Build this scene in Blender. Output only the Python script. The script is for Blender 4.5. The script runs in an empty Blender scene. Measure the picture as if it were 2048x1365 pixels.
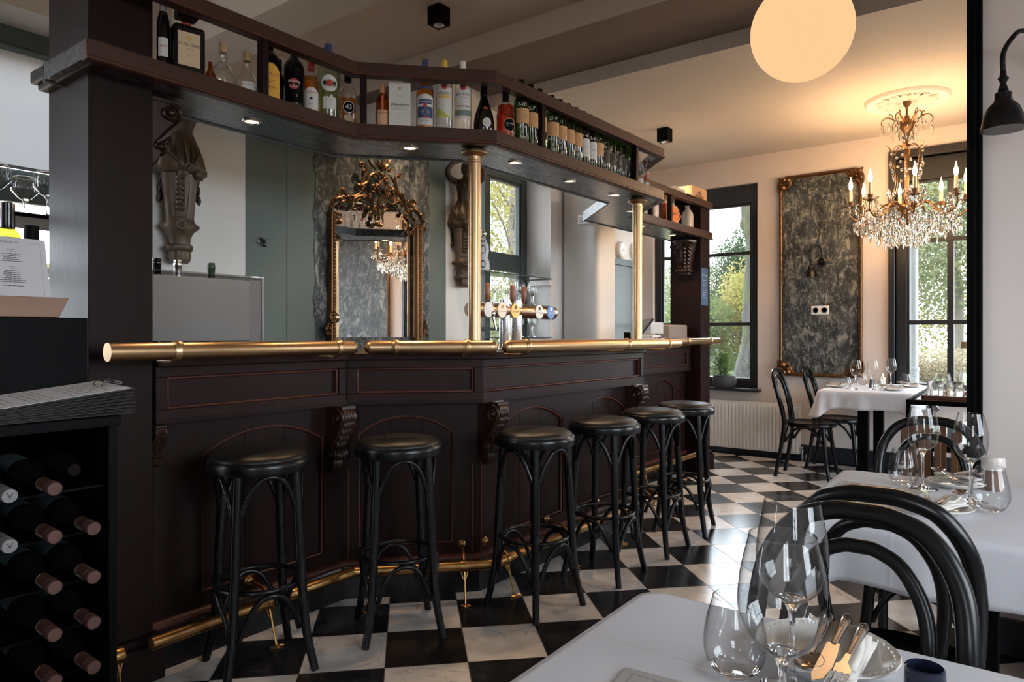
import bpy, math, random
from math import pi, sin, cos, tan, atan2, sqrt, radians
from mathutils import Vector as V, Matrix as M, Euler
SC = bpy.context.scene
COL = SC.collection
random.seed(7)
R_ = random.Random(11)

# ------------------------------------------------------------------ mesh helper
class MB:
    def __init__(s):
        s.v = []; s.f = []; s.m = []
    def add(s, vs, fs, mi=0, T=None):
        b = len(s.v)
        if T is not None:
            vs = [T @ V(p) for p in vs]
        s.v += [tuple(p) for p in vs]
        s.f += [tuple(b + i for i in f) for f in fs]
        s.m += [mi] * len(fs)
        return s
    def box(s, x0, x1, y0, y1, z0, z1, mi=0, T=None):
        vs = [(x0,y0,z0),(x1,y0,z0),(x1,y1,z0),(x0,y1,z0),(x0,y0,z1),(x1,y0,z1),(x1,y1,z1),(x0,y1,z1)]
        return s.add(vs, [(3,2,1,0),(4,5,6,7),(0,1,5,4),(1,2,6,5),(2,3,7,6),(3,0,4,7)], mi, T)
    def lathe(s, prof, n=24, T=None, mi=0, sx=1, sy=1, fn=None):
        vs = []; fs = []
        for (r, z) in prof:
            for i in range(n):
                a = 2*pi*i/n
                k = fn(a, z) if fn else 1
                vs.append((r*cos(a)*sx*k, r*sin(a)*sy*k, z))
        for j in range(len(prof)-1):
            for i in range(n):
                i2 = (i+1) % n
                fs.append((j*n+i, j*n+i2, (j+1)*n+i2, (j+1)*n+i))
        if prof[0][0] > 1e-5: fs.append(tuple(range(n-1, -1, -1)))
        if prof[-1][0] > 1e-5: fs.append(tuple((len(prof)-1)*n+i for i in range(n)))
        return s.add(vs, fs, mi, T)
    def lathe_open(s, prof, n=24, T=None, mi=0):
        vs = []; fs = []
        for (r, z) in prof:
            for i in range(n):
                a = 2*pi*i/n
                vs.append((r*cos(a), r*sin(a), z))
        for j in range(len(prof)-1):
            for i in range(n):
                i2 = (i+1) % n
                fs.append((j*n+i, j*n+i2, (j+1)*n+i2, (j+1)*n+i))
        return s.add(vs, fs, mi, T)
    def tube(s, pts, r, n=8, closed=False, mi=0, flat=1.0, T=None, up=None):
        pts = [V(p) for p in pts]; N = len(pts)
        rr = r if isinstance(r, (list, tuple)) else [r]*N
        vs = []; fs = []
        t0 = (pts[1]-pts[0]).normalized()
        nrm = V(up) if up is not None else (V((0,0,1)) if abs(t0.z) < .9 else V((1,0,0)))
        nrm = (nrm - t0*nrm.dot(t0)).normalized()
        for i, p in enumerate(pts):
            if closed: t = (pts[(i+1) % N]-pts[i-1])
            elif i == 0: t = pts[1]-pts[0]
            elif i == N-1: t = pts[-1]-pts[-2]
            else: t = pts[i+1]-pts[i-1]
            t = t.normalized() if t.length > 1e-9 else t0
            nrm = nrm - t*nrm.dot(t)
            nrm = nrm.normalized() if nrm.length > 1e-6 else t.orthogonal().normalized()
            b = t.cross(nrm)
            for k in range(n):
                a = 2*pi*k/n
                vs.append(p + nrm*(cos(a)*rr[i]*flat) + b*(sin(a)*rr[i]))
        for i in range(N if closed else N-1):
            i2 = (i+1) % N
            for k in range(n):
                k2 = (k+1) % n
                fs.append((i*n+k, i*n+k2, i2*n+k2, i2*n+k))
        if not closed:
            fs.append(tuple(range(n-1, -1, -1))); fs.append(tuple((N-1)*n+k for k in range(n)))
        return s.add(vs, fs, mi, T)
    def prism(s, poly, z0, z1, mi=0, T=None):
        n = len(poly)
        vs = [(x,y,z0) for x,y in poly] + [(x,y,z1) for x,y in poly]
        fs = [tuple(range(n-1,-1,-1)), tuple(range(n, 2*n))] + [(i,(i+1)%n,n+(i+1)%n,n+i) for i in range(n)]
        return s.add(vs, fs, mi, T)
    def ell(s, c, r, n=12, m=8, T=None, mi=0):
        if not isinstance(r, (tuple, list)): r = (r,r,r)
        pr = [(sin(pi*j/m), -cos(pi*j/m)) for j in range(m+1)]
        pr[0] = (0.0005,-1); pr[-1] = (0.0005,1)
        TT = M.Translation(V(c)) @ M.Diagonal((r[0], r[1], r[2], 1))
        if T is not None: TT = T @ TT
        return s.lathe(pr, n, TT, mi)
    def band(s, line, zs, offs, mi=0, closed_profile=True):
        """mitred moulding: profile given as (offset, z) pairs swept along a plan polyline"""
        prof = list(zip(offs, zs)); n = len(prof); vs = []; fs = []
        rows = [offset_line(line, o) for o, z in prof]
        L = len(line)
        for i in range(L):
            for j in range(n):
                vs.append((rows[j][i][0], rows[j][i][1], prof[j][1]))
        for i in range(L-1):
            for j in range(n if closed_profile else n-1):
                j2 = (j+1) % n
                fs.append((i*n+j, i*n+j2, (i+1)*n+j2, (i+1)*n+j))
        if closed_profile:
            fs.append(tuple(range(n-1,-1,-1))); fs.append(tuple((L-1)*n+j for j in range(n)))
        return s.add(vs, fs, mi)
    def build(s, name, mat, parent=None, smooth=True, ang=38, bevel=0, bseg=2, sub=0, local=False, flip=False):
        me = bpy.data.meshes.new(name)
        vs = s.v
        if parent is not None and not local:
            inv = parent_world(parent).inverted()
            vs = [tuple(inv @ V(p)) for p in vs]
        me.from_pydata(vs, [], s.f); me.validate(); me.update()
        mats = mat if isinstance(mat, (list, tuple)) else [mat]
        for q in mats: me.materials.append(q)
        if len(mats) > 1 and len(me.polygons) == len(s.m):
            me.polygons.foreach_set('material_index', s.m)
        fix_normals(me)
        if smooth:
            me.polygons.foreach_set('use_smooth', [True]*len(me.polygons))
            me.set_sharp_from_angle(angle=radians(ang))
        o = bpy.data.objects.new(name, me); COL.objects.link(o)
        if parent is not None: o.parent = parent
        if bevel:
            b = o.modifiers.new('b', 'BEVEL'); b.width = bevel; b.segments = bseg; b.limit_method = 'ANGLE'; b.angle_limit = radians(40); b.harden_normals = False
        if sub:
            q = o.modifiers.new('s', 'SUBSURF'); q.levels = sub; q.render_levels = sub
        return o

def fix_normals(me):
    import bmesh
    bm = bmesh.new(); bm.from_mesh(me)
    bmesh.ops.recalc_face_normals(bm, faces=bm.faces)
    bm.to_mesh(me); bm.free()

def parent_world(o):
    m = M.LocRotScale(o.location, o.rotation_euler, o.scale)
    while o.parent is not None:
        o = o.parent
        m = M.LocRotScale(o.location, o.rotation_euler, o.scale) @ m
    return m

def offset_line(line, o):
    """positive offset = to the right-hand side of travel"""
    out = []; n = len(line)
    ds = [(V(line[i+1])-V(line[i])).normalized() for i in range(n-1)]
    for i in range(n):
        a = ds[max(0, i-1)]; b = ds[min(n-2, i)]
        na = V((a.y, -a.x)); nb = V((b.y, -b.x))
        m = (na+nb).normalized(); k = m.dot(na)
        p = V(line[i]) + m*(o/k)
        out.append((p.x, p.y))
    return out

def tag(o, label=None, cat=None, group=None, kind=None):
    if label: o['label'] = label
    if cat: o['category'] = cat
    if group: o['group'] = group
    if kind: o['kind'] = kind
    return o
def thing(name, label, cat, loc=(0,0,0), rz=0, group=None):
    o = bpy.data.objects.new(name, None); COL.objects.link(o)
    o.empty_display_size = .05
    o.location = loc; o.rotation_euler = (0,0,rz)
    return tag(o, label, cat, group)
CH = {}
def dup(root, loc, rz=0, label=None, group=None, parent=None, scale=None):
    def cp(o, par):
        c = o.copy(); COL.objects.link(c); c.parent = par
        for ch in [x for x in KIDS(o)]: cp(ch, c)
        return c
    c = cp(root, parent)
    c.location = loc; c.rotation_euler = (0,0,rz)
    if scale: c.scale = scale
    if label: c['label'] = label
    if group: c['group'] = group
    return c
def KIDS(o): return list(o.children)
def struct(mb, name, mat, **k):
    o = mb.build(name, mat, **k); o['kind'] = 'structure'; return o

# ------------------------------------------------------------------ materials
MT = {}
class NT:
    def __init__(s, name):
        s.m = bpy.data.materials.new(name); s.m.use_nodes = True
        s.t = s.m.node_tree; s.t.nodes.clear()
        s.out = s.n('ShaderNodeOutputMaterial')
    def n(s, typ, **k):
        x = s.t.nodes.new(typ)
        for a, b in k.items(): setattr(x, a, b)
        return x
    def l(s, a, b): s.t.links.new(a, b)
    def val(s, sock, v):
        if isinstance(v, bpy.types.NodeSocket): s.l(v, sock)
        else: sock.default_value = v
    def math(s, op, a, b=0, c=None, clamp=False):
        x = s.n('ShaderNodeMath', operation=op, use_clamp=clamp)
        s.val(x.inputs[0], a); s.val(x.inputs[1], b)
        if c is not None: s.val(x.inputs[2], c)
        return x.outputs[0]
    def mix(s, f, a, b):
        x = s.n('ShaderNodeMix', data_type='RGBA'); s.val(x.inputs[0], f)
        s.val(x.inputs[6], a if isinstance(a, bpy.types.NodeSocket) else (*a[:3],1)); s.val(x.inputs[7], b if isinstance(b, bpy.types.NodeSocket) else (*b[:3],1))
        return x.outputs[2]
    def obj(s, scale=(1,1,1), rot=(0,0,0), loc=(0,0,0)):
        c = s.n('ShaderNodeTexCoord'); mp = s.n('ShaderNodeMapping')
        mp.inputs['Scale'].default_value = scale; mp.inputs['Rotation'].default_value = rot; mp.inputs['Location'].default_value = loc
        s.l(c.outputs['Object'], mp.inputs[0]); return mp.outputs[0]
    def noise(s, vec, scale, detail=3, rough=.5, dist=0):
        x = s.n('ShaderNodeTexNoise'); s.l(vec, x.inputs['Vector'])
        x.inputs['Scale'].default_value = scale; x.inputs['Detail'].default_value = detail; x.inputs['Roughness'].default_value = rough; x.inputs['Distortion'].default_value = dist
        return x.outputs['Fac']
    def ramp(s, fac, stops):
        x = s.n('ShaderNodeValToRGB'); s.l(fac, x.inputs[0])
        e = x.color_ramp.elements
        while len(e) < len(stops): e.new(.5)
        for q, (p, c) in zip(e, stops): q.position = p; q.color = (*c[:3], 1) if not isinstance(c, (int,float)) else (c,c,c,1)
        return x.outputs[0]
    def bsdf(s, col=(.5,.5,.5), rough=.5, metal=0, bump=None, bstr=.2, bdist=.002, **k):
        p = s.n('ShaderNodeBsdfPrincipled')
        s.val(p.inputs['Base Color'], col if isinstance(col, bpy.types.NodeSocket) else (*col[:3],1))
        s.val(p.inputs['Roughness'], rough); s.val(p.inputs['Metallic'], metal)
        for a, b in k.items():
            nm = a.replace('_', ' ')
            for q in p.inputs:
                if q.name.lower() == nm.lower(): s.val(q, b); break
        if bump is not None:
            b = s.n('ShaderNodeBump'); b.inputs['Strength'].default_value = bstr; b.inputs['Distance'].default_value = bdist
            s.l(bump, b.inputs['Height']); s.l(b.outputs[0], p.inputs['Normal'])
        s.p = p
        s.l(p.outputs[0], s.out.inputs[0]); return p

def plain(name, col, rough=.5, metal=0, var=.12, scale=14, bstr=0, **k):
    if name in MT: return MT[name]
    t = NT(name); v = t.obj()
    nz = t.noise(v, scale, 3)
    c = t.mix(nz, tuple(x*(1-var) for x in col), tuple(min(1, x*(1+var)) for x in col))
    r = t.math('MULTIPLY_ADD', nz, .12, rough-.06) if rough > .06 else rough
    t.bsdf(c, r, metal, bump=nz if bstr else None, bstr=bstr, **k)
    MT[name] = t.m; return t.m
def wood(name, c1, c2, rough=.4, axis=2, scale=1.0, bstr=.12, **k):
    if name in MT: return MT[name]
    t = NT(name)
    sc = [26*scale]*3; sc[axis] = 1.6*scale
    v = t.obj(tuple(sc)); nz = t.noise(v, 1.6, 5, .6, .6)
    fine = t.noise(t.obj(tuple(x*4 for x in sc)), 1.5, 3, .6)
    c = t.mix(t.math('MULTIPLY', nz, 1.0), c1, c2)
    t.bsdf(c, t.math('MULTIPLY_ADD', fine, .15, rough-.07), 0, bump=fine, bstr=bstr, bdist=.0015, **k)
    MT[name] = t.m; return t.m
def glass(name, col=(1,1,1), ior=1.45, rough=0):
    if name in MT: return MT[name]
    t = NT(name); g = t.n('ShaderNodeBsdfGlass'); g.inputs['Color'].default_value = (*col,1); g.inputs['IOR'].default_value = ior; g.inputs['Roughness'].default_value = rough
    t.l(g.outputs[0], t.out.inputs[0]); MT[name] = t.m; return t.m
def thin(name, tint=(.95,.97,.96), edge=.55, refl=1.0):
    """thin-walled clear glass: sees through straight on, mirrors at glancing angles"""
    if name in MT: return MT[name]
    t = NT(name); tr = t.n('ShaderNodeBsdfTransparent')
    gl = t.n('ShaderNodeBsdfGlossy'); gl.inputs['Roughness'].default_value = .02; gl.inputs['Color'].default_value = (refl,refl,refl,1)
    lw = t.n('ShaderNodeLayerWeight'); lw.inputs['Blend'].default_value = .5
    fr = t.math('MULTIPLY_ADD', t.math('POWER', lw.outputs['Facing'], 5.0), .93, .045)
    c = t.mix(t.math('POWER', lw.outputs['Facing'], 2.6), tint, tuple(x*edge for x in tint))
    t.l(c, tr.inputs[0])
    mx = t.n('ShaderNodeMixShader'); t.l(fr, mx.inputs[0]); t.l(tr.outputs[0], mx.inputs[1]); t.l(gl.outputs[0], mx.inputs[2])
    t.l(mx.outputs[0], t.out.inputs[0]); MT[name] = t.m; return t.m
def emit(name, col, strength):
    if name in MT: return MT[name]
    t = NT(name); e = t.n('ShaderNodeEmission'); e.inputs[0].default_value = (*col,1); e.inputs[1].default_value = strength
    t.l(e.outputs[0], t.out.inputs[0]); MT[name] = t.m; return t.m

W_DARK = wood('dark_wood', (.0078,.0034,.0031), (.0195,.0084,.0076), .42, 2, specular_ior_level=.12)
W_DARKH = wood('dark_wood_along', (.0120,.0053,.0049), (.027,.0118,.0107), .42, 1, specular_ior_level=.12)
W_SHELF = wood('shelf_wood', (.034,.0142,.0095), (.066,.028,.018), .42, 1, specular_ior_level=.25)
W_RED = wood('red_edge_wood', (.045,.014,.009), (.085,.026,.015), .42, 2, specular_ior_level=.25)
M_CARVE = plain('carved_wood', (.026,.010,.0055), .36, 0, .5, 30)
M_SOFFIT = wood('soffit_wood', (.016,.0135,.014), (.036,.031,.033), .27, 1, .8, specular_ior_level=1.0)
M_BRASS = plain('brass', (.50,.33,.18), .33, 1.0, .08, 5)
M_BRASSD = plain('worn_brass', (.42,.24,.09), .30, 1.0, .25, 14)
M_GILT = plain('gilt', (.16,.08,.032), .36, .85, .6, 40)
M_GILTD = plain('dark_gilt', (.15,.075,.026), .4, .8, .6, 50)
M_BLACK = plain('black_lacquer', (.0035,.0037,.0045), .28, 0, .1, 8, specular_ior_level=.32)
M_BLACKM = plain('black_matt', (.0018,.0018,.0021), .55, 0, .1, 8, specular_ior_level=.07)
M_LEATHER = plain('black_leather', (.005,.0045,.0044), .42, 0, .25, 60, .2, specular_ior_level=.35)
M_DARKP = plain('plain_dark_wood', (.012,.0055,.005), .42, 0, .15, 8, specular_ior_level=.15)
M_WALL = plain('cream_plaster', (.66,.585,.545), .85, 0, .03, 3)
M_WALLW = plain('white_plaster', (.70,.68,.66), .85, 0, .03, 3)
M_GREEN = plain('green_grey_paint', (.115,.145,.13), .7, 0, .22, 1.6)
M_FRAMEG = plain('dark_green_frame', (.045,.062,.056), .45, 0, .1, 6)
M_FRAMEK = plain('black_frame', (.012,.0135,.016), .42, 0, .1, 6)
M_TAUPE = plain('taupe_ceiling_shade', (.52,.41,.33), .85, 0, .04, 2)  # ceiling of the dim middle bay, its shade put into the colour
M_GREY = plain('grey_ceiling_shade', (.52,.46,.41), .85, 0, .04, 2)  # step faces and beam underside, shade put into the ceiling colour
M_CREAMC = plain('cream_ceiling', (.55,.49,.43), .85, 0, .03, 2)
M_WHITE = plain('white_enamel', (.78,.78,.77), .35, 0, .02, 5)
M_STEEL = plain('brushed_steel', (.55,.55,.55), .28, 1, .08, 20)
M_CHROME = plain('chrome', (.75,.74,.72), .10, 1, .03, 10)
M_PAPER = plain('white_paper', (.72,.72,.74), .8, 0, .03, 9)
M_INK = plain('black_ink', (.02,.02,.022), .7, 0, .02, 9)
M_GINK = plain('grey_ink', (.16,.16,.17), .7, 0, .02, 9)
M_CLOTH = plain('white_linen', (.66,.65,.68), .9, 0, .02, 300, .05)
M_CHINA = plain('cream_china', (.72,.69,.64), .18, 0, .02, 9)
M_WGLASS = thin('clear_window_glass', (.97,.98,.98), .9)
M_THIN = thin('thin_glass', (.965,.975,.975), .42)
M_WINE = thin('stemware_glass', (.97,.98,.98), .10)
M_GLASS = glass('crystal_glass', (1,1,1), 1.47)
M_CRYST = glass('cut_crystal', (1,.985,.96), 1.5)

def marble_mat():
    t = NT('dark_marbled_paper')
    v = t.obj((1,1,.55))
    warp = t.n('ShaderNodeTexNoise'); t.l(v, warp.inputs['Vector']); warp.inputs['Scale'].default_value = 6; warp.inputs['Detail'].default_value = 4
    va = t.n('ShaderNodeVectorMath', operation='MULTIPLY_ADD'); t.l(warp.outputs['Color'], va.inputs[0]); va.inputs[1].default_value = (.16,.16,.16); t.l(v, va.inputs[2])
    big = t.noise(va.outputs[0], 7, 4, .6, .5); fine = t.noise(va.outputs[0], 34, 7, .75, 1.2); mid = t.noise(va.outputs[0], 17, 6, .72, .9)
    base = t.ramp(big, [(.38,(.008,.010,.012)), (.52,(.035,.042,.044)), (.62,(.075,.082,.078))])
    f1 = t.ramp(mid, [(.52,0), (.60,1)]); f2 = t.ramp(fine, [(.54,0), (.62,1)]); dk = t.ramp(fine, [(.36,1), (.44,0)])
    c = t.mix(t.math('MULTIPLY', f1, .8), base, t.ramp(big, [(.40,(.16,.17,.16)), (.6,(.33,.315,.27))]))
    c = t.mix(t.math('MULTIPLY', f2, .65), c, (.36,.355,.31)); c = t.mix(t.math('MULTIPLY', dk, .85), c, (.006,.008,.010))
    t.bsdf(c, .6, 0); return t.m
M_MARBLE = marble_mat()

def floor_mat(ox, oy, tile):
    t = NT('checker_marble_tiles')
    c = t.n('ShaderNodeTexCoord'); sx = t.n('ShaderNodeSeparateXYZ'); t.l(c.outputs['Object'], sx.inputs[0])
    X, Y = sx.outputs[0], sx.outputs[1]
    dx = t.math('SUBTRACT', X, ox); dy = t.math('SUBTRACT', Y, oy); q = sqrt(.5)/tile
    u = t.math('MULTIPLY', t.math('ADD', dx, dy), q); w = t.math('MULTIPLY', t.math('SUBTRACT', dy, dx), q)
    fu = t.math('FLOOR', u); fw = t.math('FLOOR', w)
    par = t.math('FLOORED_MODULO', t.math('ADD', fu, fw), 2)
    def edge(a, f):
        r = t.math('SUBTRACT', a, f); return t.math('MINIMUM', r, t.math('SUBTRACT', 1, r))
    e = t.math('MINIMUM', edge(u, fu), edge(w, fw))
    grout = t.math('LESS_THAN', e, .0055)
    cb = t.n('ShaderNodeCombineXYZ'); t.l(fu, cb.inputs[0]); t.l(fw, cb.inputs[1])
    wn = t.n('ShaderNodeTexWhiteNoise'); wn.noise_dimensions = '3D'; t.l(cb.outputs[0], wn.inputs['Vector'])
    sh = t.n('ShaderNodeVectorMath', operation='MULTIPLY_ADD'); t.l(wn.outputs['Color'], sh.inputs[0]); sh.inputs[1].default_value = (30,30,30); t.l(c.outputs['Object'], sh.inputs[2])
    n1 = t.noise(sh.outputs[0], 3.2, 7, .62, 1.3)
    ridge = t.math('ABSOLUTE', t.math('SUBTRACT', n1, .5))
    vein = t.math('SUBTRACT', 1, t.math('MULTIPLY', ridge, 60, clamp=True), clamp=True)
    cloud = t.noise(sh.outputs[0], 7, 5, .6, .4)
    n3 = t.noise(sh.outputs[0], 2.0, 4, .5, .5)
    wc = t.ramp(cloud, [(.3,(.50,.465,.43)), (.55,(.64,.60,.56)), (.8,(.70,.665,.63))])
    vf = t.math('MULTIPLY', t.math('MULTIPLY', vein, t.math('GREATER_THAN', n3, .5)), .55)
    wc = t.mix(vf, wc, (.22,.20,.19))
    tint = t.math('MULTIPLY_ADD', wn.outputs['Value'], .16, .90)
    hs = t.n('ShaderNodeHueSaturation'); t.l(wc, hs.inputs['Color']); t.l(tint, hs.inputs['Value'])
    kc = t.ramp(cloud, [(.35,(.006,.0065,.008)), (.62,(.013,.014,.017)), (.8,(.03,.031,.034))])
    kc = t.mix(t.math('MULTIPLY', vf, .18), kc, (.25,.24,.23))
    col = t.mix(par, kc, hs.outputs[0])
    # straight dark border along the window wall
    bd = t.math('GREATER_THAN', Y, 6.86)
    col = t.mix(bd, col, (.010,.011,.013))
    col = t.mix(grout, col, (.045,.033,.024))
    rg = t.math('MULTIPLY_ADD', cloud, .10, .17)
    rg = t.math('MAXIMUM', rg, t.math('MULTIPLY', grout, .7))
    t.bsdf(col, rg, 0, bump=t.math('ADD', t.math('MULTIPLY', grout, -1), t.math('MULTIPLY', cloud, .12)), bstr=.25, bdist=.0015, specular_ior_level=.55)
    return t.m

# ------------------------------------------------------------------ text
TXT = {}
def text_mesh(body, size=1.0, ext=0.0, align='CENTER', shear=0.0, space=1.0, off=0.0):
    k = (body, ext, align, shear, space, off)
    if k not in TXT:
        cu = bpy.data.curves.new('t', 'FONT'); cu.body = body; cu.size = 1; cu.extrude = ext; cu.align_x = align; cu.align_y = 'CENTER'; cu.shear = shear; cu.space_character = space; cu.offset = off; cu.resolution_u = 2
        ob = bpy.data.objects.new('t', cu); COL.objects.link(ob)
        dg = bpy.context.evaluated_depsgraph_get(); dg.update()
        me = ob.evaluated_get(dg).to_mesh()
        TXT[k] = ([tuple(v.co) for v in me.vertices], [tuple(p.vertices) for p in me.polygons])
        ob.evaluated_get(dg).to_mesh_clear(); bpy.data.objects.remove(ob); bpy.data.curves.remove(cu)
    vs, fs = TXT[k]
    return [(x*size, y*size, z) for x,y,z in vs], fs
def flat_text(mb, body, size, T, **k):
    vs, fs = text_mesh(body, size, **k); mb.add(vs, fs, 0, T)
def wrap_text(mb, body, size, r, zc, ang=0, sx=1, **k):
    vs, fs = text_mesh(body, size, **k)
    mb.add([(r*cos(ang+x*sx/r), r*sin(ang+x*sx/r), zc+y) for x,y,z in vs], fs)

# ------------------------------------------------------------------ camera
cam = bpy.data.cameras.new('camera'); co = bpy.data.objects.new('camera', cam); COL.objects.link(co)
co.location = (0,0,1.2); co.rotation_euler = (pi/2, 0, radians(36.5))
cam.sensor_width = 36; cam.lens = 36*1375/2048; cam.shift_y = -12.5/2048; cam.clip_start = .02; cam.clip_end = 300
SC.camera = co
SC.view_settings.view_transform = 'Standard'; SC.view_settings.look = 'None'; SC.view_settings.gamma = 1; SC.view_settings.use_curve_mapping = False
SC.view_settings.exposure = 1.95
cy = SC.cycles
cy.use_denoising = True; cy.max_bounces = 10; cy.diffuse_bounces = 4; cy.glossy_bounces = 5; cy.transmission_bounces = 10; cy.transparent_max_bounces = 24
cy.sample_clamp_indirect = 6; cy.caustics_reflective = False; cy.blur_glossy = .5
# ================================================================== the room
X0, Y1, XR, YN = -3.4, 7.0, 2.4, -2.4
XD = -4.4      # deeper outer wall beyond the bar-back screen
YR = 3.85      # where the outer wall returns to X0      # bar-back wall, window wall, right wall, wall behind the camera
ZC1, ZC2, ZC3 = 3.54, 3.26, 3.0
b = MB(); b.add([(XD-.4,YN-.2,0),(XR+.2,YN-.2,0),(XR+.2,Y1+.2,0),(XD-.4,Y1+.2,0)], [(0,1,2,3)])
struct(b, 'floor', floor_mat(-1.839, 1.716, .2995), smooth=False)

def wall_cells(mb, plane, t0, t1, u0, u1, z0, z1, holes):
    us = sorted({u0, u1, *[h[0] for h in holes], *[h[1] for h in holes]}); zs = sorted({z0, z1, *[h[2] for h in holes], *[h[3] for h in holes]})
    for i in range(len(us)-1):
        for j in range(len(zs)-1):
            cu, cz = (us[i]+us[i+1])/2, (zs[j]+zs[j+1])/2
            if any(h[0] < cu < h[1] and h[2] < cz < h[3] for h in holes): continue
            if plane == 'X': mb.box(t0, t1, us[i], us[i+1], zs[j], zs[j+1])
            else: mb.box(us[i], us[i+1], t0, t1, zs[j], zs[j+1])

W1 = (-3.25, -2.12, .66, 2.73); W2 = (-.906, .30, .66, 2.77)
W3 = (4.12, 5.18, .95, 2.66); W4 = (.15, 1.95, .95, 2.99)
WR = (.2, 2.4, .9, 2.7); WN = (.8, 2.1, 1.0, 2.6); W8 = (-1.9, -.35, .95, 2.99); WR2 = (4.0, 6.5, .66, 2.77)  # all out of view, sized and placed for the daylight they let in
b = MB(); wall_cells(b, 'Y', Y1, Y1+.3, X0-.4, XR+.3, -.05, 3.3, [W1, W2]); struct(b, 'wall_far', M_WALL, smooth=False)
b = MB(); wall_cells(b, 'X', X0-.4, X0, YR, Y1, -.05, 3.8, [W3]); b.box(XD-.4, X0-.4, YR, YR+.2, -.05, 3.8); struct(b, 'wall_left', M_WALLW, smooth=False)
b = MB(); wall_cells(b, 'X', XD-.4, XD, YN-.3, YR, -.05, 3.8, [W4, W8]); struct(b, 'wall_outer', plain('shaded_plaster', (.42,.37,.33), .85, 0, .03, 3), smooth=False)  # darker than the other walls: shade behind the bar screen put into the colour
b = MB(); b.box(X0-.12, X0, 1.50, YR, 0, 2.5); struct(b, 'wall_bar_back', M_WALLW, smooth=False)
b = MB(); wall_cells(b, 'X', XR, XR+.3, YN-.3, Y1+.3, -.05, 3.8, [WR, WR2]); struct(b, 'wall_right', M_WALL, smooth=False)
b = MB(); wall_cells(b, 'Y', YN-.3, YN, X0-.4, XR+.3, -.05, 3.8, [WN]); struct(b, 'wall_near', M_WALL, smooth=False)
# partition on the right with its black casing, and the pilaster behind the bar
b = MB(); b.box(-.117, XR, 3.2, 3.34, 0, 3.6); struct(b, 'wall_partition', M_WALL, smooth=False)
b = MB(); b.box(-.168, -.117, 3.175, 3.36, 0, 3.5); b.box(-.150, -.136, 3.168, 3.176, 0, 3.5); b.box(-.128, -.117, 3.166, 3.176, 0, 3.5)
b.build('trim_1', M_BLACKM, bevel=.003)['kind'] = 'structure'
b = MB(); b.box(X0, -3.02, 5.36, 5.72, 0, 2.998); struct(b, 'wall_pilaster', M_WALLW, bevel=.05, bseg=5)
# ceiling: near field, a dropped beam, the middle bay, a step and the lit far field
XA, XB_ = XD-.4, XR+.3
def hz(b, y0, y1, z, m): b.add([(XA,y0,z),(XB_,y0,z),(XB_,y1,z),(XA,y1,z)], [(0,1,2,3)], m)
def vt(b, y, z0, z1, m): b.add([(XA,y,z0),(XB_,y,z0),(XB_,y,z1),(XA,y,z1)], [(0,1,2,3)], m)
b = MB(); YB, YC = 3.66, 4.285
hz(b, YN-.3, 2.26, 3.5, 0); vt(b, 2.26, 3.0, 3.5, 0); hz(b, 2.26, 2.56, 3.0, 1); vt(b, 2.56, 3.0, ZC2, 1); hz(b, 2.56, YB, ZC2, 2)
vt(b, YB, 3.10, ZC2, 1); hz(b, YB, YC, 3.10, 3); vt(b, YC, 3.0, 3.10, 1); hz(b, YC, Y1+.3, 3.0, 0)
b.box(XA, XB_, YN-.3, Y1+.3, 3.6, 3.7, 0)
struct(b, 'ceiling', [M_CREAMC, M_GREY, M_TAUPE, plain('umber_ceiling_shade', (.17,.12,.095), .85, 0, .04, 2)], smooth=False)  # one ceiling in lit and shaded tones; umber is the shade under the step
# baseboards
M_BASE = plain('blue_black_skirting', (.013,.016,.024), .45, 0, .1, 5)
b = MB(); b.box(X0, XR, 6.97, 7.0, 0, .13); b.box(X0, XR, 6.972, 6.999, .13, .142); b.build('baseboard_far', M_BASE, bevel=.002)['kind'] = 'structure'
b = MB(); b.box(-.117, XR, 3.17, 3.2, 0, .13); b.build('baseboard_partition', M_BASE)['kind'] = 'structure'

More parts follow.
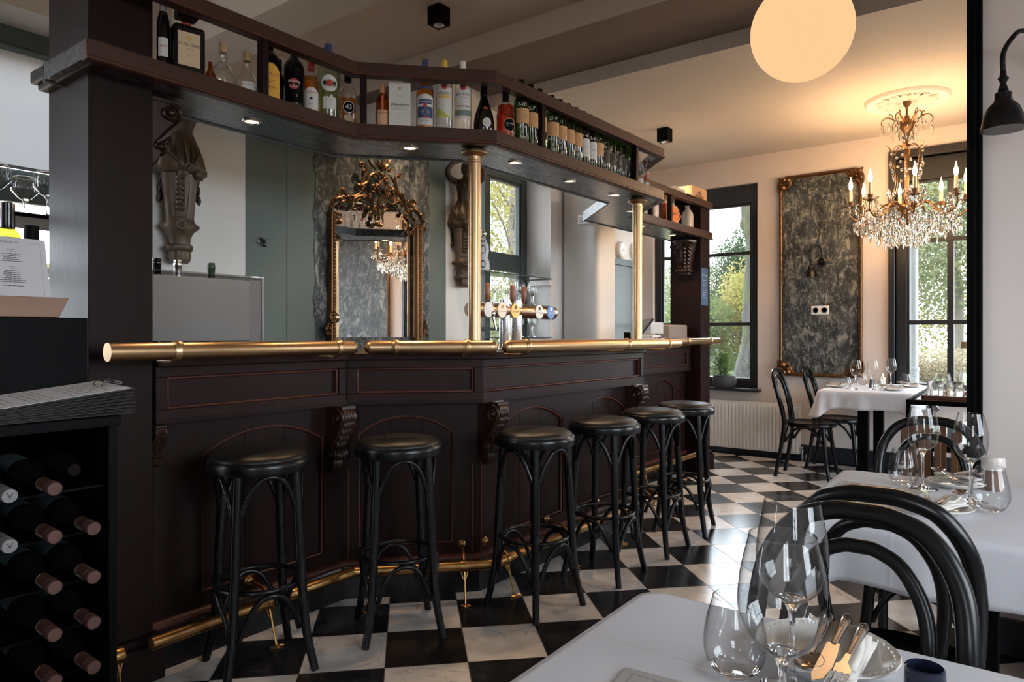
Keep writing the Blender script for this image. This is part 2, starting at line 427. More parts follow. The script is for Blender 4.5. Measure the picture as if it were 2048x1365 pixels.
def window(name, plane, at, rect, mat, fw=.07, dep=.06, vb=(), hb=(), bar=.03, glassoff=.0, thick_top=None, sill=None, inner=True):
    """a frame with bars set into an opening; `at` is the coordinate of the frame's room face, depth runs outwards"""
    u0,u1,z0,z1 = rect; sgn = 1 if plane == 'Y' else -1
    if at > 2 and plane == 'X': sgn = 1
    if at < -2 and plane == 'Y': sgn = -1
    root = bpy.data.objects.new(name, None); COL.objects.link(root); root['kind'] = 'structure'
    root.location = ((u0+u1)/2, at, z0) if plane == 'Y' else (at, (u0+u1)/2, z0)
    def bx(mb, a0,a1,c0,c1,d0,d1):
        d0, d1 = at+sgn*d0, at+sgn*d1
        if d0 > d1: d0, d1 = d1, d0
        if plane == 'Y': mb.box(a0,a1,d0,d1,c0,c1)
        else: mb.box(d0,d1,a0,a1,c0,c1)
    tt = thick_top or fw
    f = MB(); bx(f,u0,u0+fw,z0,z1,0,dep); bx(f,u1-fw,u1,z0,z1,0,dep); bx(f,u0+fw,u1-fw,z1-tt,z1,0,dep); bx(f,u0+fw,u1-fw,z0,z0+fw,0,dep)
    if inner:
        g = .022
        bx(f,u0+fw,u0+fw+g,z0+fw,z1-tt,.012,dep-.01); bx(f,u1-fw-g,u1-fw,z0+fw,z1-tt,.012,dep-.01); bx(f,u0+fw+g,u1-fw-g,z1-tt-g,z1-tt,.012,dep-.01); bx(f,u0+fw+g,u1-fw-g,z0+fw,z0+fw+g,.012,dep-.01)
    f.build('window_frame', mat, root, bevel=.004)
    m = MB()
    for x in vb: bx(m,x[0]-x[1]/2,x[0]+x[1]/2,x[2] if len(x)>2 else z0+fw, x[3] if len(x)>2 else z1-tt,.008,dep-.012)
    for x in hb: bx(m,x[2] if len(x)>2 else u0+fw, x[3] if len(x)>2 else u1-fw,x[0]-x[1]/2,x[0]+x[1]/2,.006,dep-.014)
    if vb or hb: m.build('window_bars', mat, root, bevel=.003)
    p = MB(); bx(p,u0+fw,u1-fw,z0+fw,z1-tt,dep*.5,dep*.5+.004); p.build('window_pane', M_WGLASS, root, smooth=False)
    return root
window('window_1', 'Y', 7.05, W1, M_FRAMEK, .075, .07, vb=[(-2.68,.06)], hb=[(2.035,.035),(1.31,.035)], thick_top=.19)
window('window_2', 'Y', 7.05, W2, M_FRAMEK, .085, .07, vb=[(-.49,.05),(.0,.05)], hb=[(2.035,.04),(1.31,.04)], thick_top=.20)
window('window_3', 'X', -3.66, W3, M_FRAMEG, .085, .07, vb=[(4.61,.07)], hb=[(1.84,.16),(1.25,.03)], thick_top=.09)
window('window_4', 'X', -4.70, W4, M_FRAMEG, .085, .07, vb=[(1.05,.07)], hb=[(2.07,.19)], thick_top=.17)
window('window_5', 'X', XR+.1, WR, M_FRAMEK, .08, .07, vb=[(1.3,.06)], hb=[(2.1,.05)])
window('window_6', 'Y', YN-.2, WN, M_FRAMEK, .08, .07, vb=[(1.45,.06)], hb=[(2.1,.05)])
window('fill_window_7', 'X', XR+.1, WR2, M_FRAMEK, .08, .07, vb=[(5.25,.06)], hb=[(2.1,.05)])  # unseen window added to brighten the far room with daylight
window('fill_window_8', 'X', -4.70, W8, M_FRAMEG, .085, .07, vb=[(-1.12,.07)], hb=[(2.07,.19)], thick_top=.17)  # unseen window added to light the column side and the stools
# inner sills
b = MB(); b.box(-3.25,-2.08,6.90,7.05,.63,.66); b.build('trim_2', M_FRAMEK, bevel=.004)['kind'] = 'structure'
b = MB(); b.box(-.92,.31,6.92,7.05,.63,.66); b.build('trim_3', M_FRAMEK, bevel=.004)['kind'] = 'structure'
b = MB(); b.box(-3.66,-3.38,4.12,5.18,.93,.95); b.build('trim_4', M_WHITE, bevel=.004)['kind'] = 'structure'
# casing of window 2 in the room
b = MB(); b.box(-.955,-.906,6.965,7.06,.63,2.84); b.box(.30,.345,6.965,7.06,.63,2.84); b.box(-.906,.30,6.965,7.06,2.77,2.84); b.build('trim_5', M_FRAMEK, bevel=.005)['kind'] = 'structure'
# door behind the bar
b = MB(); b.box(X0, X0+.028, 6.14, 6.20, 0, 2.0); b.box(X0, X0+.028, 6.82, 6.88, 0, 2.0); b.box(X0, X0+.028, 6.20, 6.82, 1.93, 2.0)
dr = bpy.data.objects.new('door_1', None); COL.objects.link(dr); dr.location = (X0,6.5,0); dr['kind'] = 'structure'
b.build('door_frame', M_FRAMEG, dr, bevel=.004)
b = MB(); b.box(X0, X0+.016, 6.20, 6.82, 0.01, 1.93); b.box(X0+.016,X0+.02,6.29,6.73,.2,.9); b.box(X0+.016,X0+.02,6.29,6.73,1.05,1.82); b.build('door_panel', plain('grey_green_door', (.045,.058,.060), .4, 0, .05, 4), dr, bevel=.003)
b = MB(); b.box(X0+.016,X0+.05,6.24,6.26,1.0,1.02); b.box(X0+.04,X0+.055,6.24,6.36,1.0,1.02); b.build('door_handle', M_STEEL, dr, bevel=.003)
# green painted panel behind the bar: two boards meeting in a soft line
b = MB(); b.box(X0, X0+.004, 2.15, 2.41, 0, 2.5); b.box(X0, X0+.007, 2.41, 3.77, 0, 2.5); b.build('wall_green_panel', M_GREEN, bevel=.004)['kind'] = 'structure'

# ------------------------------------------------------------------ daylight
wd = bpy.data.worlds.new('overcast'); SC.world = wd; wd.use_nodes = True
nt = wd.node_tree; nt.nodes.clear()
tc = nt.nodes.new('ShaderNodeTexCoord'); sp = nt.nodes.new('ShaderNodeSeparateXYZ'); nt.links.new(tc.outputs['Generated'], sp.inputs[0])
rp = nt.nodes.new('ShaderNodeValToRGB'); nt.links.new(sp.outputs[2], rp.inputs[0])
rp.color_ramp.elements[0].position = 0.0; rp.color_ramp.elements[0].color = (.87,.93,1,1)
rp.color_ramp.elements[1].position = 1.0; rp.color_ramp.elements[1].color = (.76,.87,1,1)
bg = nt.nodes.new('ShaderNodeBackground'); bg.inputs[1].default_value = 4.0; nt.links.new(rp.outputs[0], bg.inputs[0])
wo = nt.nodes.new('ShaderNodeOutputWorld'); nt.links.new(bg.outputs[0], wo.inputs[0])
def portal(name, loc, rot, sx, sy):
    l = bpy.data.lights.new(name, 'AREA'); l.shape = 'RECTANGLE'; l.size = sx; l.size_y = sy; l.cycles.is_portal = True
    o = bpy.data.objects.new(name, l); COL.objects.link(o); o.location = loc; o.rotation_euler = rot; o['kind'] = 'helper'
for i, (w, pl, at, rt) in enumerate([(W1,'Y',7.2,(-pi/2,0,0)),(W2,'Y',7.2,(-pi/2,0,0)),(W3,'X',-3.78,(0,-pi/2,0)),(W4,'X',-4.79,(0,-pi/2,0)),(W8,'X',-4.79,(0,-pi/2,0)),(WR,'X',XR+.25,(0,pi/2,0)),(WR2,'X',XR+.25,(0,pi/2,0)),(WN,'Y',YN-.28,(pi/2,0,0))]):
    cu, cz, su, sz = (w[0]+w[1])/2, (w[2]+w[3])/2, w[1]-w[0], w[3]-w[2]
    if pl == 'Y': portal('daylight_portal', (cu, at, cz), rt, su, sz)
    else: portal('daylight_portal', (at, cu, cz), rt, sz, su)
# ================================================================== the bar
FL = [(-2.31,.922),(-2.312,1.99),(-1.885,2.43),(-1.822,4.09),(-2.285,4.57),(-2.225,6.045)]   # front line of the overhead shelf
def off(o): return offset_line(FL, o)
def seg(o, i):
    l = off(o); return V((*l[i],0)), V((*l[i+1],0))
def SEGM(A, B):
    """frame: x along A->B, y outward (towards the room), z up"""
    d = (B-A); L = d.length; d = d.normalized(); n = V((d.y,-d.x,0))
    return M(((d.x,n.x,0,A.x),(d.y,n.y,0,A.y),(0,0,1,0),(0,0,0,1))), L

bar = thing('bar_counter', 'long dark-stained wooden bar counter with arched panels, angled corners and brass handrail', 'bar counter', (-2.3,3.2,0))
inner = offset_line(FL, -.62)
cl = off(-.10)
cl[0] = (cl[0][0], 1.19); inner[0] = (inner[0][0], 1.19); cl[-1] = (cl[-1][0], 5.82); inner[-1] = (inner[-1][0]+.1, 5.82)
b = MB(); b.prism(cl + inner[::-1], 1.085, 1.118); b.build('counter_top', W_DARKH, bar, bevel=.006)
# dark body behind the panels
bl = off(-.20); bi = offset_line(FL, -.34); bl[0] = (bl[0][0],1.19); bi[0]=(bi[0][0],1.19); bl[-1] = (bl[-1][0],5.82); bi[-1]=(bi[-1][0],5.82)
b = MB(); b.prism(bl + bi[::-1], 0.0, 1.085); b.build('carcass', W_DARK, bar, smooth=False)
# under-overhang soffit board
ul = off(-.115); ul[0]=(ul[0][0],1.19); ul[-1]=(ul[-1][0],5.82)
b = MB(); b.prism(ul + bl[::-1], .885, .90); b.build('overhang_board', W_DARK, bar, smooth=False)
# skirting and plinth moulding
pl = off(-.165); pl[0]=(pl[0][0],1.19); pl[-1]=(pl[-1][0],5.82)
b = MB(); b.band(pl, [0,0,.115,.13,.145,.145], [-.05,.012,.012,.0,-.004,-.05]); b.build('plinth', M_BLACK, bar, ang=30)
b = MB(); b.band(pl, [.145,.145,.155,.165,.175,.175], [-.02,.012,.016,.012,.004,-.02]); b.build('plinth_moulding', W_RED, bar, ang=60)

def upper_panel(A, B, z0=.892, z1=1.088):
    T, L = SEGM(A, B); f = .042
    b = MB(); b.box(0,L,-.05,0,z0,z0+f,0,T); b.box(0,L,-.05,0,z1-f*.9,z1,0,T); b.box(0,f,-.05,0,z0+f,z1-f*.9,0,T); b.box(L-f,L,-.05,0,z0+f,z1-f*.9,0,T)
    o = b.build('upper_panel_frame', W_DARKH, bar, bevel=.0025)
    b = MB(); b.box(f,L-f,-.05,-.026,z0+f,z1-f*.9,0,T); b.build('upper_panel', W_DARKH, o, smooth=False)
    g = .010; b = MB(); a0,a1,c0,c1 = f,L-f,z0+f,z1-f*.9
    b.box(a0,a1,-.026,-.007,c0,c0+g,0,T); b.box(a0,a1,-.026,-.007,c1-g,c1,0,T); b.box(a0,a0+g,-.026,-.007,c0,c1,0,T); b.box(a1-g,a1,-.026,-.007,c0,c1,0,T)
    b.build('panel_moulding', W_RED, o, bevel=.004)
for i in range(5):
    A, B = seg(-.118, i)
    if i == 0: A.y = 1.19
    if i == 4: B.y = 5.82
    upper_panel(A, B)
def arch_panel(T, x0, x1, z0=.225, z1=.828, spring=.745, yb=0, L0=None, L1=None):
    """lower front between L0..L1 with an arched sunk field x0..x1"""
    n = 14; arc = []
    w = (x1-x0)/2; h = z1-spring; Rr = (w*w+h*h)/(2*h); cz = z1-Rr; a0 = math.asin(w/Rr)
    for k in range(n+1):
        a = -a0 + 2*a0*k/n; arc.append(((x0+x1)/2+Rr*sin(a), cz+Rr*cos(a)))
    top, bot, d = .888, .17, .03
    vs = []; fs = []
    # front face strips above the arch, plus stiles and bottom rail
    b = MB()
    b.box(L0, x0, -d, 0, bot, top, 0, T); b.box(x1, L1, -d, 0, bot, top, 0, T); b.box(x0, x1, -d, 0, bot, z0, 0, T)
    for k in range(n):
        (xa,za),(xb,zb) = arc[k], arc[k+1]
        b.add([(xa,-d,za),(xb,-d,zb),(xb,0,zb),(xa,0,za),(xa,-d,top),(xb,-d,top),(xb,0,top),(xa,0,top)], [(0,1,2,3),(3,2,6,7)], 0, T)
    o = b.build('arched_panel_frame', W_DARK, bar, smooth=False)
    b = MB(); np_ = 3
    for k in range(np_):
        xa = x0+(x1-x0)*k/np_; xb = x0+(x1-x0)*(k+1)/np_; b.box(xa+.0015, xb-.0015, -d-.01, -.020, z0, z1, 0, T)
    b.box(x0, x1, -d-.015, -.024, z0, z1, 0, T)
    b.build('sunk_boards', W_DARK, o, smooth=False)
    path = [(x0+.004,-.012,z0+.004)] + [(x,-.012,z-.004) for x,z in arc] + [(x1-.004,-.012,z0+.004)]
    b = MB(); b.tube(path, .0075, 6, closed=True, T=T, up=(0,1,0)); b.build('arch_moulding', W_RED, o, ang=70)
def lower(i, fields, y0=None, y1=None):
    A, B = seg(-.172, i)
    if y0: A.y = y0
    if y1: B.y = y1
    T, L = SEGM(A, B); n = len(fields)
    for k, (a, c) in enumerate(fields):
        l0 = 0 if k == 0 else (fields[k-1][1]+a)/2; l1 = L if k == n-1 else (c+fields[k+1][0])/2
        arch_panel(T, a, c, L0=l0, L1=l1)
lower(0, [(.20,.765)], 1.19)
lower(1, [(.07,.505)])
lower(2, [(.17,.71),(.87,1.41)])
lower(3, [(.07,.53)])
lower(4, [(.10,.56),(.66,1.12)], None, 5.82)

# carved scroll corbels below the corners
def spiral(mb, T, cx, cz, r0, r1, turns, tr, y=0, a0=0, sgn=1, n=26, flat=1):
    pts = []; rr = []
    for k in range(n+1):
        f = k/n; a = a0+sgn*f*turns*2*pi; r = r0+(r1-r0)*f
        pts.append((cx+r*cos(a), y, cz+r*sin(a))); rr.append(tr*(1-.45*f))
    mb.tube(pts, rr, 6, T=T, up=(0,1,0), flat=flat)
def leafy(mb, T, p0, p1, w, bulge=(0,0,1), n=6, th=.35):
    """pointed leaf from p0 to p1"""
    p0 = V(p0); p1 = V(p1); bl = V(bulge); d = (p1-p0); side = d.cross(bl).normalized() if d.cross(bl).length > 1e-6 else V((0,1,0))
    vs = []; fs = []
    for k in range(n+1):
        f = k/n; ww = w*sin(pi*min(1, f*.85+.12))**.8*(1 if k < n else .05); c = p0+d*f+bl*(sin(pi*f)*1.0)
        up_ = bl.normalized()*w*th
        vs += [c-side*ww-up_*.3, c+up_, c+side*ww-up_*.3, c-up_]
    for k in range(n):
        for j in range(4): fs.append((k*4+j, k*4+(j+1)%4, (k+1)*4+(j+1)%4, (k+1)*4+j))
    fs.append((3,2,1,0)); fs.append(tuple(n*4+j for j in range(4)))
    mb.add(vs, fs, 0, T)
def corbel_mesh():
    b = MB(); I = M.Identity(4)
    # side silhouette (x outward, z down from 0), extruded across y
    sil = [(0,0),(.098,0),(.112,-.012),(.118,-.035),(.112,-.062),(.092,-.095),(.068,-.135),(.048,-.165),(.050,-.185),(.062,-.20),(.060,-.222),(.040,-.232),(.030,-.262),(.016,-.285),(0,-.29)]
    T = M(((1,0,0,0),(0,0,-1,0),(0,1,0,0),(0,0,0,1)))
    b.prism(sil, -.030, .030, 0, T)
    for s in (-1, 1):
        spiral(b, I, .072, -.045, .040, .006, 1.7, .0095, y=s*.034, a0=pi*.5, sgn=-1)
        spiral(b, I, .036, -.205, .022, .004, 1.5, .007, y=s*.034, a0=-pi*.4, sgn=1)
        b.tube([(.108,s*.036,-.07),(.088,s*.037,-.10),(.060,s*.037,-.14),(.040,s*.036,-.172),(.022,s*.035,-.19)], [.009,.010,.010,.008,.005], 6)
        b.ell((.072,s*.036,-.045),(.014,.010,.014),8,6)
        b.ell((.036,s*.036,-.205),(.010,.008,.010),8,6)
    for k in range(5):
        f = k/5; z = -.02-.15*f; x = .119-.075*max(0,f-.1)**1.0*1.05
        for s in (-1,0,1):
            leafy(b, I, (x-.004, s*.017, z), (x-.016, s*.020, z-.05), .010, (.010,0,0), 5, .6)
    for k, s in enumerate((-.02,-.007,.007,.02)):
        leafy(b, I, (.056,s,-.185), (.064-abs(s)*.4,s*1.3,-.232), .009, (.012,0,0), 5, .6)
        leafy(b, I, (.034,s,-.225), (.018,s*.6,-.292), .009, (.012,0,0), 5, .6)
    b.box(-.002,.108,-.038,.038,-.004,.010)
    return b
cb = corbel_mesh()
def corbel_at(i, x, o=-.172, parent=bar, ztop=.875, sc=1.0, first=[None]):
    A, B = seg(o, i); T, L = SEGM(A, B)
    if x < 0: x = L+x
    # local x(outward) -> segment y ; local y -> segment x
    R = T @ M.Translation((x, 0, ztop)) @ M(((0,1,0,0),(1,0,0,0),(0,0,1,0),(0,0,0,1))) @ M.Scale(sc, 4)
    m = MB(); m.add(cb.v, cb.f, 0, R); return m.build('corbel', M_CARVE, parent, ang=50)
for i, x in ((0,-.055),(2,.06),(2,-.06),(4,.06),(4,-.08)):
    corbel_at(i, x)
corbel_at(0, .288, sc=.5)
# little pale wedges above two corbels
for i, x in ((2,.075),(2,-.075)):
    A, B = seg(-.172, i); T, L = SEGM(A, B)
    if x < 0: x = L+x
    b = MB(); b.box(x-.03,x+.03,.05,.078,.874,.888,0,T)
    b.build('pale_wedge', plain('pale_felt', (.35,.34,.33), .8), bar, bevel=.004)['label'] = 'pale grey spacer above the carved corbel'
# pilaster mouldings on the corners
for i, xs in ((1,(.025,)),(2,(.025,)),(1,(-.025,))):
    b = MB()
    A, B = seg(-.172, i); T, L = SEGM(A, B)
    for x in xs:
        x = L+x if x < 0 else x
        b.tube([(x,.001,.18),(x,.001,.60)], .005, 6, T=T)
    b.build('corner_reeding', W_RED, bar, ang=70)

# brass handrail in four lengths with collars and round ends
RO = .045; RZ = 1.146; RR = .0295
def rail_piece(i, name, a_trim, b_trim, caps, collars, y0=None, y1=None, rad=RR):
    A, B = seg(RO, i)
    if y0: A.y = y0
    if y1: B.y = y1
    d = (B-A).normalized(); P0 = A+d*a_trim; P1 = B-d*b_trim; L = (P1-P0).length
    T = M.Translation((P0.x,P0.y,RZ)) @ d.to_track_quat('Z','Y').to_matrix().to_4x4()
    b = MB(); pr = []
    if caps[0]: pr += [(rad*sin(a), rad*(1-cos(a))) for a in (0.02,.35,.7,1.05,1.35)] + [(rad,rad)]
    else: pr += [(rad,0)]
    if caps[1]: pr += [(rad, L-rad)] + [(rad*cos(a), L-rad+rad*sin(a)) for a in (.25,.6,.95,1.3,1.55)]
    else: pr += [(rad, L)]
    b.lathe(pr, 24, T); o = b.build(name, M_BRASS, bar, ang=40)
    for z in collars:
        c = MB()
        z = L+z if z < 0 else z
        c.lathe([(rad,z-.016),(rad+.003,z-.015),(rad+.004,z-.006),(rad+.0065,z-.002),(rad+.0065,z+.006),(rad+.004,z+.008),(rad+.003,z+.016),(rad,z+.017)], 24, T)
        q = T @ V((0,0,z)); nrm = V((d.y,-d.x,0))
        c.tube([q-V((0,0,.0285)), q-V((0,0,.036))-nrm*.02, q-V((0,0,.04))-nrm*.12], .007, 6)
        c.build('rail_collar', M_BRASS, o, ang=40)
    return o
rail_piece(0, 'brass_handrail', 0, .020, (0,1), [.215,-.10], y0=.962)
rail_piece(1, 'brass_handrail', .018, .016, (1,1), [.13,-.14])
rail_piece(2, 'brass_handrail', .016, .0, (1,0), [.15,1.10,-.16], y1=4.20)
rail_piece(4, 'brass_handrail', .06, .0, (0,0), [.20,.75,-.20], y1=6.06, rad=.027)
A, B = seg(RO, 3); b = MB(); b.tube([A+V((-.02,.02,RZ)), B+V((.02,-.02,RZ))], RR, 16); b.build('brass_handrail', M_BRASS, bar)

# brass foot rail on stands
FRO = -.028; FZ = .165
fr = thing('foot_rail', 'worn brass foot rail on slim stands running along the foot of the bar', 'foot rail', (-2.3,3.2,0))
for i, (t0, t1, y0, y1) in enumerate(((0,.0,1.13,None),(0,0,None,None),(0,0,None,None),(0,0,None,None),(0,0,None,5.78))):
    A, B = seg(FRO, i)
    if y0: A.y = y0
    if y1: B.y = y1
    b = MB(); b.tube([A+V((0,0,FZ)), B+V((0,0,FZ))], .0225, 18); b.build('rail_tube', M_BRASSD, fr)
def stand(i, x):
    A, B = seg(FRO, i); T, L = SEGM(A, B)
    if x < 0: x = L+x
    b = MB()
    b.lathe([(.0225,-.018),(.026,-.017),(.027,0),(.026,.017),(.0225,.018)], 18, T @ M.Translation((x,0,FZ)) @ M.Rotation(pi/2,4,'Y'))
    b.tube([(x,.0,FZ-.02),(x,.012,FZ-.05),(x,.028,.06),(x,.045,.012)], [.0065,.0055,.0045,.005], 7, T=T)
    b.tube([(x-.016,.0,FZ-.022),(x-.008,.006,FZ-.05),(x,.012,FZ-.062)], .0035, 6, T=T); b.tube([(x+.016,.0,FZ-.022),(x+.008,.006,FZ-.05),(x,.012,FZ-.062)], .0035, 6, T=T)
    b.lathe([(.017,0),(.018,.003),(.012,.009),(.004,.012)], 12, T @ M.Translation((x,.047,0)))
    b.tube([(x-.022,.04,.005),(x-.012,.052,.006),(x,.048,.007),(x+.012,.05,.006),(x+.024,.06,.005)], .004, 6, T=T)
    b.tube([(x,-.005,FZ+.02),(x,-.04,FZ+.045),(x,-.125,FZ+.055)], [.008,.007,.008], 8, T=T)
    b.lathe([(.020,0),(.020,.004),(.013,.010),(.015,.016),(.006,.024)], 14, T @ M.Translation((x,-.140,FZ+.055)) @ M.Rotation(-pi/2,4,'X'))
    b.build('rail_stand', M_BRASSD, fr, ang=45)
for i, x in ((0,.10),(0,.66),(1,.06),(1,-.13),(2,.10),(2,.60),(2,1.10),(2,-.1),(4,.25),(4,.85)): stand(i, x)

# ------------------------------------------------------------------ overhead shelf
oh = thing('overhead_bottle_shelf', 'dark wooden overhead bottle shelf with gallery rail and lit soffit above the bar', 'shelf', (-2.2,3.2,2.05))
ZS0, ZS1, ZR0, ZR1 = 2.052, 2.117, 2.327, 2.384
isf = offset_line(FL, -.335)
b = MB(); b.prism(off(-.03) + offset_line(FL, -.335)[::-1], ZS0+.004, ZS1-.004); b.build('shelf_board', M_SOFFIT, oh, smooth=False)
b = MB(); b.band(FL, [ZS0,ZS0,ZS0+.010,ZS0+.014,ZS1,ZS1], [-.035,0,.004,0,0,-.035]); b.build('shelf_fascia', W_SHELF, oh, bevel=.002)
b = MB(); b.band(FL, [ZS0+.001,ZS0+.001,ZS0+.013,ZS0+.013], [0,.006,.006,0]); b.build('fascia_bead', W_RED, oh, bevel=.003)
b = MB(); b.band(isf, [ZS0-.002,ZS0-.002,ZS1,ZS1], [0,.012,.012,0]); b.build('inner_edging', plain('window_lit_edging', (.10,.11,.12), .45, 0, .03, 3), oh)  # pale tone puts the window light on this inner face into the colour
b = MB(); b.band(FL, [ZR0,ZR0,ZR1,ZR1], [-.05,0,0,-.05]); b.build('gallery_rail', W_SHELF, oh, bevel=.004)
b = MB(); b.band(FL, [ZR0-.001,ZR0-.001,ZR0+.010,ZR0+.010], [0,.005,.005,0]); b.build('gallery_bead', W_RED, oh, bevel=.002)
def post(i, x, w=.028):
    A, B = seg(-.024, i); T, L = SEGM(A, B)
    if x < 0: x = L+x
    b = MB(); b.box(x-w/2,x+w/2,-.018,.018,ZS1-.002,ZR0+.002,0,T); b.build('gallery_post', W_DARK, oh, bevel=.002)
POSTS = [(0,.629),(1,.04),(2,.36),(2,1.31),(4,.34),(4,.67)]
for p in POSTS: post(*p)
M_SPOT = emit('halogen_glow', (1,.60,.30), 1.1)
SPOTS = [(-2.473,1.591),(-2.243,2.248),(-2.014,2.746),(-2.011,3.259),(-1.997,3.746),(-2.16,4.30),(-2.40,4.95),(-2.40,5.55)]
for x, y in SPOTS:
    T = M.Translation((x,y,ZS0+.004))
    r = MB(); r.lathe_open([(.026,-.001),(.028,-.006),(.034,-.0065),(.037,-.003),(.037,0)], 24, T); o = r.build('spot_ring', M_CHROME, oh)
    r = MB(); r.lathe([(.0005,-.0025),(.026,-.003),(.026,-.001)], 20, T); r.build('spot_lens', M_SPOT, o)
    l = bpy.data.lights.new('halogen', 'SPOT'); l.energy = 5.0; l.color = (1,.66,.38); l.spot_size = radians(95); l.spot_blend = .7; l.shadow_soft_size = .02
    lo = bpy.data.objects.new('halogen_beam', l); COL.objects.link(lo); lo.location = (x,y,ZS0-.012); lo['kind'] = 'helper'

# the two square end posts of the bar
def end_post(name, x0,x1,y0,y1, label, cor):
    t = thing(name, label, 'column', ((x0+x1)/2,(y0+y1)/2,0))
    b = MB(); b.box(x0,x1,y0,y1,0,cor); b.build('shaft', W_DARK, t, bevel=.004)
    b = MB(); b.box(x0-.03,x1+.03,y0-.03,y1+.03,0,.13); b.box(x0-.018,x1+.018,y0-.018,y1+.018,.13,.16); b.build('base_block', W_DARK, t, bevel=.006)
    return t
lp = end_post('bar_column', -2.757,-2.435,.977,1.184, 'dark stained square bar column nearest the wine rack, rising past the shelf', ZC1)
b = MB(); l4 = [(-2.80,.925),(-2.315,.925)]
b.prism([(-2.765,.945),(-2.33,.945),(-2.33,1.0),(-2.765,1.0)], ZS0, ZS0+.03)
b.prism([(-2.775,.925),(-2.312,.925),(-2.312,1.0),(-2.775,1.0)], ZS0+.02, ZS1)
b.build('cornice', M_DARKP, lp, bevel=.009, bseg=3)
b = MB(); b.prism([(-2.79,.94),(-2.40,.94),(-2.40,1.22),(-2.79,1.22)], 2.58, 2.66); b.build('cornice', M_DARKP, lp, bevel=.008)
rp_ = end_post('bar_column', -2.54,-2.255,5.83,6.05, 'dark stained square bar column beside the window, with a carved console', 2.383)
# carved capitals on the posts
def console(parent, cx, y, ztop, w=.21, h=.30):
    """bell-shaped acanthus console facing -Y"""
    b = MB(); I = M.Translation((cx,y,ztop)); vs = []; fs = []; n = 20
    rows = [(0,1.06,.120),(-.018,1.06,.120),(-.022,.98,.108),(-.05,.93,.098),(-.12,.80,.075),(-.20,.66,.056),(-.245,.58,.050),(-.25,.66,.062),(-.275,.68,.064),(-.282,.56,.045),(-.30,.54,.042)]
    for z,k,d in rows:
        for i in range(n+1):
            u = i/n*2-1; vs.append((u*w/2*k, -d*(1-abs(u)**5)*(1+(.07*cos(u*16) if -.24 < z < -.03 else 0))-.001, z))
    for j in range(len(rows)-1):
        for i in range(n): fs.append((j*(n+1)+i, j*(n+1)+i+1, (j+1)*(n+1)+i+1, (j+1)*(n+1)+i))
    fs.append(tuple(range(n+1))); m_ = (len(rows)-1)*(n+1); fs.append(tuple(m_+i for i in range(n+1)))
    for j in range(len(rows)-1): pass
    b.add(vs, fs, 0, I)
    for s in (-1,1):
        for k in range(6):
            z = -.045-.032*k; f = 1-.08*k; d = .100-.009*k
            leafy(b, I, (s*.012*f,-d,z), (s*.046*f,-d-.006,z-.045), .013, (0,-.014,0), 5, .7)
            leafy(b, I, (s*.050*f,-d*.95,z), (s*.085*f,-d*.7,z-.045), .012, (0,-.014,0), 5, .7)
        spiral(b, I @ M.Translation((s*.088,-.090,-.050)) @ M.Rotation(0,4,'Z'), 0, 0, .024, .004, 1.6, .007, y=0, sgn=s)
    leafy(b, I, (0,-.10,-.03),(0,-.062,-.235), .018, (0,-.02,0), 8, .6)
    for k in range(6): b.ell((-.055+.022*k,-.058,-.262),(.011,.014,.016),8,6,I)
    return b.build('carved_console', M_CARVE, parent, ang=50)
console(rp_, -2.395, 5.83, 2.03)
c_ = corbel_mesh(); m = MB()
m.add(c_.v, c_.f, 0, M.Translation((-2.505,1.184,2.035)) @ M.Rotation(pi/2,4,'Z') @ M.Diagonal((1.05,1.3,.80,1)))
m.build('carved_console', M_CARVE, lp, ang=50)
# blue notice taped to the far column
# brass poles between counter and shelf
def pole(x, y, lab):
    t = thing('brass_pole', lab, 'pole', (x,y,1.118), 0, 'brass poles carrying the bar shelf')
    b = MB(); b.lathe([(.034,1.1185),(.036,1.123),(.034,1.14),(.0305,1.15),(.0295,1.16),(.0295,1.99),(.031,1.992),(.031,2.0),(.0295,2.002),(.0295,2.03),(.030,2.032)], 28, M.Translation((x,y,0))); b.build('shaft', M_BRASS, t, ang=35)
    b = MB(); b.lathe([(.031,2.018),(.040,2.022),(.058,2.030),(.062,2.037),(.060,2.044),(.040,2.052)], 28, M.Translation((x,y,0))); b.build('flange', M_BRASS, t, ang=35)
pole(-2.022, 2.442, 'polished brass pole standing at the angled corner of the counter')
pole(-1.93, 3.93, 'polished brass pole standing near the till and tablet')
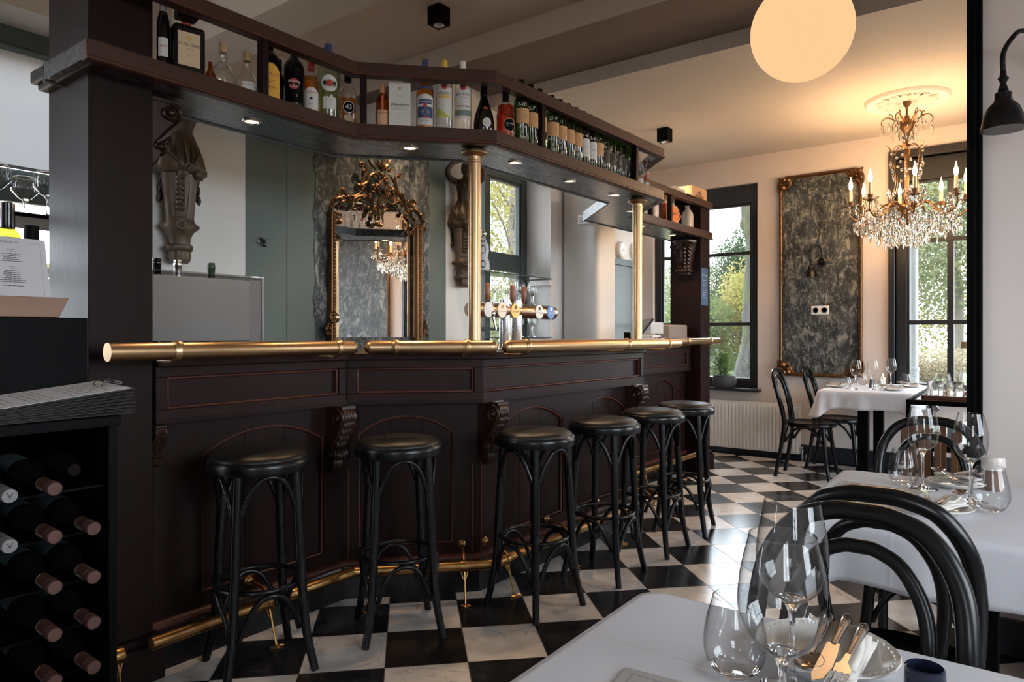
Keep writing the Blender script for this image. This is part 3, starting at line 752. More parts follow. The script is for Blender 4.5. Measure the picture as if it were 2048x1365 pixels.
# ================================================================== bar stools
def smooth_path(pts, n=6):
    """Catmull-Rom through the points"""
    P = [V(p) for p in pts]; out = []
    for i in range(len(P)-1):
        p0 = P[max(0,i-1)]; p1 = P[i]; p2 = P[i+1]; p3 = P[min(len(P)-1,i+2)]
        for k in range(n):
            t = k/n; out.append(.5*((2*p1)+(p2-p0)*t+(2*p0-5*p1+4*p2-p3)*t*t+(3*p1-p0-3*p2+p3)*t**3))
    out.append(P[-1]); return out
def lerp_list(a, n):
    out = []
    for i in range(n):
        f = i/(n-1)*(len(a)-1); k = min(len(a)-2, int(f)); out.append(a[k]+(a[k+1]-a[k])*(f-k))
    return out
def stool():
    t = thing('bar_stool', 'x', 'bar stool')
    b = MB(); b.lathe([(.0005,.788),(.06,.787),(.11,.784),(.145,.778),(.160,.770),(.166,.762),(.166,.757),(.02,.756)], 40); b.build('seat_cushion', M_LEATHER, t, ang=60)
    b = MB(); b.lathe([(.166,.758),(.172,.759),(.178,.753),(.180,.742),(.180,.722),(.177,.716),(.150,.716),(.150,.75)], 40); b.build('seat_ring', M_BLACK, t, ang=40)
    for k in range(4):
        a = k*pi/2; c, s = cos(a), sin(a)
        rz = [(.140,.722),(.147,.60),(.155,.48),(.162,.36),(.168,.26),(.177,.17),(.193,.085),(.215,.0)]
        pts = smooth_path([(r*c, r*s, z) for r,z in rz], 4)
        b = MB(); b.tube(pts, lerp_list([.0175,.018,.0175,.0165,.0155,.0145], len(pts)), 10); b.build('leg', M_BLACK, t, ang=60)
    b = MB(); b.tube([(.148*cos(2*pi*k/36), .148*sin(2*pi*k/36), .312) for k in range(36)], .0095, 8, closed=True); b.build('foot_ring', M_BLACK, t, ang=70)
    for k in range(4):
        for (rr, zl, zh, tr, pw) in ((.150,.575,.706,.0095,2.4),(.163,.155,.298,.0095,2.4)):
            pts = []
            for j in range(19):
                f = j/18; a = k*pi/2 + radians(6)+(pi/2-radians(12))*f
                u = abs(2*f-1); h = (1-u**pw)
                r = rr*(1-.05*h)
                pts.append((r*cos(a), r*sin(a), zl+(zh-zl)*h))
            b = MB(); b.tube(pts, tr, 7, up=(0,0,1)); b.build('brace', M_BLACK, t, ang=70)
    return t
st0 = stool()
SG = 'black bentwood bar stools along the bar'
STOOLS = [(-2.222,1.462,27,'black bentwood bar stool closest to the square column and wine rack, first of the row'),
 (-2.045,1.985,10,'black bentwood bar stool standing before the middle angled panel of the bar'),
 (-1.735,2.515,36,'third black bentwood bar stool from the wine rack, just past the bar corner'),
 (-1.685,3.06,47,'fourth black bentwood bar stool from the wine rack, before two arched panels'),
 (-1.67,3.59,46,'fifth black bentwood bar stool from the wine rack, second from the window end'),
 (-1.675,4.06,56,'last black bentwood bar stool of the row, nearest the window and radiator')]
for i, (x, y, rz, lab) in enumerate(STOOLS):
    o = st0 if i == 0 else dup(st0, (0,0,0))
    o.location = (x,y,0); o.rotation_euler = (0,0,radians(rz)); o['label'] = lab; o['group'] = SG

# ================================================================== bentwood chairs (facing +X, origin under the seat)
def chair():
    t = thing('bentwood_chair', 'x', 'chair')
    b = MB(); b.lathe([(.0005,.452),(.12,.452),(.185,.458),(.198,.466),(.203,.458),(.203,.440),(.196,.432),(.1,.430)], 40, sx=1.0, sy=.97); b.build('seat', M_BLACK, t, ang=40)
    half = [(-.245,.150,0),(-.205,.140,.22),(-.178,.140,.44),(-.195,.152,.58),(-.225,.158,.70),(-.255,.147,.80),(-.275,.105,.868),(-.283,.048,.893)]
    full = half + [(-.284,0,.896)] + [(x,-y,z) for x,y,z in half[::-1]]
    pts = smooth_path(full, 6)
    n = len(pts); rad = [.0165-.002*abs(2*i/(n-1)-1)**4*0 for i in range(n)]
    b = MB(); b.tube(pts, rad, 12); b.build('back_hoop', M_BLACK, t, ang=70)
    half = [(-.180,.075,.455),(-.196,.092,.56),(-.222,.106,.67),(-.246,.100,.755),(-.262,.068,.815),(-.269,.030,.838)]
    pts = smooth_path(half + [(-.270,0,.841)] + [(x,-y,z) for x,y,z in half[::-1]], 6)
    b = MB(); b.tube(pts, .0125, 10); b.build('inner_hoop', M_BLACK, t, ang=70)
    for s in (-1,1):
        pts = smooth_path([(.125,s*.125,.435),(.140,s*.138,.30),(.158,s*.152,.14),(.185,s*.172,0)], 5)
        b = MB(); b.tube(pts, lerp_list([.0175,.0165,.014], len(pts)), 10); b.build('leg', M_BLACK, t, ang=70)
    cs = [(.128,.128),(-.172,.150),(-.172,-.150),(.128,-.128)]
    for k in range(4):
        A = cs[k]; B = cs[(k+1)%4]; pts = []
        for j in range(17):
            f = j/16; u = abs(2*f-1); h = 1-u**2.4; m = .02+.96*f
            pts.append((A[0]+(B[0]-A[0])*m, A[1]+(B[1]-A[1])*m, .295+.130*h))
        b = MB(); b.tube(pts, .0095, 7); b.build('brace', M_BLACK, t, ang=70)
    return t
ch0 = chair()
CHAIRS = [(-.221,1.016,-90,'black bentwood chair pulled up to the foreground table, its hoop back nearest the camera'),
 (-.221,1.741,90,'black bentwood chair back to back with the foreground one, tucked under the second table'),
 (-.255,2.55,-90,'black bentwood chair at the far side of the second table, before the slatted crate'),
 (-1.43,6.17,0,'black bentwood chair with its whole back showing, beside the table by the windows'),
 (-1.30,6.66,0,'black bentwood chair half hidden behind another, nearest the framed marbled panel')]
for i, (x, y, rz, lab) in enumerate(CHAIRS):
    o = ch0 if i == 0 else dup(ch0, (0,0,0))
    o.location = (x,y,0); o.rotation_euler = (0,0,radians(rz)); o['label'] = lab; o['group'] = 'black bentwood chairs at the laid tables'

# ================================================================== tables
def cloth_mat():
    t = NT('pressed_linen'); v = t.obj(); sx = t.n('ShaderNodeSeparateXYZ'); t.l(v, sx.inputs[0])
    n1 = t.noise(v, 9, 3); n2 = t.noise(t.obj((900,900,900)), 1, 2)
    def crease(a, c, w=.006): return t.math('SUBTRACT', 1, t.math('DIVIDE', t.math('ABSOLUTE', t.math('SUBTRACT', a, c)), w), clamp=True)
    h = t.math('MAXIMUM', crease(sx.outputs[0], -.155), crease(sx.outputs[0], .165)); h = t.math('MAXIMUM', h, crease(sx.outputs[1], .17)); h = t.math('MAXIMUM', h, crease(sx.outputs[1], -.15))
    h = t.math('ADD', t.math('MULTIPLY', h, .8), t.math('ADD', t.math('MULTIPLY', n1, 2.0), t.math('MULTIPLY', n2, .12)))
    t.bsdf(t.mix(n1, (.60,.60,.635), (.66,.66,.69)), .92, 0, bump=h, bstr=.35, bdist=.002); return t.m
M_LINEN = cloth_mat()
def table(x0,x1,y0,y1, lab, clab, drop=.15, legs=None, seed=1):
    cx, cy = (x0+x1)/2, (y0+y1)/2; w, d = (x1-x0)/2, (y1-y0)/2
    t = thing('dining_table', lab, 'table', (cx,cy,0))
    b = MB(); b.box(x0+.012,x1-.012,y0+.012,y1-.012,.722,.7535); b.build('table_top', M_BLACKM, t, bevel=.004)
    for (lx, ly) in (legs or [(cx,cy)]):
        b = MB(); b.box(lx-.038,lx+.038,ly-.038,ly+.038,.02,.722); b.build('pedestal', M_BLACKM, t, bevel=.003)
        b = MB(); b.box(lx-.10,lx+.10,ly-.10,ly+.10,0,.02); b.build('base_plate', M_BLACKM, t, bevel=.004)
    r = random.Random(seed)
    # draped cloth
    peri = []; n = 26; cr = .035
    def side(ax, ay, bx_, by_, m): return [(ax+(bx_-ax)*i/m, ay+(by_-ay)*i/m) for i in range(m)]
    pts = []
    for (sx_, sy_, a0) in ((1,1,0),(-1,1,90),(-1,-1,180),(1,-1,270)):
        ccx, ccy = sx_*(w-cr), sy_*(d-cr)
        for k in range(9):
            a = radians(a0+k*11.25); pts.append((ccx+cr*cos(a), ccy+cr*sin(a), cos(a), sin(a), k))
        nx = {0:(-(w-cr),(d)), 90:(-w,-(d-cr)), 180:((w-cr),-d), 270:(w,(d-cr))}[a0]
        px, py = pts[-1][0], pts[-1][1]; an = radians(a0+90)
        for i in range(1, n): pts.append((px+(nx[0]-px)*i/n, py+(nx[1]-py)*i/n, cos(an), sin(an), None))
    N = len(pts); ph = [r.uniform(0,6.28) for _ in range(4)]
    b = MB(); rows = 9; vs = []; fs = []
    # concentric top rings for a soft edge
    vs.append((cx,cy,.7605))
    for j, q in enumerate((.5,.97,1.0)):
        for (px,py,nx_,ny_,k) in pts: vs.append((cx+px*q, cy+py*q, .7605 if q < 1 else .7585))
    for i in range(N): fs.append((0, 1+i, 1+(i+1)%N))
    for j in range(2):
        for i in range(N): fs.append((1+j*N+i, 1+(j+1)*N+i, 1+(j+1)*N+(i+1)%N, 1+j*N+(i+1)%N))
    base = 1+2*N
    for k in range(1, rows+1):
        f = k/rows
        for i, (px,py,nx_,ny_,ck) in enumerate(pts):
            # distance to the nearest corner decides how far the cloth hangs
            cd = min(sqrt((abs(px)-w)**2+(abs(py)-d)**2), .2)
            c = max(0, 1-cd/.11)
            dr_ = drop*(1+.8*c**1.5)
            s = i/N*2*pi
            wave = (.006*sin(9*s+ph[0])+.005*sin(17*s+ph[1])+.003*sin(31*s+ph[2]))*f
            out = .004+.012*f+wave+.028*c*f*(1+.8*f)
            if c > 0: out += .010*sin(cd*70)*f
            vs.append((cx+px+nx_*out, cy+py+ny_*out, .7585-dr_*f-(.0 if f < 1 else .004*sin(13*s+ph[3]))))
    for k in range(rows):
        for i in range(N): fs.append((base+k*N+i, base+(k+1)*N+i, base+(k+1)*N+(i+1)%N, base+k*N+(i+1)%N))
    m = MB(); m.add(vs, fs)
    root = (cx,cy,0)
    o = m.build('tablecloth', M_LINEN, ang=80); 
    # object origin at the table centre so the pressed folds sit right
    o.data.transform(M.Translation((-cx,-cy,0))); o.location = (cx,cy,0)
    sd = o.modifiers.new('t', 'SOLIDIFY'); sd.thickness = .0012; sd.offset = 1
    tag(o, clab, 'tablecloth', 'white tablecloths')
    return t
table(-.52,.25,.32,1.095, 'black dining table nearest the camera under a white cloth', 'white pressed tablecloth on the foreground table with wine glasses', .15, seed=2)
table(-.462,.30,1.76,2.455, 'black dining table under a white cloth before the white partition wall', 'white tablecloth on the second table beside the hoop backed chairs', .135, seed=5)
table(-1.30,-.62,5.83,6.90, 'black two-legged dining table under a white cloth by the far windows', 'white tablecloth on the far table with folded corner, below the marbled panel', .135, legs=[(-1.02,6.15),(-.98,6.62)], seed=9)

# ================================================================== glassware
def cup(mb, outer, th, n=28, T=None, foot=True):
    """closed glass shell from an outer profile (bottom to rim); the last len marks the rim"""
    prof = outer[:]
    i0 = next(i for i,p in enumerate(outer) if p[0] > .0 and len(p) > 2)
    prof = [(p[0],p[1]) for p in outer]
    inner = [(max(.0004,p[0]-th), p[1]+(th*1.5 if k == 0 else 0)) for k,p in enumerate(outer[i0:])]
    inner[0] = (.0004, inner[0][1])
    mb.lathe(prof + [(prof[-1][0]-th*.5, prof[-1][1]+th*.4)] + inner[::-1], n, T)
def wine_outer(h=.232, rb=.045, rr=.033, rf=.038):
    hb = h*.46
    return [(.0004,0),(rf*.9,.0),(rf,.0012),(rf*.98,.0026),(rf*.55,.005),(rf*.22,.010),(.0048,.020),(.0036,.040),(.0034,hb-.030),(.0042,hb-.012),(.0080,hb-.003),
            (.016,hb+.004,1),(.027,hb+.013),(.037,hb+.026),(.0433*rb/.045,hb+.040),(rb,hb+.053),(rb*.985,hb+.066),(rb*.95,hb+.082),(rb*.87,hb+.100),(rr*1.03,h-.006),(rr,h)]
def wine_obj(name, h, rb, rr, mat, n=28):
    o = wine_outer(h, rb, rr); k = 11
    t = thing(name, None, None)
    b = MB(); b.lathe([(p[0],p[1]) for p in o[:k]] + [(.016,o[k][1]+.0035),(.008,o[k][1]+.0045),(.0004,o[k][1]+.0045)], n); b.build('stem', M_GLASS, t, local=True, ang=70)
    b = MB(); ou = [(p[0],p[1]) for p in o[k:]]; b.lathe_open([(.0004,ou[0][1]+.005),(.010,ou[0][1]+.0045)] + [(p[0],p[1]+.0005) for p in ou], n)
    b.lathe_open([(rr-.0013,h-.001),(rr-.0012,h+.0006),(rr,h+.0006),(rr,h-.001)], n); b.build('bowl', M_WINE, t, local=True, ang=70)
    return t
def tumbler_outer(h=.10, rb=.040, rr=.0275):
    return [(.0004,0),(.018,0),(.024,.003),(.0305,.010,1),(.0365,.020),(rb*.985,.031),(rb,.042),(rb*.965,.058),(rb*.88,.075),(rr*1.06,h-.008),(rr,h)]
def tumbler_obj(name, h, rb, rr, mat, n=28):
    o = tumbler_outer(h, rb, rr); t = thing(name, None, None)
    b = MB(); b.lathe([(p[0],p[1]) for p in o[:4]] + [(.029,.0115),(.02,.009),(.0004,.008)], n); b.build('thick_base', M_GLASS, t, local=True, ang=70)
    b = MB(); b.lathe_open([(p[0],p[1]) for p in o[3:]], n); b.lathe_open([(rr-.0014,h-.001),(rr-.0013,h+.0006),(rr,h+.0006),(rr,h-.001)], n); b.build('bowl', M_WINE, t, local=True, ang=70)
    return t
ZT = .7618
def put(o, x, y, z, label, cat, group=None, rz=0):
    o.location = (x,y,z); o.rotation_euler = (0,0,rz); return tag(o, label, cat, group)
def clone(o, x, y, z, label, group=None, rz=0):
    c = dup(o, (x,y,z), rz); c['label'] = label
    if group: c['group'] = group
    return c
G1 = 'stemmed wine glasses on the laid tables'; G2 = 'stemless water glasses on the laid tables'
put(wine_obj('wine_glass', .232, .0445, .033, M_WINE, 48), -.197,.734,ZT, 'clear wine glass nearest the camera on the foreground table', 'wine glass', G1)
put(wine_obj('wine_glass', .232, .0425, .0325, M_WINE, 48), -.227,.888,ZT, 'taller-standing clear wine glass just behind the nearest one, by the foreground plate', 'wine glass', G1)
put(tumbler_obj('water_glass', .100, .0395, .0275, M_WINE, 48), -.297,.885,ZT, 'clear stemless glass with rounded belly on the foreground table, beside two wine glasses', 'glass', G2)
g = put(wine_obj('wine_glass', .232, .040, .029, M_WINE, 32), -.224,2.263,ZT, 'clear wine glass on the second table, in front of the slatted crate', 'wine glass', G1)
clone(g, -.105,2.16,ZT, 'clear wine glass on the second table, overlapping the black door casing', G1)
g = put(tumbler_obj('water_glass', .104, .040, .029, M_WINE, 32), -.275,2.295,ZT, 'stemless glass with small etched lettering on the second table', 'glass', G2)
b = MB(); wrap_text(b, 'BRU', .016, .0398, .058, atan2(-2.295,.275)); wrap_text(b, '~', .02, .0385, .072, atan2(-2.295,.275))
b.build('etched_lettering', plain('etched_white', (.6,.6,.62), .7), g, local=True)
put(tumbler_obj('water_glass', .110, .042, .030, M_WINE, 32), -.060,2.075,ZT, 'large stemless glass at the wall end of the second table', 'glass', G2)
w3 = wine_obj('wine_glass', .232, .041, .030, M_THIN, 24)
for i, (x,y,l) in enumerate([(-1.06,6.05,'first wine glass from the tablecloth corner on the far table'),(-.945,6.08,'wine glass at the middle of the far table, in front of the salt and pepper'),(-.90,6.72,'wine glass at the back of the far table, against the window frame')]):
    o = w3 if i == 0 else dup(w3, (0,0,0))
    put(o, x,y,ZT, l, 'wine glass', G1)
t3 = tumbler_obj('water_glass', .100, .040, .028, M_THIN, 24)
for i, (x,y,l) in enumerate([(-1.135,6.06,'stemless glass left of the first wine glass on the far table'),(-1.10,6.55,'stemless glass behind the first wine glass on the far table'),(-.915,6.20,'stemless glass right of the middle wine glass on the far table'),(-.80,6.78,'stemless glass at the window end of the far table, beside the trolley')]):
    o = t3 if i == 0 else dup(t3, (0,0,0))
    put(o, x,y,ZT, l, 'glass', G2)

# plates, napkins and cutlery
M_NAP = plain('cream_napkin', (.66,.62,.57), .9, 0, .05, 30)
M_SILV = plain('old_silver', (.50,.42,.36), .16, 1, .2, 20)
def plate(name, r, x, y, lab, beads=True, mat=None):
    t = thing(name, lab, 'plate', (x,y,ZT), 0, 'cream side plates laid on the tables')
    b = MB(); b.lathe([(.0005,.001),(r*.55,.0),(r*.62,.003),(r*.80,.009),(r*.97,.0145),(r,.017),(r*.985,.0185),(r*.80,.0125),(r*.64,.0065),(r*.55,.0045),(.0005,.0045)], 48, fn=(lambda a,z: 1+.006*cos(24*a) if z > .012 else 1) if beads else None)
    b.build('dish', mat or M_CHINA, t, ang=50, local=True)
    if beads:
        b = MB()
        for k in range(44):
            a = 2*pi*k/44; b.ell((r*.90*cos(a), r*.90*sin(a), .0165), .0021, 5, 4)
        b.build('beaded_rim', M_CHINA, t, local=True)
    return t
def napkin(x, y, rz, lab, L=.125, w=.05):
    b = MB(); n = 10; m = 8
    for s in range(3):
        vs = []; fs = []; z0 = .006+.006*s
        for i in range(n+1):
            for j in range(m+1):
                u = i/n-.5; v_ = j/m-.5; vs.append((v_*w*(1-.12*s)+.006*sin(3*u+s), u*L*(1-.05*s), z0+.005*cos(v_*pi)+.0018*sin(9*u+s*2)+(.004 if s == 2 and abs(v_) > .3 else 0)))
        for i in range(n):
            for j in range(m): a = i*(m+1)+j; fs.append((a,a+1,a+m+2,a+m+1))
        b.add(vs, fs)
    o = b.build('napkin', M_NAP, ang=80, local=True); md = o.modifiers.new('t','SOLIDIFY'); md.thickness = .003
    return put(o, x, y, ZT+.013, lab, 'napkin', 'folded cream napkins on plates', rz)
def cutlery(kind, x, y, rz, z, lab):
    """lies along +Y, handle at +Y"""
    t = thing(kind, lab, kind, (x,y,z+.009), rz, 'silver cutlery resting on the napkins')
    b = MB(); pts = [(0,.105,.004),(0,.095,.004),(0,.07,.004),(0,.04,.004),(0,.01,.004),(0,-.002,.004)]
    b.tube(pts, [.0045,.0085,.0072,.0058,.0046,.0036], 10, up=(0,0,1), flat=.65)
    for k in range(5): b.ell((0,.088-.008*k,.0085),(.0018,.003,.0012),6,4)
    b.build('handle', M_SILV, t, local=True, ang=60)
    b = MB()
    if kind == 'knife':
        b.prism([(-.008,0),(.007,0),(.009,-.03),(.010,-.07),(.006,-.105),(-.004,-.118),(-.008,-.10)], .0035, .0048); nm = 'blade'
    elif kind == 'fork':
        b.prism([(-.003,.002),(.003,.002),(.004,-.03),(.011,-.048),(.012,-.062),(-.012,-.062),(-.011,-.048),(-.004,-.03)], .0035, .0053)
        for k in range(4): b.tube([(-.0098+.0065*k,-.060,.0045),(-.0095+.0063*k,-.085,.003),(-.009+.006*k,-.105,.0045)], [.0018,.0016,.0008], 6)
        nm = 'tines'
    else:
        b.tube([(0,.002,.004),(0,-.04,.004)], [.0035,.0030], 8)
        vs = []; b.lathe([(.0005,-.006),(.010,-.0045),(.017,0),(.019,.004),(.0185,.0045),(.016,.001),(.009,-.003),(.0005,-.0045)], 24, M.Translation((0,-.062,.004)), sx=.95, sy=1.4); nm = 'bowl'
    b.build(nm, M_SILV if kind == 'spoon' else M_CHROME, t, local=True, ang=50)
    return t
plate('side_plate', .090, -.212,1.0, 'cream beaded side plate on the foreground table, under a napkin and cutlery')
napkin(-.195,.975,radians(4), 'cream napkin folded under knife, fork and spoon on the foreground plate', .15,.075)
cutlery('knife', -.192,.952,radians(2), ZT+.030, 'silver knife with chased handle, middle piece on the foreground napkin')
cutlery('spoon', -.212,.948,radians(4), ZT+.027, 'silver spoon lying beside the knife on the foreground napkin')
cutlery('fork', -.172,.940,radians(0), ZT+.027, 'silver fork on the edge of the foreground napkin, nearest the dark jar')
plate('side_plate', .074, -.150,2.345, 'cream side plate on the second table, farther of its two plates')
napkin(-.145,2.33,radians(60), 'cream napkin on the farther plate of the second table')
cutlery('spoon', -.175,2.335,radians(200), ZT+.024, 'spoon on the farther plate of the second table, bowl to the side')
cutlery('knife', -.15,2.34,radians(-25), ZT+.026, 'knife crossing the napkin on the farther plate of the second table')
cutlery('fork', -.12,2.345,radians(-35), ZT+.026, 'fork on the farther plate of the second table')
plate('side_plate', .078, -.165,1.99, 'cream side plate on the second table, nearer of its two plates')
napkin(-.150,1.985,radians(-20), 'cream napkin on the nearer plate of the second table')
cutlery('fork', -.19,2.0,radians(188), ZT+.024, 'fork with tines pointing at the crate on the nearer plate of the second table')
cutlery('spoon', -.135,2.01,radians(170), ZT+.026, 'round silver spoon mirroring a lamp on the nearer plate of the second table')
for (x,y,a,l) in ((-1.23,6.22,80,'left end of the far table'),(-.80,6.12,100,'near right corner of the far table'),(-.74,6.60,95,'window end of the far table')):
    plate('side_plate', .085, x, y, 'cream side plate at the '+l, beads=False)
    napkin(x, y, radians(a), 'cream napkin folded on the plate at the '+l)
    cutlery('knife', x+.0, y+.01, radians(a), ZT+.026, 'knife lying across the napkin at the '+l)
# small things on the tables
b = MB(); b.lathe([(.0005,0),(.018,0),(.0215,.005),(.0225,.02),(.0215,.040),(.0195,.042),(.019,.036),(.018,.006),(.0005,.005)], 32)
tl = put(b.build('tealight_holder', plain('navy_glazed_glass', (.012,.016,.035), .12), ang=40), -.092,.955,ZT, 'dark blue glass tealight holder at the edge of the foreground table', 'candle holder')
b = MB(); b.lathe([(.0005,.005),(.016,.005),(.016,.014),(.0005,.0145)], 20); b.build('tealight', plain('wax', (.7,.66,.58), .5), tl, local=True)
def card(x0,y0,L,W,rz,lab,name='menu_card'):
    t = thing(name, lab, 'menu', (x0,y0,ZT), rz, 'grey menu cards on the tables')
    b = MB(); b.box(0,L,-W,0,0,.0035); b.build('cover', plain('grey_card', (.36,.34,.33), .7, 0, .05, 30), t, bevel=.001, local=True)
    b = MB()
    for (a,c,d,e) in ((.015,L-.015,-.0155,-.0145),(.015,L-.015,-W+.0145,-W+.0155),(.0145,.0155,-W+.015,-.015),(L-.0155,L-.0145,-W+.015,-.015)): b.box(a,c,d,e,.0035,.0038)
    b.build('printed_border', M_GINK, t, local=True)
card(-.415,.812,.21,.15,radians(6),'grey bordered menu card at the near edge of the foreground table')
card(-.425,2.235,.21,.15,radians(-4),'grey menu card lying on the near left corner of the second table')
# pepper mill seen behind the second table glasses
t = thing('pepper_mill', 'squat cream and brown mill standing behind the large stemless glass', 'mill', (-.062,2.36,ZT))
b = MB(); b.lathe([(.0005,0),(.021,0),(.023,.01),(.020,.04),(.022,.058),(.0005,.058)], 24); b.build('body', plain('walnut_cap', (.16,.08,.05), .4), t, local=True)
b = MB(); b.lathe([(.0005,.058),(.026,.059),(.029,.066),(.029,.088),(.026,.095),(.0005,.096)], 24); b.build('cap', plain('cream_glaze', (.62,.56,.52), .3), t, local=True)
for i,(x,y,l,c) in enumerate(((-.985,6.30,'round black-topped pepper pot beside the candle on the far table',(.02,.02,.02)),(-.925,6.34,'round clear salt pot beside the pepper pot on the far table',(.6,.6,.6)))):
    t = thing('shaker', l, 'shaker', (x,y,ZT)); b = MB(); b.lathe([(.0005,0),(.019,0),(.021,.01),(.019,.042),(.012,.052),(.0005,.052)], 20); b.build('body', M_THIN if i else plain('grey_glass', (.1,.1,.11), .1), t, local=True)
    b = MB(); b.ell((0,0,.062),(.017,.017,.016),16,10); b.build('knob', plain('shaker_knob%d'%i, c, .3), t, local=True)
t = thing('candle', 'small lit cream candle beside the wine glasses on the far table', 'candle', (-.925,6.47,ZT))
b = MB(); b.lathe([(.0005,0),(.016,0),(.016,.085),(.0005,.083)], 18); b.build('wax', plain('candle_wax', (.75,.60,.40), .5), t, local=True)
b = MB(); b.lathe([(.0005,.088),(.004,.093),(.005,.099),(.002,.110),(.0003,.116)], 10); b.build('flame', emit('candle_flame', (1,.6,.22), 10), t, local=True)
# ================================================================== bottles on the overhead shelf
PROF = {
 'wine': [(.0,.0),(.94,0),(1,.012),(1,.60),(.96,.645),(.80,.695),(.55,.74),(.41,.79),(.37,.95),(.41,.952),(.41,.985),(.37,1)],
 'spirit': [(0,0),(.94,0),(1,.014),(1,.62),(.96,.67),(.80,.73),(.52,.78),(.38,.82),(.34,.92)],
 'tall': [(0,0),(.94,0),(1,.014),(1,.56),(.94,.62),(.72,.69),(.44,.75),(.34,.80),(.32,.92)],
 'onion': [(0,0),(.82,0),(.96,.08),(1,.20),(.97,.34),(.82,.46),(.50,.55),(.28,.61),(.33,.68),(.31,.74),(.25,.79),(.25,.86)],
 'bened': [(0,0),(.90,0),(1,.03),(1,.22),(.90,.36),(.60,.52),(.36,.66),(.30,.80),(.30,.94)],
 'flask': [(0,0),(.92,0),(1,.02),(1,.42),(.90,.52),(.55,.62),(.34,.72),(.32,.90)],
 'kahl': [(0,0),(.94,0),(1,.02),(1,.66),(.92,.73),(.66,.80),(.36,.86),(.33,.93)],
 'jug': [(0,0),(.86,0),(.96,.03),(1,.2),(1,.55),(.90,.70),(.62,.80),(.38,.87),(.36,.93),(.44,.96),(.42,1)],
}
M_GREENG = thin('green_bottle_glass', (.13,.24,.03), .12)
M_DKGREEN = thin('dark_green_bottle_glass', (.035,.06,.02), .2)
M_DKBOT = plain('near_black_bottle_glass', (.006,.0045,.004), .08, specular_ior_level=.35)
M_AMBER = thin('amber_liquor', (.95,.55,.12), .35)
M_BROWNL = thin('brown_liquor', (.62,.27,.08), .3)
M_REDL = thin('red_liquor', (.70,.16,.05), .3)
M_PALEG = thin('pale_green_glass', (.80,.90,.76), .4)
M_PALEL = thin('pale_vermouth', (.82,.86,.58), .6)
M_CORK = plain('cork', (.48,.32,.17), .8, 0, .2, 60)
M_BEIGE = plain('beige_label', (.58,.33,.155), .8, 0, .05, 20)
M_LABW = plain('white_label', (.62,.60,.57), .8, 0, .05, 20)
M_CHALK = plain('white_marker', (.62,.62,.58), .8)
def cmat(n, c, r=.5, m=0): return plain(n, c, r, m, .05, 20)
M_NAVY = cmat('navy_ink', (.03,.05,.14)); M_REDI = cmat('red_ink', (.42,.03,.03)); M_YEL = cmat('yellow_ink', (.75,.45,.05)); M_GOLD = cmat('gold_ink', (.50,.32,.12), .4, .6)
def bprof(kind, r, h): return [(max(.0004, a*r), z*h) for a, z in PROF[kind]]
def patch(mb, r, z0, z1, a0, ha, n=16, arch=0):
    vs = []; fs = []
    for i in range(n+1):
        u = i/n*2-1; a = a0+ha*u
        zt = z1-arch*(u*u)
        vs += [(r*cos(a), r*sin(a), z0), (r*cos(a), r*sin(a), zt)]
    for i in range(n): fs.append((2*i, 2*i+2, 2*i+3, 2*i+1))
    mb.add(vs, fs)
def wdisc(mb, r, zc, a0, rad, ry=None, n=24):
    ry = ry or rad; vs = [(r*cos(a0), r*sin(a0), zc)]; fs = []
    for i in range(n):
        t = 2*pi*i/n; a = a0+rad*cos(t)/r; vs.append((r*cos(a), r*sin(a), zc+ry*sin(t)))
    for i in range(n): fs.append((0, 1+i, 1+(i+1)%n))
    mb.add(vs, fs)
def bottle(x, y, r, h, kind, gmat, lab, liquid=None, level=.5, cap=None, labels=(), face=-.8, z=2.117, group=None, name='liquor_bottle', lip=None):
    """labels: (z0,z1,half angle,mat,[(text,size,zc,mat)],[(disc radius,zc,mat)],arch,angle offset)"""
    t = thing(name, lab, 'bottle', (x,y,z), 0, group)
    pr = bprof(kind, r, h)
    b = MB(); b.lathe(pr, 28); b.build('glass_body', gmat, t, local=True, ang=50)
    if liquid:
        lp_ = []; zt = level*h
        for (a,c) in pr:
            if c < zt: lp_.append((max(.0004,a-.003), max(c,.004)))
            else: break
        lp_.append((lp_[-1][0], zt)); lp_.append((.0004, zt))
        b = MB(); b.lathe(lp_, 24); b.build('liquid', liquid, t, local=True, ang=50)
    if cap:
        cr, z0, z1, cm = cap
        b = MB(); b.lathe([(.0004,z0*h),(cr,z0*h),(cr*1.02,z0*h+.002),(cr,z1*h-.002),(cr*.9,z1*h),(.0004,z1*h)], 20); b.build('cap', cm, t, local=True, ang=40)
    for L in labels:
        z0, z1, ha, mt, txts, discs, arch, da = (list(L)+[(),(),0,0][len(L)-4:]) if len(L) < 8 else L
        rr = r*max(a for a,c in PROF[kind] if True)
        # radius on the bottle at the label's middle
        zc_ = (z0+z1)/2*h; rr = r
        for i in range(len(pr)-1):
            if pr[i][1] <= zc_ <= pr[i+1][1] and pr[i+1][1] > pr[i][1]:
                f = (zc_-pr[i][1])/(pr[i+1][1]-pr[i][1]); rr = pr[i][0]+(pr[i+1][0]-pr[i][0])*f
        a0 = face+da; lb = None
        if mt is not None:
            b = MB(); patch(b, rr+.0007, z0*h, z1*h, a0, ha, arch=arch); lb = b.build('label', mt, t, local=True, ang=80)
        for (dr_, dz, dm) in discs:
            b = MB(); wdisc(b, rr+.0012, dz*h, a0, dr_); b.build('label_badge', dm, lb or t, local=True, ang=80)
        for k, T in enumerate(txts):
            b = MB(); wrap_text(b, T[0], T[1], rr+.0016+.0002*k, T[2]*h, a0+(T[4] if len(T) > 4 else 0)); b.build('lettering', T[3], lb or t, local=True, ang=80)
    return t
GL = 'liquor bottles on the overhead shelf'; GW = 'marked wine bottles on the overhead shelf'
F_ = radians
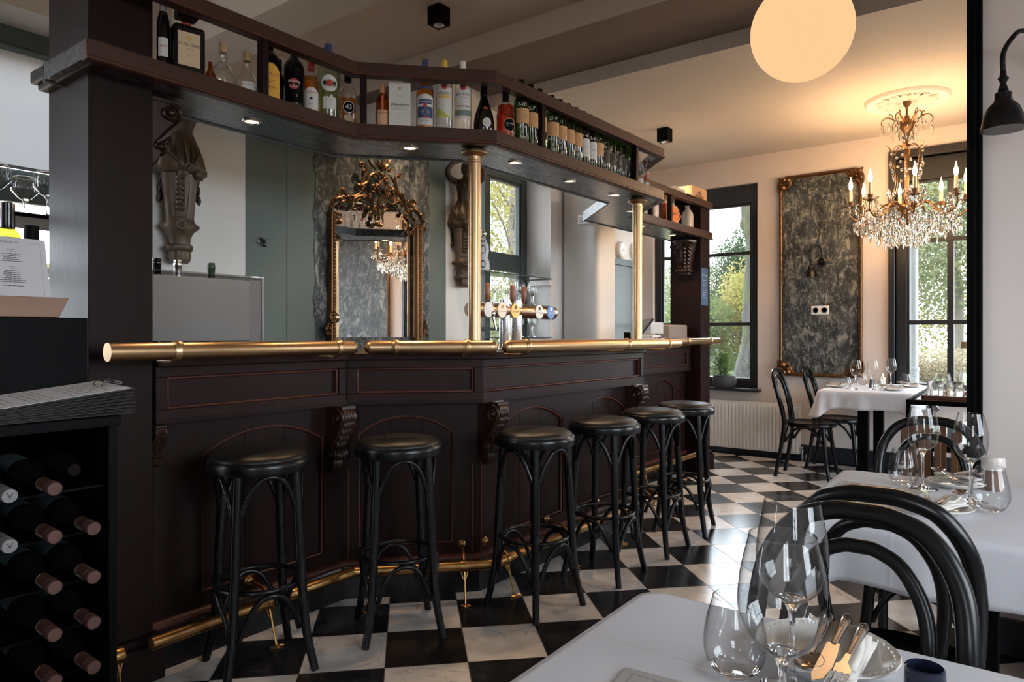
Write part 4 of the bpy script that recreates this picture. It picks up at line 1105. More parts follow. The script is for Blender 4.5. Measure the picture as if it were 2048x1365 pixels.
bottle(-2.42,1.212,.021,.30,'tall',M_DKBOT,'tall slim dark bottle with silver-white cap, hard against the square column on the shelf',cap=(.0125,.72,1,M_LABW),labels=[(.18,.40,.8,M_LABW,[('SIROP',.009,.3,M_REDI)])],face=F_(-26),group=GL)
# square amaretto bottle
t = thing('liquor_bottle','square dark amaretto bottle with a cream label and large square black stopper','bottle',(-2.405,1.287,2.117),F_(-12),GL)
t.scale = (1.12,1.12,1.16)
b = MB(); b.box(-.040,.040,-.048,.048,0,.155); b.build('glass_body', M_DKBOT, t, local=True, bevel=.012, bseg=4)
b = MB(); b.lathe([(.016,.15),(.014,.165),(.013,.185)],20); b.lathe([(.0145,.166),(.0155,.170),(.0145,.174)],20); b.build('neck', M_AMBER, t, local=True)
b = MB(); b.box(-.024,.024,-.031,.031,.183,.210); o = b.build('stopper', M_BLACKM, t, local=True, bevel=.003)
TT = M(((0,0,1,.0401),(1,0,0,0),(0,1,0,0),(0,0,0,1)))
b = MB(); b.box(.0395,.0412,-.036,.030,.028,.130); lb = b.build('label', plain('cream_label', (.56,.42,.28), .8), t, local=True)
b = MB(); flat_text(b,'DISARONNO',.0125,TT @ M.Translation((-.003,.092,.0015))); b.build('lettering', M_INK, lb, local=True)
b = MB(); flat_text(b,'ORIGINALE',.0055,TT @ M.Translation((-.003,.080,.0015))); flat_text(b,'1525',.006,TT @ M.Translation((-.003,.058,.0015))); b.build('lettering', M_REDI, lb, local=True)
b = MB(); b.lathe([(.0004,0),(.008,0),(.008,.0006),(.0004,.0006)],20,TT @ M.Translation((-.003,.112,.0012))); b.build('label_badge', M_GOLD, lb, local=True)
b = MB(); b.box(.0240,.0245,-.026,.026,.19,.203); b.build('stopper_band', M_GOLD, o, local=True)
bottle(-2.47,1.415,.022,.13,'flask',M_BROWNL,'small amber bottle with pink label tucked behind the square amaretto bottle',labels=[(.1,.42,1.0,plain('pink_label',(.5,.25,.2),.8))],face=F_(-29),group=GL)
M_CLR = M_THIN
bottle(-2.42,1.437,.046,.185,'onion',M_CLR,'first squat round-bellied clear bottle with cork, beside the amaretto bottle',cap=(.0145,.80,1,M_CORK),face=F_(-30),group=GL)
bottle(-2.42,1.537,.045,.183,'onion',M_CLR,'second squat round-bellied clear bottle with cork and a small white label',cap=(.0145,.80,1,M_CORK),labels=[(.04,.30,.62,M_LABW,[('GRAPPA',.008,.24,M_INK)],(),0,.25)],face=F_(-32),group=GL)
bottle(-2.43,1.640,.046,.262,'kahl',M_DKBOT,'dark coffee liqueur bottle with arched yellow label behind a shelf post',cap=(.017,.86,1,M_BLACKM),labels=[(.08,.62,.95,plain('yellow_label',(.72,.40,.05),.7),[('KAHLUA',.021,.45,M_REDI),('CUT',.020,.33,cmat('brown_ink',(.35,.08,.02))),('QUEEN',.017,.24,cmat('brown_ink',(.35,.08,.02)))],(),.03,.12)],face=F_(-34),group=GL)
bottle(-2.50,1.735,.030,.235,'tall',M_DKBOT,'dark bottle with grey label standing behind, next to the yellow-labelled one',cap=(.013,.8,1,M_BLACKM),labels=[(.1,.46,1.0,plain('grey_label',(.2,.17,.15),.8))],face=F_(-35),group=GL)
bottle(-2.42,1.752,.042,.285,'spirit',M_DKBOT,'black rum bottle with gold-edged black label and red disc',cap=(.015,.80,1,M_BLACKM),labels=[(.12,.60,.92,M_BLACKM,[('Havana',.017,.42,M_LABW),('Club',.017,.35,M_LABW),('7',.018,.21,M_GOLD,.25)],[(.0225,.385,M_REDI)],.015),(.0,.09,.8,M_LABW)],face=F_(-36),group=GL)
bottle(-2.42,1.838,.035,.262,'spirit',M_CLR,'amber whisky bottle with cream shield label and dark red band',liquid=M_AMBER,level=.66,cap=(.014,.78,1,M_REDI),labels=[(.10,.47,.95,M_LABW,[('CHIVAS',.0145,.385,M_REDI),('REGAL',.007,.20,M_INK)],[(.006,.29,M_INK)],.02),(.01,.07,.95,M_REDI)],face=F_(-37),group=GL)
bottle(-2.42,1.928,.048,.345,'kahl',M_PALEG,'large pale green vermouth bottle with round white label, its cap above the gallery rail',liquid=M_PALEL,level=.50,cap=(.017,.89,1,M_NAVY),labels=[(.15,.30,.62,M_LABW,[('BIANCO',.008,.27,M_INK)],(),0,.1),(.33,.62,.02,None,[('MARTINI',.0165,.47,M_LABW)],[(.036,.47,M_LABW),],0,.1)],face=F_(-38),group=GL)
mt_ = [o for o in bpy.data.objects if o.get('label','').startswith('large pale green vermouth')][0]
rr_ = .0495; b = MB(); wdisc(b, rr_+.0013, .47*.345, F_(-38)+.1, .015); b.build('label_badge', M_REDI, mt_, local=True)
b = MB(); patch(b, rr_+.0006, .445*.345, .495*.345, F_(-38)+.1, .58); b.build('label_band', M_INK, mt_, local=True)
bottle(-2.42,2.036,.040,.245,'spirit',M_CLR,'clear liqueur bottle of golden liquid with round black numbered badge',liquid=M_AMBER,level=.55,cap=(.0155,.87,1,M_BLACKM),labels=[(.12,.50,.02,None,[('43',.030,.37,M_LABW)],[(.0265,.37,M_LABW),(.0235,.37,M_BLACKM)],0,.1),(.02,.22,.55,plain('cream_label',(.56,.42,.28),.8),(),(),0,.1)],face=F_(-40),group=GL)
bottle(-2.31,2.142,.032,.20,'kahl',M_BROWNL,'amber orange liqueur bottle with orange cap and flowered label, right of a shelf post',cap=(.0125,.74,1.05,plain('copper_cap',(.62,.30,.18),.4,.3)),labels=[(.03,.44,.85,plain('orange_label',(.62,.36,.22),.8),[('COINTREAU',.0105,.37,M_INK)]),(.44,.75,.12,plain('orange_tape',(.62,.14,.04),.6))],face=F_(-43),group=GL)
# white whisky carton
t = thing('whisky_carton','tall white gift carton with cursive lettering on the middle of the shelf','box',(-2.265,2.205,2.117),F_(45),None)
b = MB(); b.box(-.048,.048,-.048,.048,0,.212); b.build('carton', M_LABW, t, local=True, bevel=.001)
TF = M(((1,0,0,0),(0,0,-1,-.0482),(0,1,0,0),(0,0,0,1)))
b = MB(); flat_text(b,'Dalwhinnie',.0185,TF @ M.Translation((0,.112,.0006)), shear=.35, space=.95); b.tube([TF @ V((-.02,.101,.0006)),TF @ V((0,.098,.0006)),TF @ V((.03,.101,.0006))],.0005,4); b.build('lettering', M_INK, t, local=True)
b = MB(); flat_text(b,'SINGLE MALT SCOTCH WHISKY',.0052,TF @ M.Translation((0,.092,.0006))); flat_text(b,'15',.012,TF @ M.Translation((0,.073,.0006))); flat_text(b,'GENTLE SPIRIT',.005,TF @ M.Translation((0,.150,.0006))); b.lathe([(.0055,0),(.0075,0),(.0075,.0004),(.0055,.0004)],20,TF @ M.Translation((0,.184,.0002))); b.build('lettering', M_GOLD, t, local=True)
bottle(-2.181,2.282,.041,.335,'tall',M_CLR,'amber brandy bottle with blue and white label, its blue cap above the rail',liquid=M_AMBER,level=.80,cap=(.014,.90,1,M_NAVY),labels=[(.085,.50,.98,M_LABW,[('DUJARDIN',.0145,.395,M_LABW),('VIEUX',.012,.255,M_LABW),('BLEUE LABEL',.0065,.14,M_NAVY)],(),.012),(.575,.605,1.2,M_NAVY)],face=F_(-46),group=GL)
dj = [o for o in bpy.data.objects if o.get('label','').startswith('amber brandy')][0]
b = MB(); patch(b,.0425,.365*.335,.43*.335,F_(-46),.80); patch(b,.0425,.18*.335,.33*.335,F_(-46),.9); b.build('label_band', M_NAVY, dj, local=True)
b = MB(); wdisc(b,.0428,.255*.335,F_(-46),.021,.0125); b.build('label_badge', plain('pale_blue_ink',(.35,.4,.5),.6), dj, local=True)
b = MB(); wdisc(b,.0430,.255*.335,F_(-46),.019,.0108); b.build('label_badge', M_NAVY, dj, local=True)
b = MB(); wdisc(b,.0428,.345*.335,F_(-46),.009); patch(b,.0428,.175*.335,.195*.335,F_(-46),.4); b.build('label_badge', M_REDI, dj, local=True)
for (x,y,cm,lb_,low,sub_,sc) in ((-2.120,2.345,M_YEL,'clear rum bottle with yellow cap and yellow-green lower label','yellow','LIMON',M_YEL),(-2.061,2.406,M_WHITE,'clear rum bottle with white cap and grey-green label band','grey','CARTA BLANCA',M_LABW)):
    o = bottle(x,y,.040,.338,'spirit',M_CLR,lb_,cap=(.014,.90,1.0,cm),labels=[(.19,.60,.98,M_LABW,[('BACARDÍ',.0165,.52,M_INK)] + ([(sub_,.0055,.475,M_INK)] if low == 'grey' else []),[(.0165,.615,M_LABW),(.0145,.615,M_REDI)],.0)],face=F_(-48),group=GL)
    if low == 'yellow':
        b = MB(); patch(b,.0418,.455*.338,.50*.338,F_(-48),.62); b.build('label_band', M_YEL, o, local=True)
        b = MB(); wrap_text(b,'LIMON',.009,.0424,.478*.338,F_(-48)); b.build('lettering', M_LABW, o, local=True)
        b = MB(); vs = []; n = 14
        for i in range(n+1):
            u = i/n; a = F_(-48)-.97+1.94*u; vs += [(.0419*cos(a),.0419*sin(a),.192*.338),(.0419*cos(a),.0419*sin(a),(.192+.17*(1-u)**1.3+.001)*.338)]
        b.add(vs, [(2*i,2*i+2,2*i+3,2*i+1) for i in range(n)]); b.build('label_band', plain('lemon_green_ink',(.45,.48,.12),.7,0,.5,60), o, local=True)
    else:
        b = MB(); patch(b,.0421,.235*.338,.31*.338,F_(-48),1.0); b.build('label_band', plain('grey_green_ink',(.17,.23,.20),.7), o, local=True)
        b = MB()
        for k in range(7): wdisc(b,.0424,.36*.338,F_(-48)+(-.66+.22*k),.0035,n=8)
        b.build('label_badge', plain('medal_ink',(.2,.17,.13),.6), o, local=True)
    b = MB()
    for k in (-1,1): b.add([(.0438*cos(F_(-48)+k*u/.0438), .0438*sin(F_(-48)+k*u/.0438), .615*.338+v_) for u,v_ in ((0,.002),(.004,.006),(.010,.004),(.011,-.002),(.006,-.001),(.002,-.004),(0,-.006))], [tuple(range(7))])
    b.build('label_badge', M_INK, o, local=True)
bottle(-1.995,2.478,.048,.262,'bened',M_DKGREEN,'dark green round-shouldered liqueur bottle with red seal and white oval label',cap=(.0165,.70,1,M_DKBOT),labels=[(.10,.30,.02,None,[('D.O.M.',.008,.20,M_GOLD)],[(.021,.20,M_LABW)],0,.3),(.72,.77,1.6,M_LABW),(.42,.5,.02,None,(),[(.012,.44,M_REDI)],0,.2)],face=F_(-51),group=GL)
bottle(-1.950,2.585,.045,.255,'flask',M_CLR,'pear-shaped cognac bottle of red-brown liquid with gold-rimmed black label',liquid=M_REDL,level=.62,cap=(.0155,.72,1,M_BLACKM),labels=[(.1,.40,.02,None,[('COURVOISIER',.0075,.26,M_LABW,.1)],[(.031,.24,M_GOLD),(.0285,.24,M_BLACKM)],0,.45)],face=F_(-53),group=GL)
# wine bottles with beige labels and marker writing
rw = random.Random(5)
WB = [(2.745,'3-10','b',('Zoe','&','Bas'),'first green wine bottle of the marked row, with a torn white label below'),(2.826,'2-7','b',('',),'second marked wine bottle, just before the shelf post'),(2.905,'31','b',('',),'third marked wine bottle, partly behind the shelf post'),
 (3.02,'25-9','b',('Karel','&','Fabi'),'marked wine bottle with beige label dated 25-9'),(3.10,'11','b',('Com','3','20'),'marked wine bottle with beige label and the number 11'),(3.18,'','b',('',),'marked wine bottle with plain dark lower half between two written ones'),(3.26,'','b',('26','ag','lin'),'marked wine bottle with beige label and 26 written below'),
 (3.34,'21-6','w',('',),'wine bottle with tall white castle label dated 21-6'),(3.42,'13-6','w',('nat','83'),'wine bottle with white script label beside the castle label'),(3.50,'17','b',('3','3'),'wine bottle with mustard label after the two white labels'),
 (3.575,'Sa','k',('Dar','Tag'),'first dark green wine bottle covered in white writing, after the mustard label'),(3.655,'S','k',('o','2'),'second dark green wine bottle covered in white writing'),(3.735,'Si','k',('20','7'),'third dark green wine bottle covered in white writing'),(3.81,'o','k',('in','3'),'fourth dark green wine bottle covered in white writing'),(3.885,'in','k',('xx','18'),'last dark green wine bottle with white writing, against the shelf post')]
for i, (y, top, kd, low, lab) in enumerate(WB):
    y *= .971
    r, h = .0362, .30; mt = {'b':M_BEIGE,'w':M_LABW,'k':plain('brown_black_label',(.035,.022,.014),.6)}[kd]
    z0, z1 = {'b':(.28,.52),'w':(.16,.48),'k':(.20,.44)}[kd]; fc = F_(-22)
    tx = [('MARGAUX',.0062,z0+.13,M_INK,.25),('BORDEAUX',.0042,z0+.09,M_INK,.25)] if kd == 'b' else ([('Chateau',.010,z0+.17,M_INK,.1)] if kd == 'w' else [])
    o = bottle(-1.918,y,r,h,'wine',M_GREENG if kd != 'w' else M_DKGREEN,lab,liquid=None,cap=(.0152,.80,1.002,M_DKBOT),labels=[(z0,z1,1.25,mt,tx)],face=fc,group=GW,name='wine_bottle')
    b = MB()
    if top: wrap_text(b, top, .026, r+.0016, (z1+.055)*h, F_(-58)+.15, shear=.2)
    n = len(low)
    for k, w in enumerate(low):
        if w: wrap_text(b, w, .022, r+.0016, (z0-.05-.085*k)*h, F_(-58)+.1+rw.uniform(-.1,.2), shear=.25)
    if kd == 'k':
        for k in range(7):
            pts = []; a = F_(-58)+rw.uniform(-.7,.7); z = rw.uniform(.05,.5)*h
            for q in range(7): a += rw.uniform(-.22,.22); z += rw.uniform(-.008,.012); pts.append(((r+.0018)*cos(a), (r+.0018)*sin(a), z))
            b.tube(smooth_path(pts,3), .0008, 4)
    if b.v: b.build('marker_writing', M_CHALK, o, local=True, ang=80)
# clear bottles at the corner
for (y,r,h,cm,lab,berry) in ((4.005,.026,.26,M_WHITE,'first small clear water bottle after the last shelf post',None),(4.085,.034,.265,M_CLR,'second clear bottle with small two-eyed white label and green herbs inside',(.05,.12,.03)),(4.175,.031,.235,cmat('dark_red_cap',(.18,.03,.03)),'third clear bottle with dark cap and red fruit inside',(.4,.03,.02)),(4.25,.024,.22,M_CLR,'slim clear bottle at the far end of the clear group on the shelf',None)):
    o = bottle(-2.0 if y < 4.2 else -2.03,y,r,h,'spirit',M_CLR,lab,cap=(.0125,.84,1,cm),labels=[(.10,.36,1.0,M_LABW,[('||',.01,.32,M_INK)])] if y < 4.2 else [],face=F_(-55),group='clear bottles at the corner of the shelf',name='clear_bottle')
    if berry:
        b = MB()
        for k in range(16): b.ell((rw.uniform(-.5,.5)*r, rw.uniform(-.5,.5)*r, rw.uniform(.36,.6)*h), rw.uniform(.004,.008), 7, 5)
        b.build('infusion', plain('infusion%d'%int(y*100),berry,.5,0,.4,60), o, local=True)

# ------------------------------------------------------------------ far section of the shelf
M_STONE = plain('white_stoneware', (.60,.55,.50), .35, 0, .05, 14)
for (x,y,r,h,lab) in ((-2.40,5.14,.058,.225,'white stoneware jug beside the shelf post of the far section'),(-2.37,5.985-.17,.052,.225,'white stoneware jug at the column end of the shelf')):
    bottle(x,y,r,h,'jug',M_STONE,lab,group='white stoneware jugs on the shelf',name='stoneware_jug')
for (y,h,lab) in ((4.93,.15,'small corked clear bottle nearest the brass pole on the far shelf section'),(5.03,.17,'small clear bottle between the corked one and the white stoneware jug')):
    bottle(-2.38,y,.028,h,'spirit',M_CLR,lab,liquid=M_AMBER,level=.25,cap=(.012,.86,1,M_CORK),group='small clear bottles on the far shelf section',name='clear_bottle')
def carton(x,y,w,d,h,mat,lab,txt=None,tm=None,z=2.117,name='gift_carton',cat='box',size=.02,vert=False,rz=0):
    t = thing(name,lab,cat,(x,y,z),rz)
    b = MB(); b.box(-d/2,d/2,-w/2,w/2,0,h); b.build('carton_body',mat,t,local=True,bevel=.0015)
    if txt:
        T = M(((0,0,1,d/2+.0006),(1,0,0,0),(0,1,0,0),(0,0,0,1))) @ M.Translation((0,h/2,0))
        if vert: T = T @ M.Rotation(pi/2,4,'Z')
        b = MB(); flat_text(b,txt,size,T); b.build('lettering',tm,t,local=True)
    return t
M_CLARET = cmat('claret_card',(.09,.012,.012),.5)
carton(-2.42,5.33,.085,.08,.30,M_CLARET,'dark red whisky tin with vertical white lettering on the far shelf section','SINGLETON',M_LABW,size=.050,vert=True)
carton(-2.43,5.43,.085,.08,.29,plain('cream_card',(.56,.46,.38),.7),'cream carton between the dark red tin and the red stripe carton')
carton(-2.43,5.535,.095,.08,.29,plain('cream_card',(.56,.46,.38),.7),'cream carton with a red stripe next to the white stoneware jug','GIN',M_REDI,size=.03)
# orange arrow signpost board leaning in the shelf
t = thing('direction_sign','orange arrow-shaped direction board reading Margaux in front of the cartons','sign',(-2.345,5.46,2.117))
T = M(((0,0,1,0),(1,0,0,0),(0,1,0,0),(0,0,0,1)))
b = MB(); b.prism([(-.155,.02),(.06,.02),(.145,.095),(.06,.17),(-.155,.17)],-.004,.004,0,T); b.build('board',plain('orange_paint',(.75,.22,.05),.45),t,local=True,bevel=.001)
b = MB()
P_ = [(-.155,.02),(.06,.02),(.145,.095),(.06,.17),(-.155,.17)]
b.tube([T @ V((x,y,.0045)) for x,y in [(x*.95-.002,(y-.095)*.9+.095) for x,y in P_]],.0028,5,closed=True); b.build('white_edge',M_LABW,t,local=True)
b = MB(); flat_text(b,'Margaux',.046,T @ M.Translation((-.045,.105,.005))); flat_text(b,'et',.03,T @ M.Translation((-.105,.06,.005))); b.tube([T @ V(p) for p in ((.075,.125,.005),(.105,.095,.005),(.075,.065,.005))],.004,5); b.build('lettering',M_INK,t,local=True)
# wooden wine crate and a carton standing on the gallery rail
t = thing('wine_crate','pale wooden wine crate printed with a chateau, resting on top of the gallery rail','crate',(-2.42,5.95,2.385),F_(-4))
b = MB()
w,d,h,k = .30,.22,.125,.009
b.box(-d/2,d/2,-w/2,w/2,0,k); b.box(-d/2,-d/2+k,-w/2,w/2,k,h); b.box(d/2-k,d/2,-w/2,w/2,k,h); b.box(-d/2+k,d/2-k,-w/2,-w/2+k,k,h); b.box(-d/2+k,d/2-k,w/2-k,w/2,k,h); b.box(-d/2,d/2,-w/2,w/2,h,h+.006)
b.build('crate_body',wood('pale_crate_wood',(.50,.30,.17),(.60,.38,.22),.6,1),t,local=True,bevel=.0015)
T = M(((0,0,1,d/2+.0008),(1,0,0,0),(0,1,0,0),(0,0,0,1)))
b = MB()
def tb(x0,x1,y0,y1): b.box(x0,x1,y0,y1,0,.0006,0,T)
tb(-.075,.085,.035,.038); tb(-.07,-.045,.038,.062); tb(-.035,.045,.038,.075); tb(.055,.08,.038,.060)
for q in range(6): tb(-.034+.0135*q,-.030+.0135*q,.075,.085)
b.prism([(-.038,.085),(.048,.085),(.005,.100)],0,.0006,0,T); tb(-.09,-.075,.04,.05); tb(.085,.10,.036,.04)
b.build('printed_chateau',plain('brand_brown',(.16,.06,.03),.7),t,local=True)
b = MB()
for q in range(5): b.box(-.030+.015*q,-.022+.015*q,.048,.068,.0004,.001,0,T)
b.build('printed_windows',plain('pale_crate_print',(.5,.32,.18),.6),t,local=True)
carton(-2.43,5.66,.20,.12,.085,plain('grey_white_card',(.45,.42,.40),.7),'pale carton lying next to the wine crate on the gallery rail','MAN',M_INK,z=2.385,size=.05)
for nm, x, y in (('rail_board',-2.42,5.75),):
    pass
b = MB(); b.box(-2.55,-2.24,5.50,6.09,2.366,2.384); b.build('top_board', W_DARKH, oh, bevel=.003)
# ================================================================== behind the bar
# --- marbled panels
def ragged_panel(name, u0,u1,z0,z1,plane,at,th,lab):
    r = random.Random(3); n = 60; b = MB(); vs = []; fs = []
    for i in range(n+1):
        z = z0+(z1-z0)*i/n; a = u0+.006*sin(i*.9)+.010*r.uniform(-1,1); c = u1+.006*sin(i*1.3)+.008*r.uniform(-1,1)
        for u in (a, c): vs += [(at,u,z),(at+th,u,z)]
    for i in range(n):
        a = i*4; fs += [(a,a+1,a+5,a+4),(a+1,a+3,a+7,a+5),(a+3,a+2,a+6,a+7),(a+2,a,a+4,a+6)]
    fs += [(0,2,3,1),(n*4,n*4+1,n*4+3,n*4+2)]; b.add(vs, fs)
    o = b.build(name, M_MARBLE, smooth=False); return tag(o, lab, 'wall panel')
ragged_panel('marbled_panel', 2.60,3.585,.001,2.49,'X',X0+.0075,.004,'dark marbled wall panel with rough edges behind the gilt bar mirror')

def px_to_wall(cx, cy):
    """bar mirror ornament: drawing units (1570 wide sheet) to the wall plane, y along the wall, z up"""
    x = 640+cx/6.826; y = 300+cy/6.826
    a = (x-1024)/1375; dx = -.5948+a*.8039; dy = .8039+a*.5948; t = (X0+.05)/dx
    return (dy*t, 1.2-(y-670)/1375*t)
mir = thing('ornate_mirror', 'tall gilt rococo mirror with a pierced scrolled crest on the marbled panel behind the bar', 'mirror', (X0+.03,3.1,1.05))
def mcurve(pts, r, depth=.02, n=8, name='gilt_scroll', taper=True, mat=None, sp=None):
    P = []
    for i, (cx, cy) in enumerate(pts):
        y, z = px_to_wall(cx, cy); P.append((X0+.03+depth, y, z))
    P = smooth_path(P, 4); N = len(P)
    rr = [r*(.45+.55*sin(pi*min(1,max(0,(i/(N-1))*.9+.08)))) if taper else r for i in range(N)]
    b = MB(); b.tube(P, rr, n, up=(1,0,0)); b.tube([(p[0]+r*.8,p[1],p[2]) for p in P], [q*.45 for q in rr], 6, up=(1,0,0))
    return b
def msp(cx, cy, r, turns=1.4, a0=0, sgn=1, tr=6):
    return [(cx+r*(1-.75*k/12)*cos(a0+sgn*turns*2*pi*k/12), cy+r*(1-.75*k/12)*sin(a0+sgn*turns*2*pi*k/12)) for k in range(13)]
# mirror glass
gp = [(215,2560),(215,900),(245,770),(320,695),(415,740),(450,800),(480,690),(560,650),(660,720),(720,850),(860,900),(950,800),(1010,735),(1090,745),(1150,850),(1230,900),(1290,1000),(1300,2560)]
b = MB(); vs = []; pp = [px_to_wall(*p) for p in gp]; n = len(pp)
vs = [(X0+.012,y,z) for y,z in pp] + [(X0+.016,y,z) for y,z in pp]
b.add(vs, [tuple(range(n,2*n)), tuple(range(n-1,-1,-1))] + [(i,(i+1)%n,n+(i+1)%n,n+i) for i in range(n)])
b.build('mirror_glass', plain('silvered_glass',(.86,.87,.86),.01,1.0,.0,1), mir, smooth=False)
def vframe(cx, w0, w1, top, nm, prof_mat=M_GILT):
    (ya,zt) = px_to_wall(cx-w0, top); (yb,_) = px_to_wall(cx+w1, top); b = MB(); zb = 1.0; w = yb-ya
    b.box(X0+.03,X0+.05,ya,yb,zb,zt)
    b.tube([(X0+.056,ya+w*.22,zb),(X0+.056,ya+w*.22,zt)], w*.20, 8); b.tube([(X0+.060,ya+w*.55,zb),(X0+.060,ya+w*.55,zt)], w*.16, 8); b.tube([(X0+.052,ya+w*.85,zb),(X0+.052,ya+w*.85,zt)], w*.14, 8)
    for k in range(46):
        z = zb+(zt-zb)*(k+.5)/46; b.ell((X0+.070,ya+w*.55,z),(.006,w*.13,.009),6,4)
    b.build(nm, prof_mat, mir, ang=50)
vframe(180,45,38,830,'frame_side'); vframe(1350,52,48,1080,'frame_side')
(ya,_),(yb,_) = px_to_wall(135,1000), px_to_wall(1398,1000)
b = MB(); b.box(X0+.03,X0+.055,ya,yb,1.0,1.05); b.tube([(X0+.06,ya,1.04),(X0+.06,yb,1.04)],.012,8); b.build('frame_bottom', M_GILT, mir, ang=50)
# crest: one pierced carving made of its scrolls, built in four pieces
def crest(name, curves, spirals=(), leaves=(), balls=(), mat=M_GILT):
    b = MB()
    for pts, r in curves:
        q = mcurve(pts, r); b.add(q.v, q.f)
    for (cx,cy,r,tn,a0,sg) in spirals:
        q = mcurve(msp(cx,cy,r,tn,a0,sg), .0065); b.add(q.v, q.f)
    for (x0,y0,x1,y1,w) in leaves:
        p0 = px_to_wall(x0,y0); p1 = px_to_wall(x1,y1); leafy(b, None, (X0+.05,p0[0],p0[1]), (X0+.055,p1[0],p1[1]), w, (.014,0,0), 6, .6)
    for (cx,cy,r) in balls:
        y,z = px_to_wall(cx,cy); b.ell((X0+.06,y,z), r, 8, 6)
    return b.build(name, mat, mir, ang=55)
crest('crest_left', [([(128,830),(150,740),(200,670),(280,640),(350,645),(405,690),(405,735)],.011),([(238,830),(245,765),(295,705),(365,690),(410,720)],.008),([(430,745),(460,670),(540,632),(640,640),(700,715),(725,790)],.011),([(470,760),(500,690),(570,660),(640,690)],.007),
  ([(215,650),(270,580),(310,520)],.009),([(310,520),(340,590),(430,635),(510,610),(580,530),(650,420)],.008),([(650,430),(560,480),(590,390),(630,290),(600,200)],.010)],
  [(455,785,34,1.3,-1.2,1),(570,205,42,1.4,.4,-1),(250,900,45,1.3,-1.6,1),(190,905,34,1.2,0,1)],
  [(230,640,180,720,.014),(300,650,240,690,.014),(340,650,400,640,.012),(560,640,620,690,.013),(640,640,690,700,.013),(270,600,330,510,.013),(520,540,590,440,.013),(470,500,550,470,.012),(150,830,140,740,.013),(160,860,200,970,.014),(225,1000,290,960,.015),(600,250,570,330,.010),(205,860,260,900,.012)],
  [(295,545,.008),(565,190,.011),(640,790,.012),(600,770,.010)])
crest('crest_centre', [([(640,425),(675,355),(735,322),(790,350),(800,400)],.009),([(850,400),(800,480),(795,560),(825,640),(795,740),(835,805)],.011),([(870,420),(905,480),(880,560),(900,640),(890,720),(840,800)],.009),([(700,840),(740,775),(800,820),(805,900),(780,960)],.012),([(860,990),(850,900),(880,820),(940,800)],.008),
  ([(620,470),(620,560),(680,640),(730,700)],.007),([(800,300),(840,345),(890,330)],.008),([(660,130),(700,200),(760,270)],.008),([(960,130),(920,200),(880,280)],.008)],
  [(735,350,32,1.3,1.2,1),(890,400,36,1.4,2.2,-1),(740,510,48,1.6,0,1),(700,880,34,1.3,0,-1)],
  [(835,290,740,170,.013),(835,290,775,140,.012),(835,290,825,125,.012),(838,290,880,140,.012),(838,290,930,175,.013),(830,400,850,300,.012),(850,1000,780,1050,.016),(770,960,740,1030,.014),(680,570,740,590,.012),(720,540,700,480,.012),(740,500,780,470,.012),(770,880,800,960,.012)],
  [(770,1010,.017),(715,520,.009),(745,500,.010),(730,540,.009),(765,530,.008),(850,770,.012),(740,830,.014)])
crest('crest_right', [([(960,370),(1010,440),(1050,540),(1050,640),(1000,720)],.009),([(1090,345),(1030,370),(1035,470),(1075,600),(1130,700),(1190,765)],.009),([(1190,765),(1260,785),(1300,730),(1270,680)],.008),([(995,745),(1075,708),(1155,765),(1190,850),(1165,890)],.011),([(900,620),(940,560),(1010,570),(1045,630)],.008),
  ([(1200,850),(1270,822),(1345,880),(1385,960),(1400,1060)],.012),([(1230,900),(1290,960),(1300,1040),(1260,1110)],.009),([(1080,600),(1120,660),(1150,720)],.011)],
  [(1075,350,30,1.3,-1.2,1),(970,630,58,1.7,.5,1),(1160,880,32,1.3,-1.0,1),(1235,725,48,1.5,0,-1),(950,275,30,1.4,0,1),(1350,1060,50,1.4,-2,1),(1260,1140,34,1.3,-1.4,-1)],
  [(1210,850,1250,800,.014),(1280,840,1330,810,.013),(1340,890,1390,900,.014),(1370,960,1420,990,.013),(1390,1040,1420,1110,.015),(1300,1080,1380,1120,.014),(1090,590,1130,650,.014),(1120,650,1150,720,.012),(1070,720,1110,790,.012),(960,560,1000,520,.011),(940,540,920,490,.010)],
  [(1320,740,.007),(970,560,.009),(990,590,.008),(1410,1060,.012),(1160,885,.009)])
crest('scroll_foot', [([(85,2450),(120,2380),(170,2400),(175,2480),(120,2500)],.010),([(150,2360),(140,2250),(165,2150)],.008)], [(120,2440,52,1.5,0,1)], [(150,2300,170,2180,.013),(170,2400,150,2300,.013),(80,2480,140,2560,.016)], [(120,2440,.010)])
crest('scroll_foot', [([(1400,2380),(1430,2440),(1420,2540)],.009)], [(1430,2420,40,1.5,3,-1)], [(1400,2300,1430,2380,.012),(1420,2480,1450,2560,.013)])

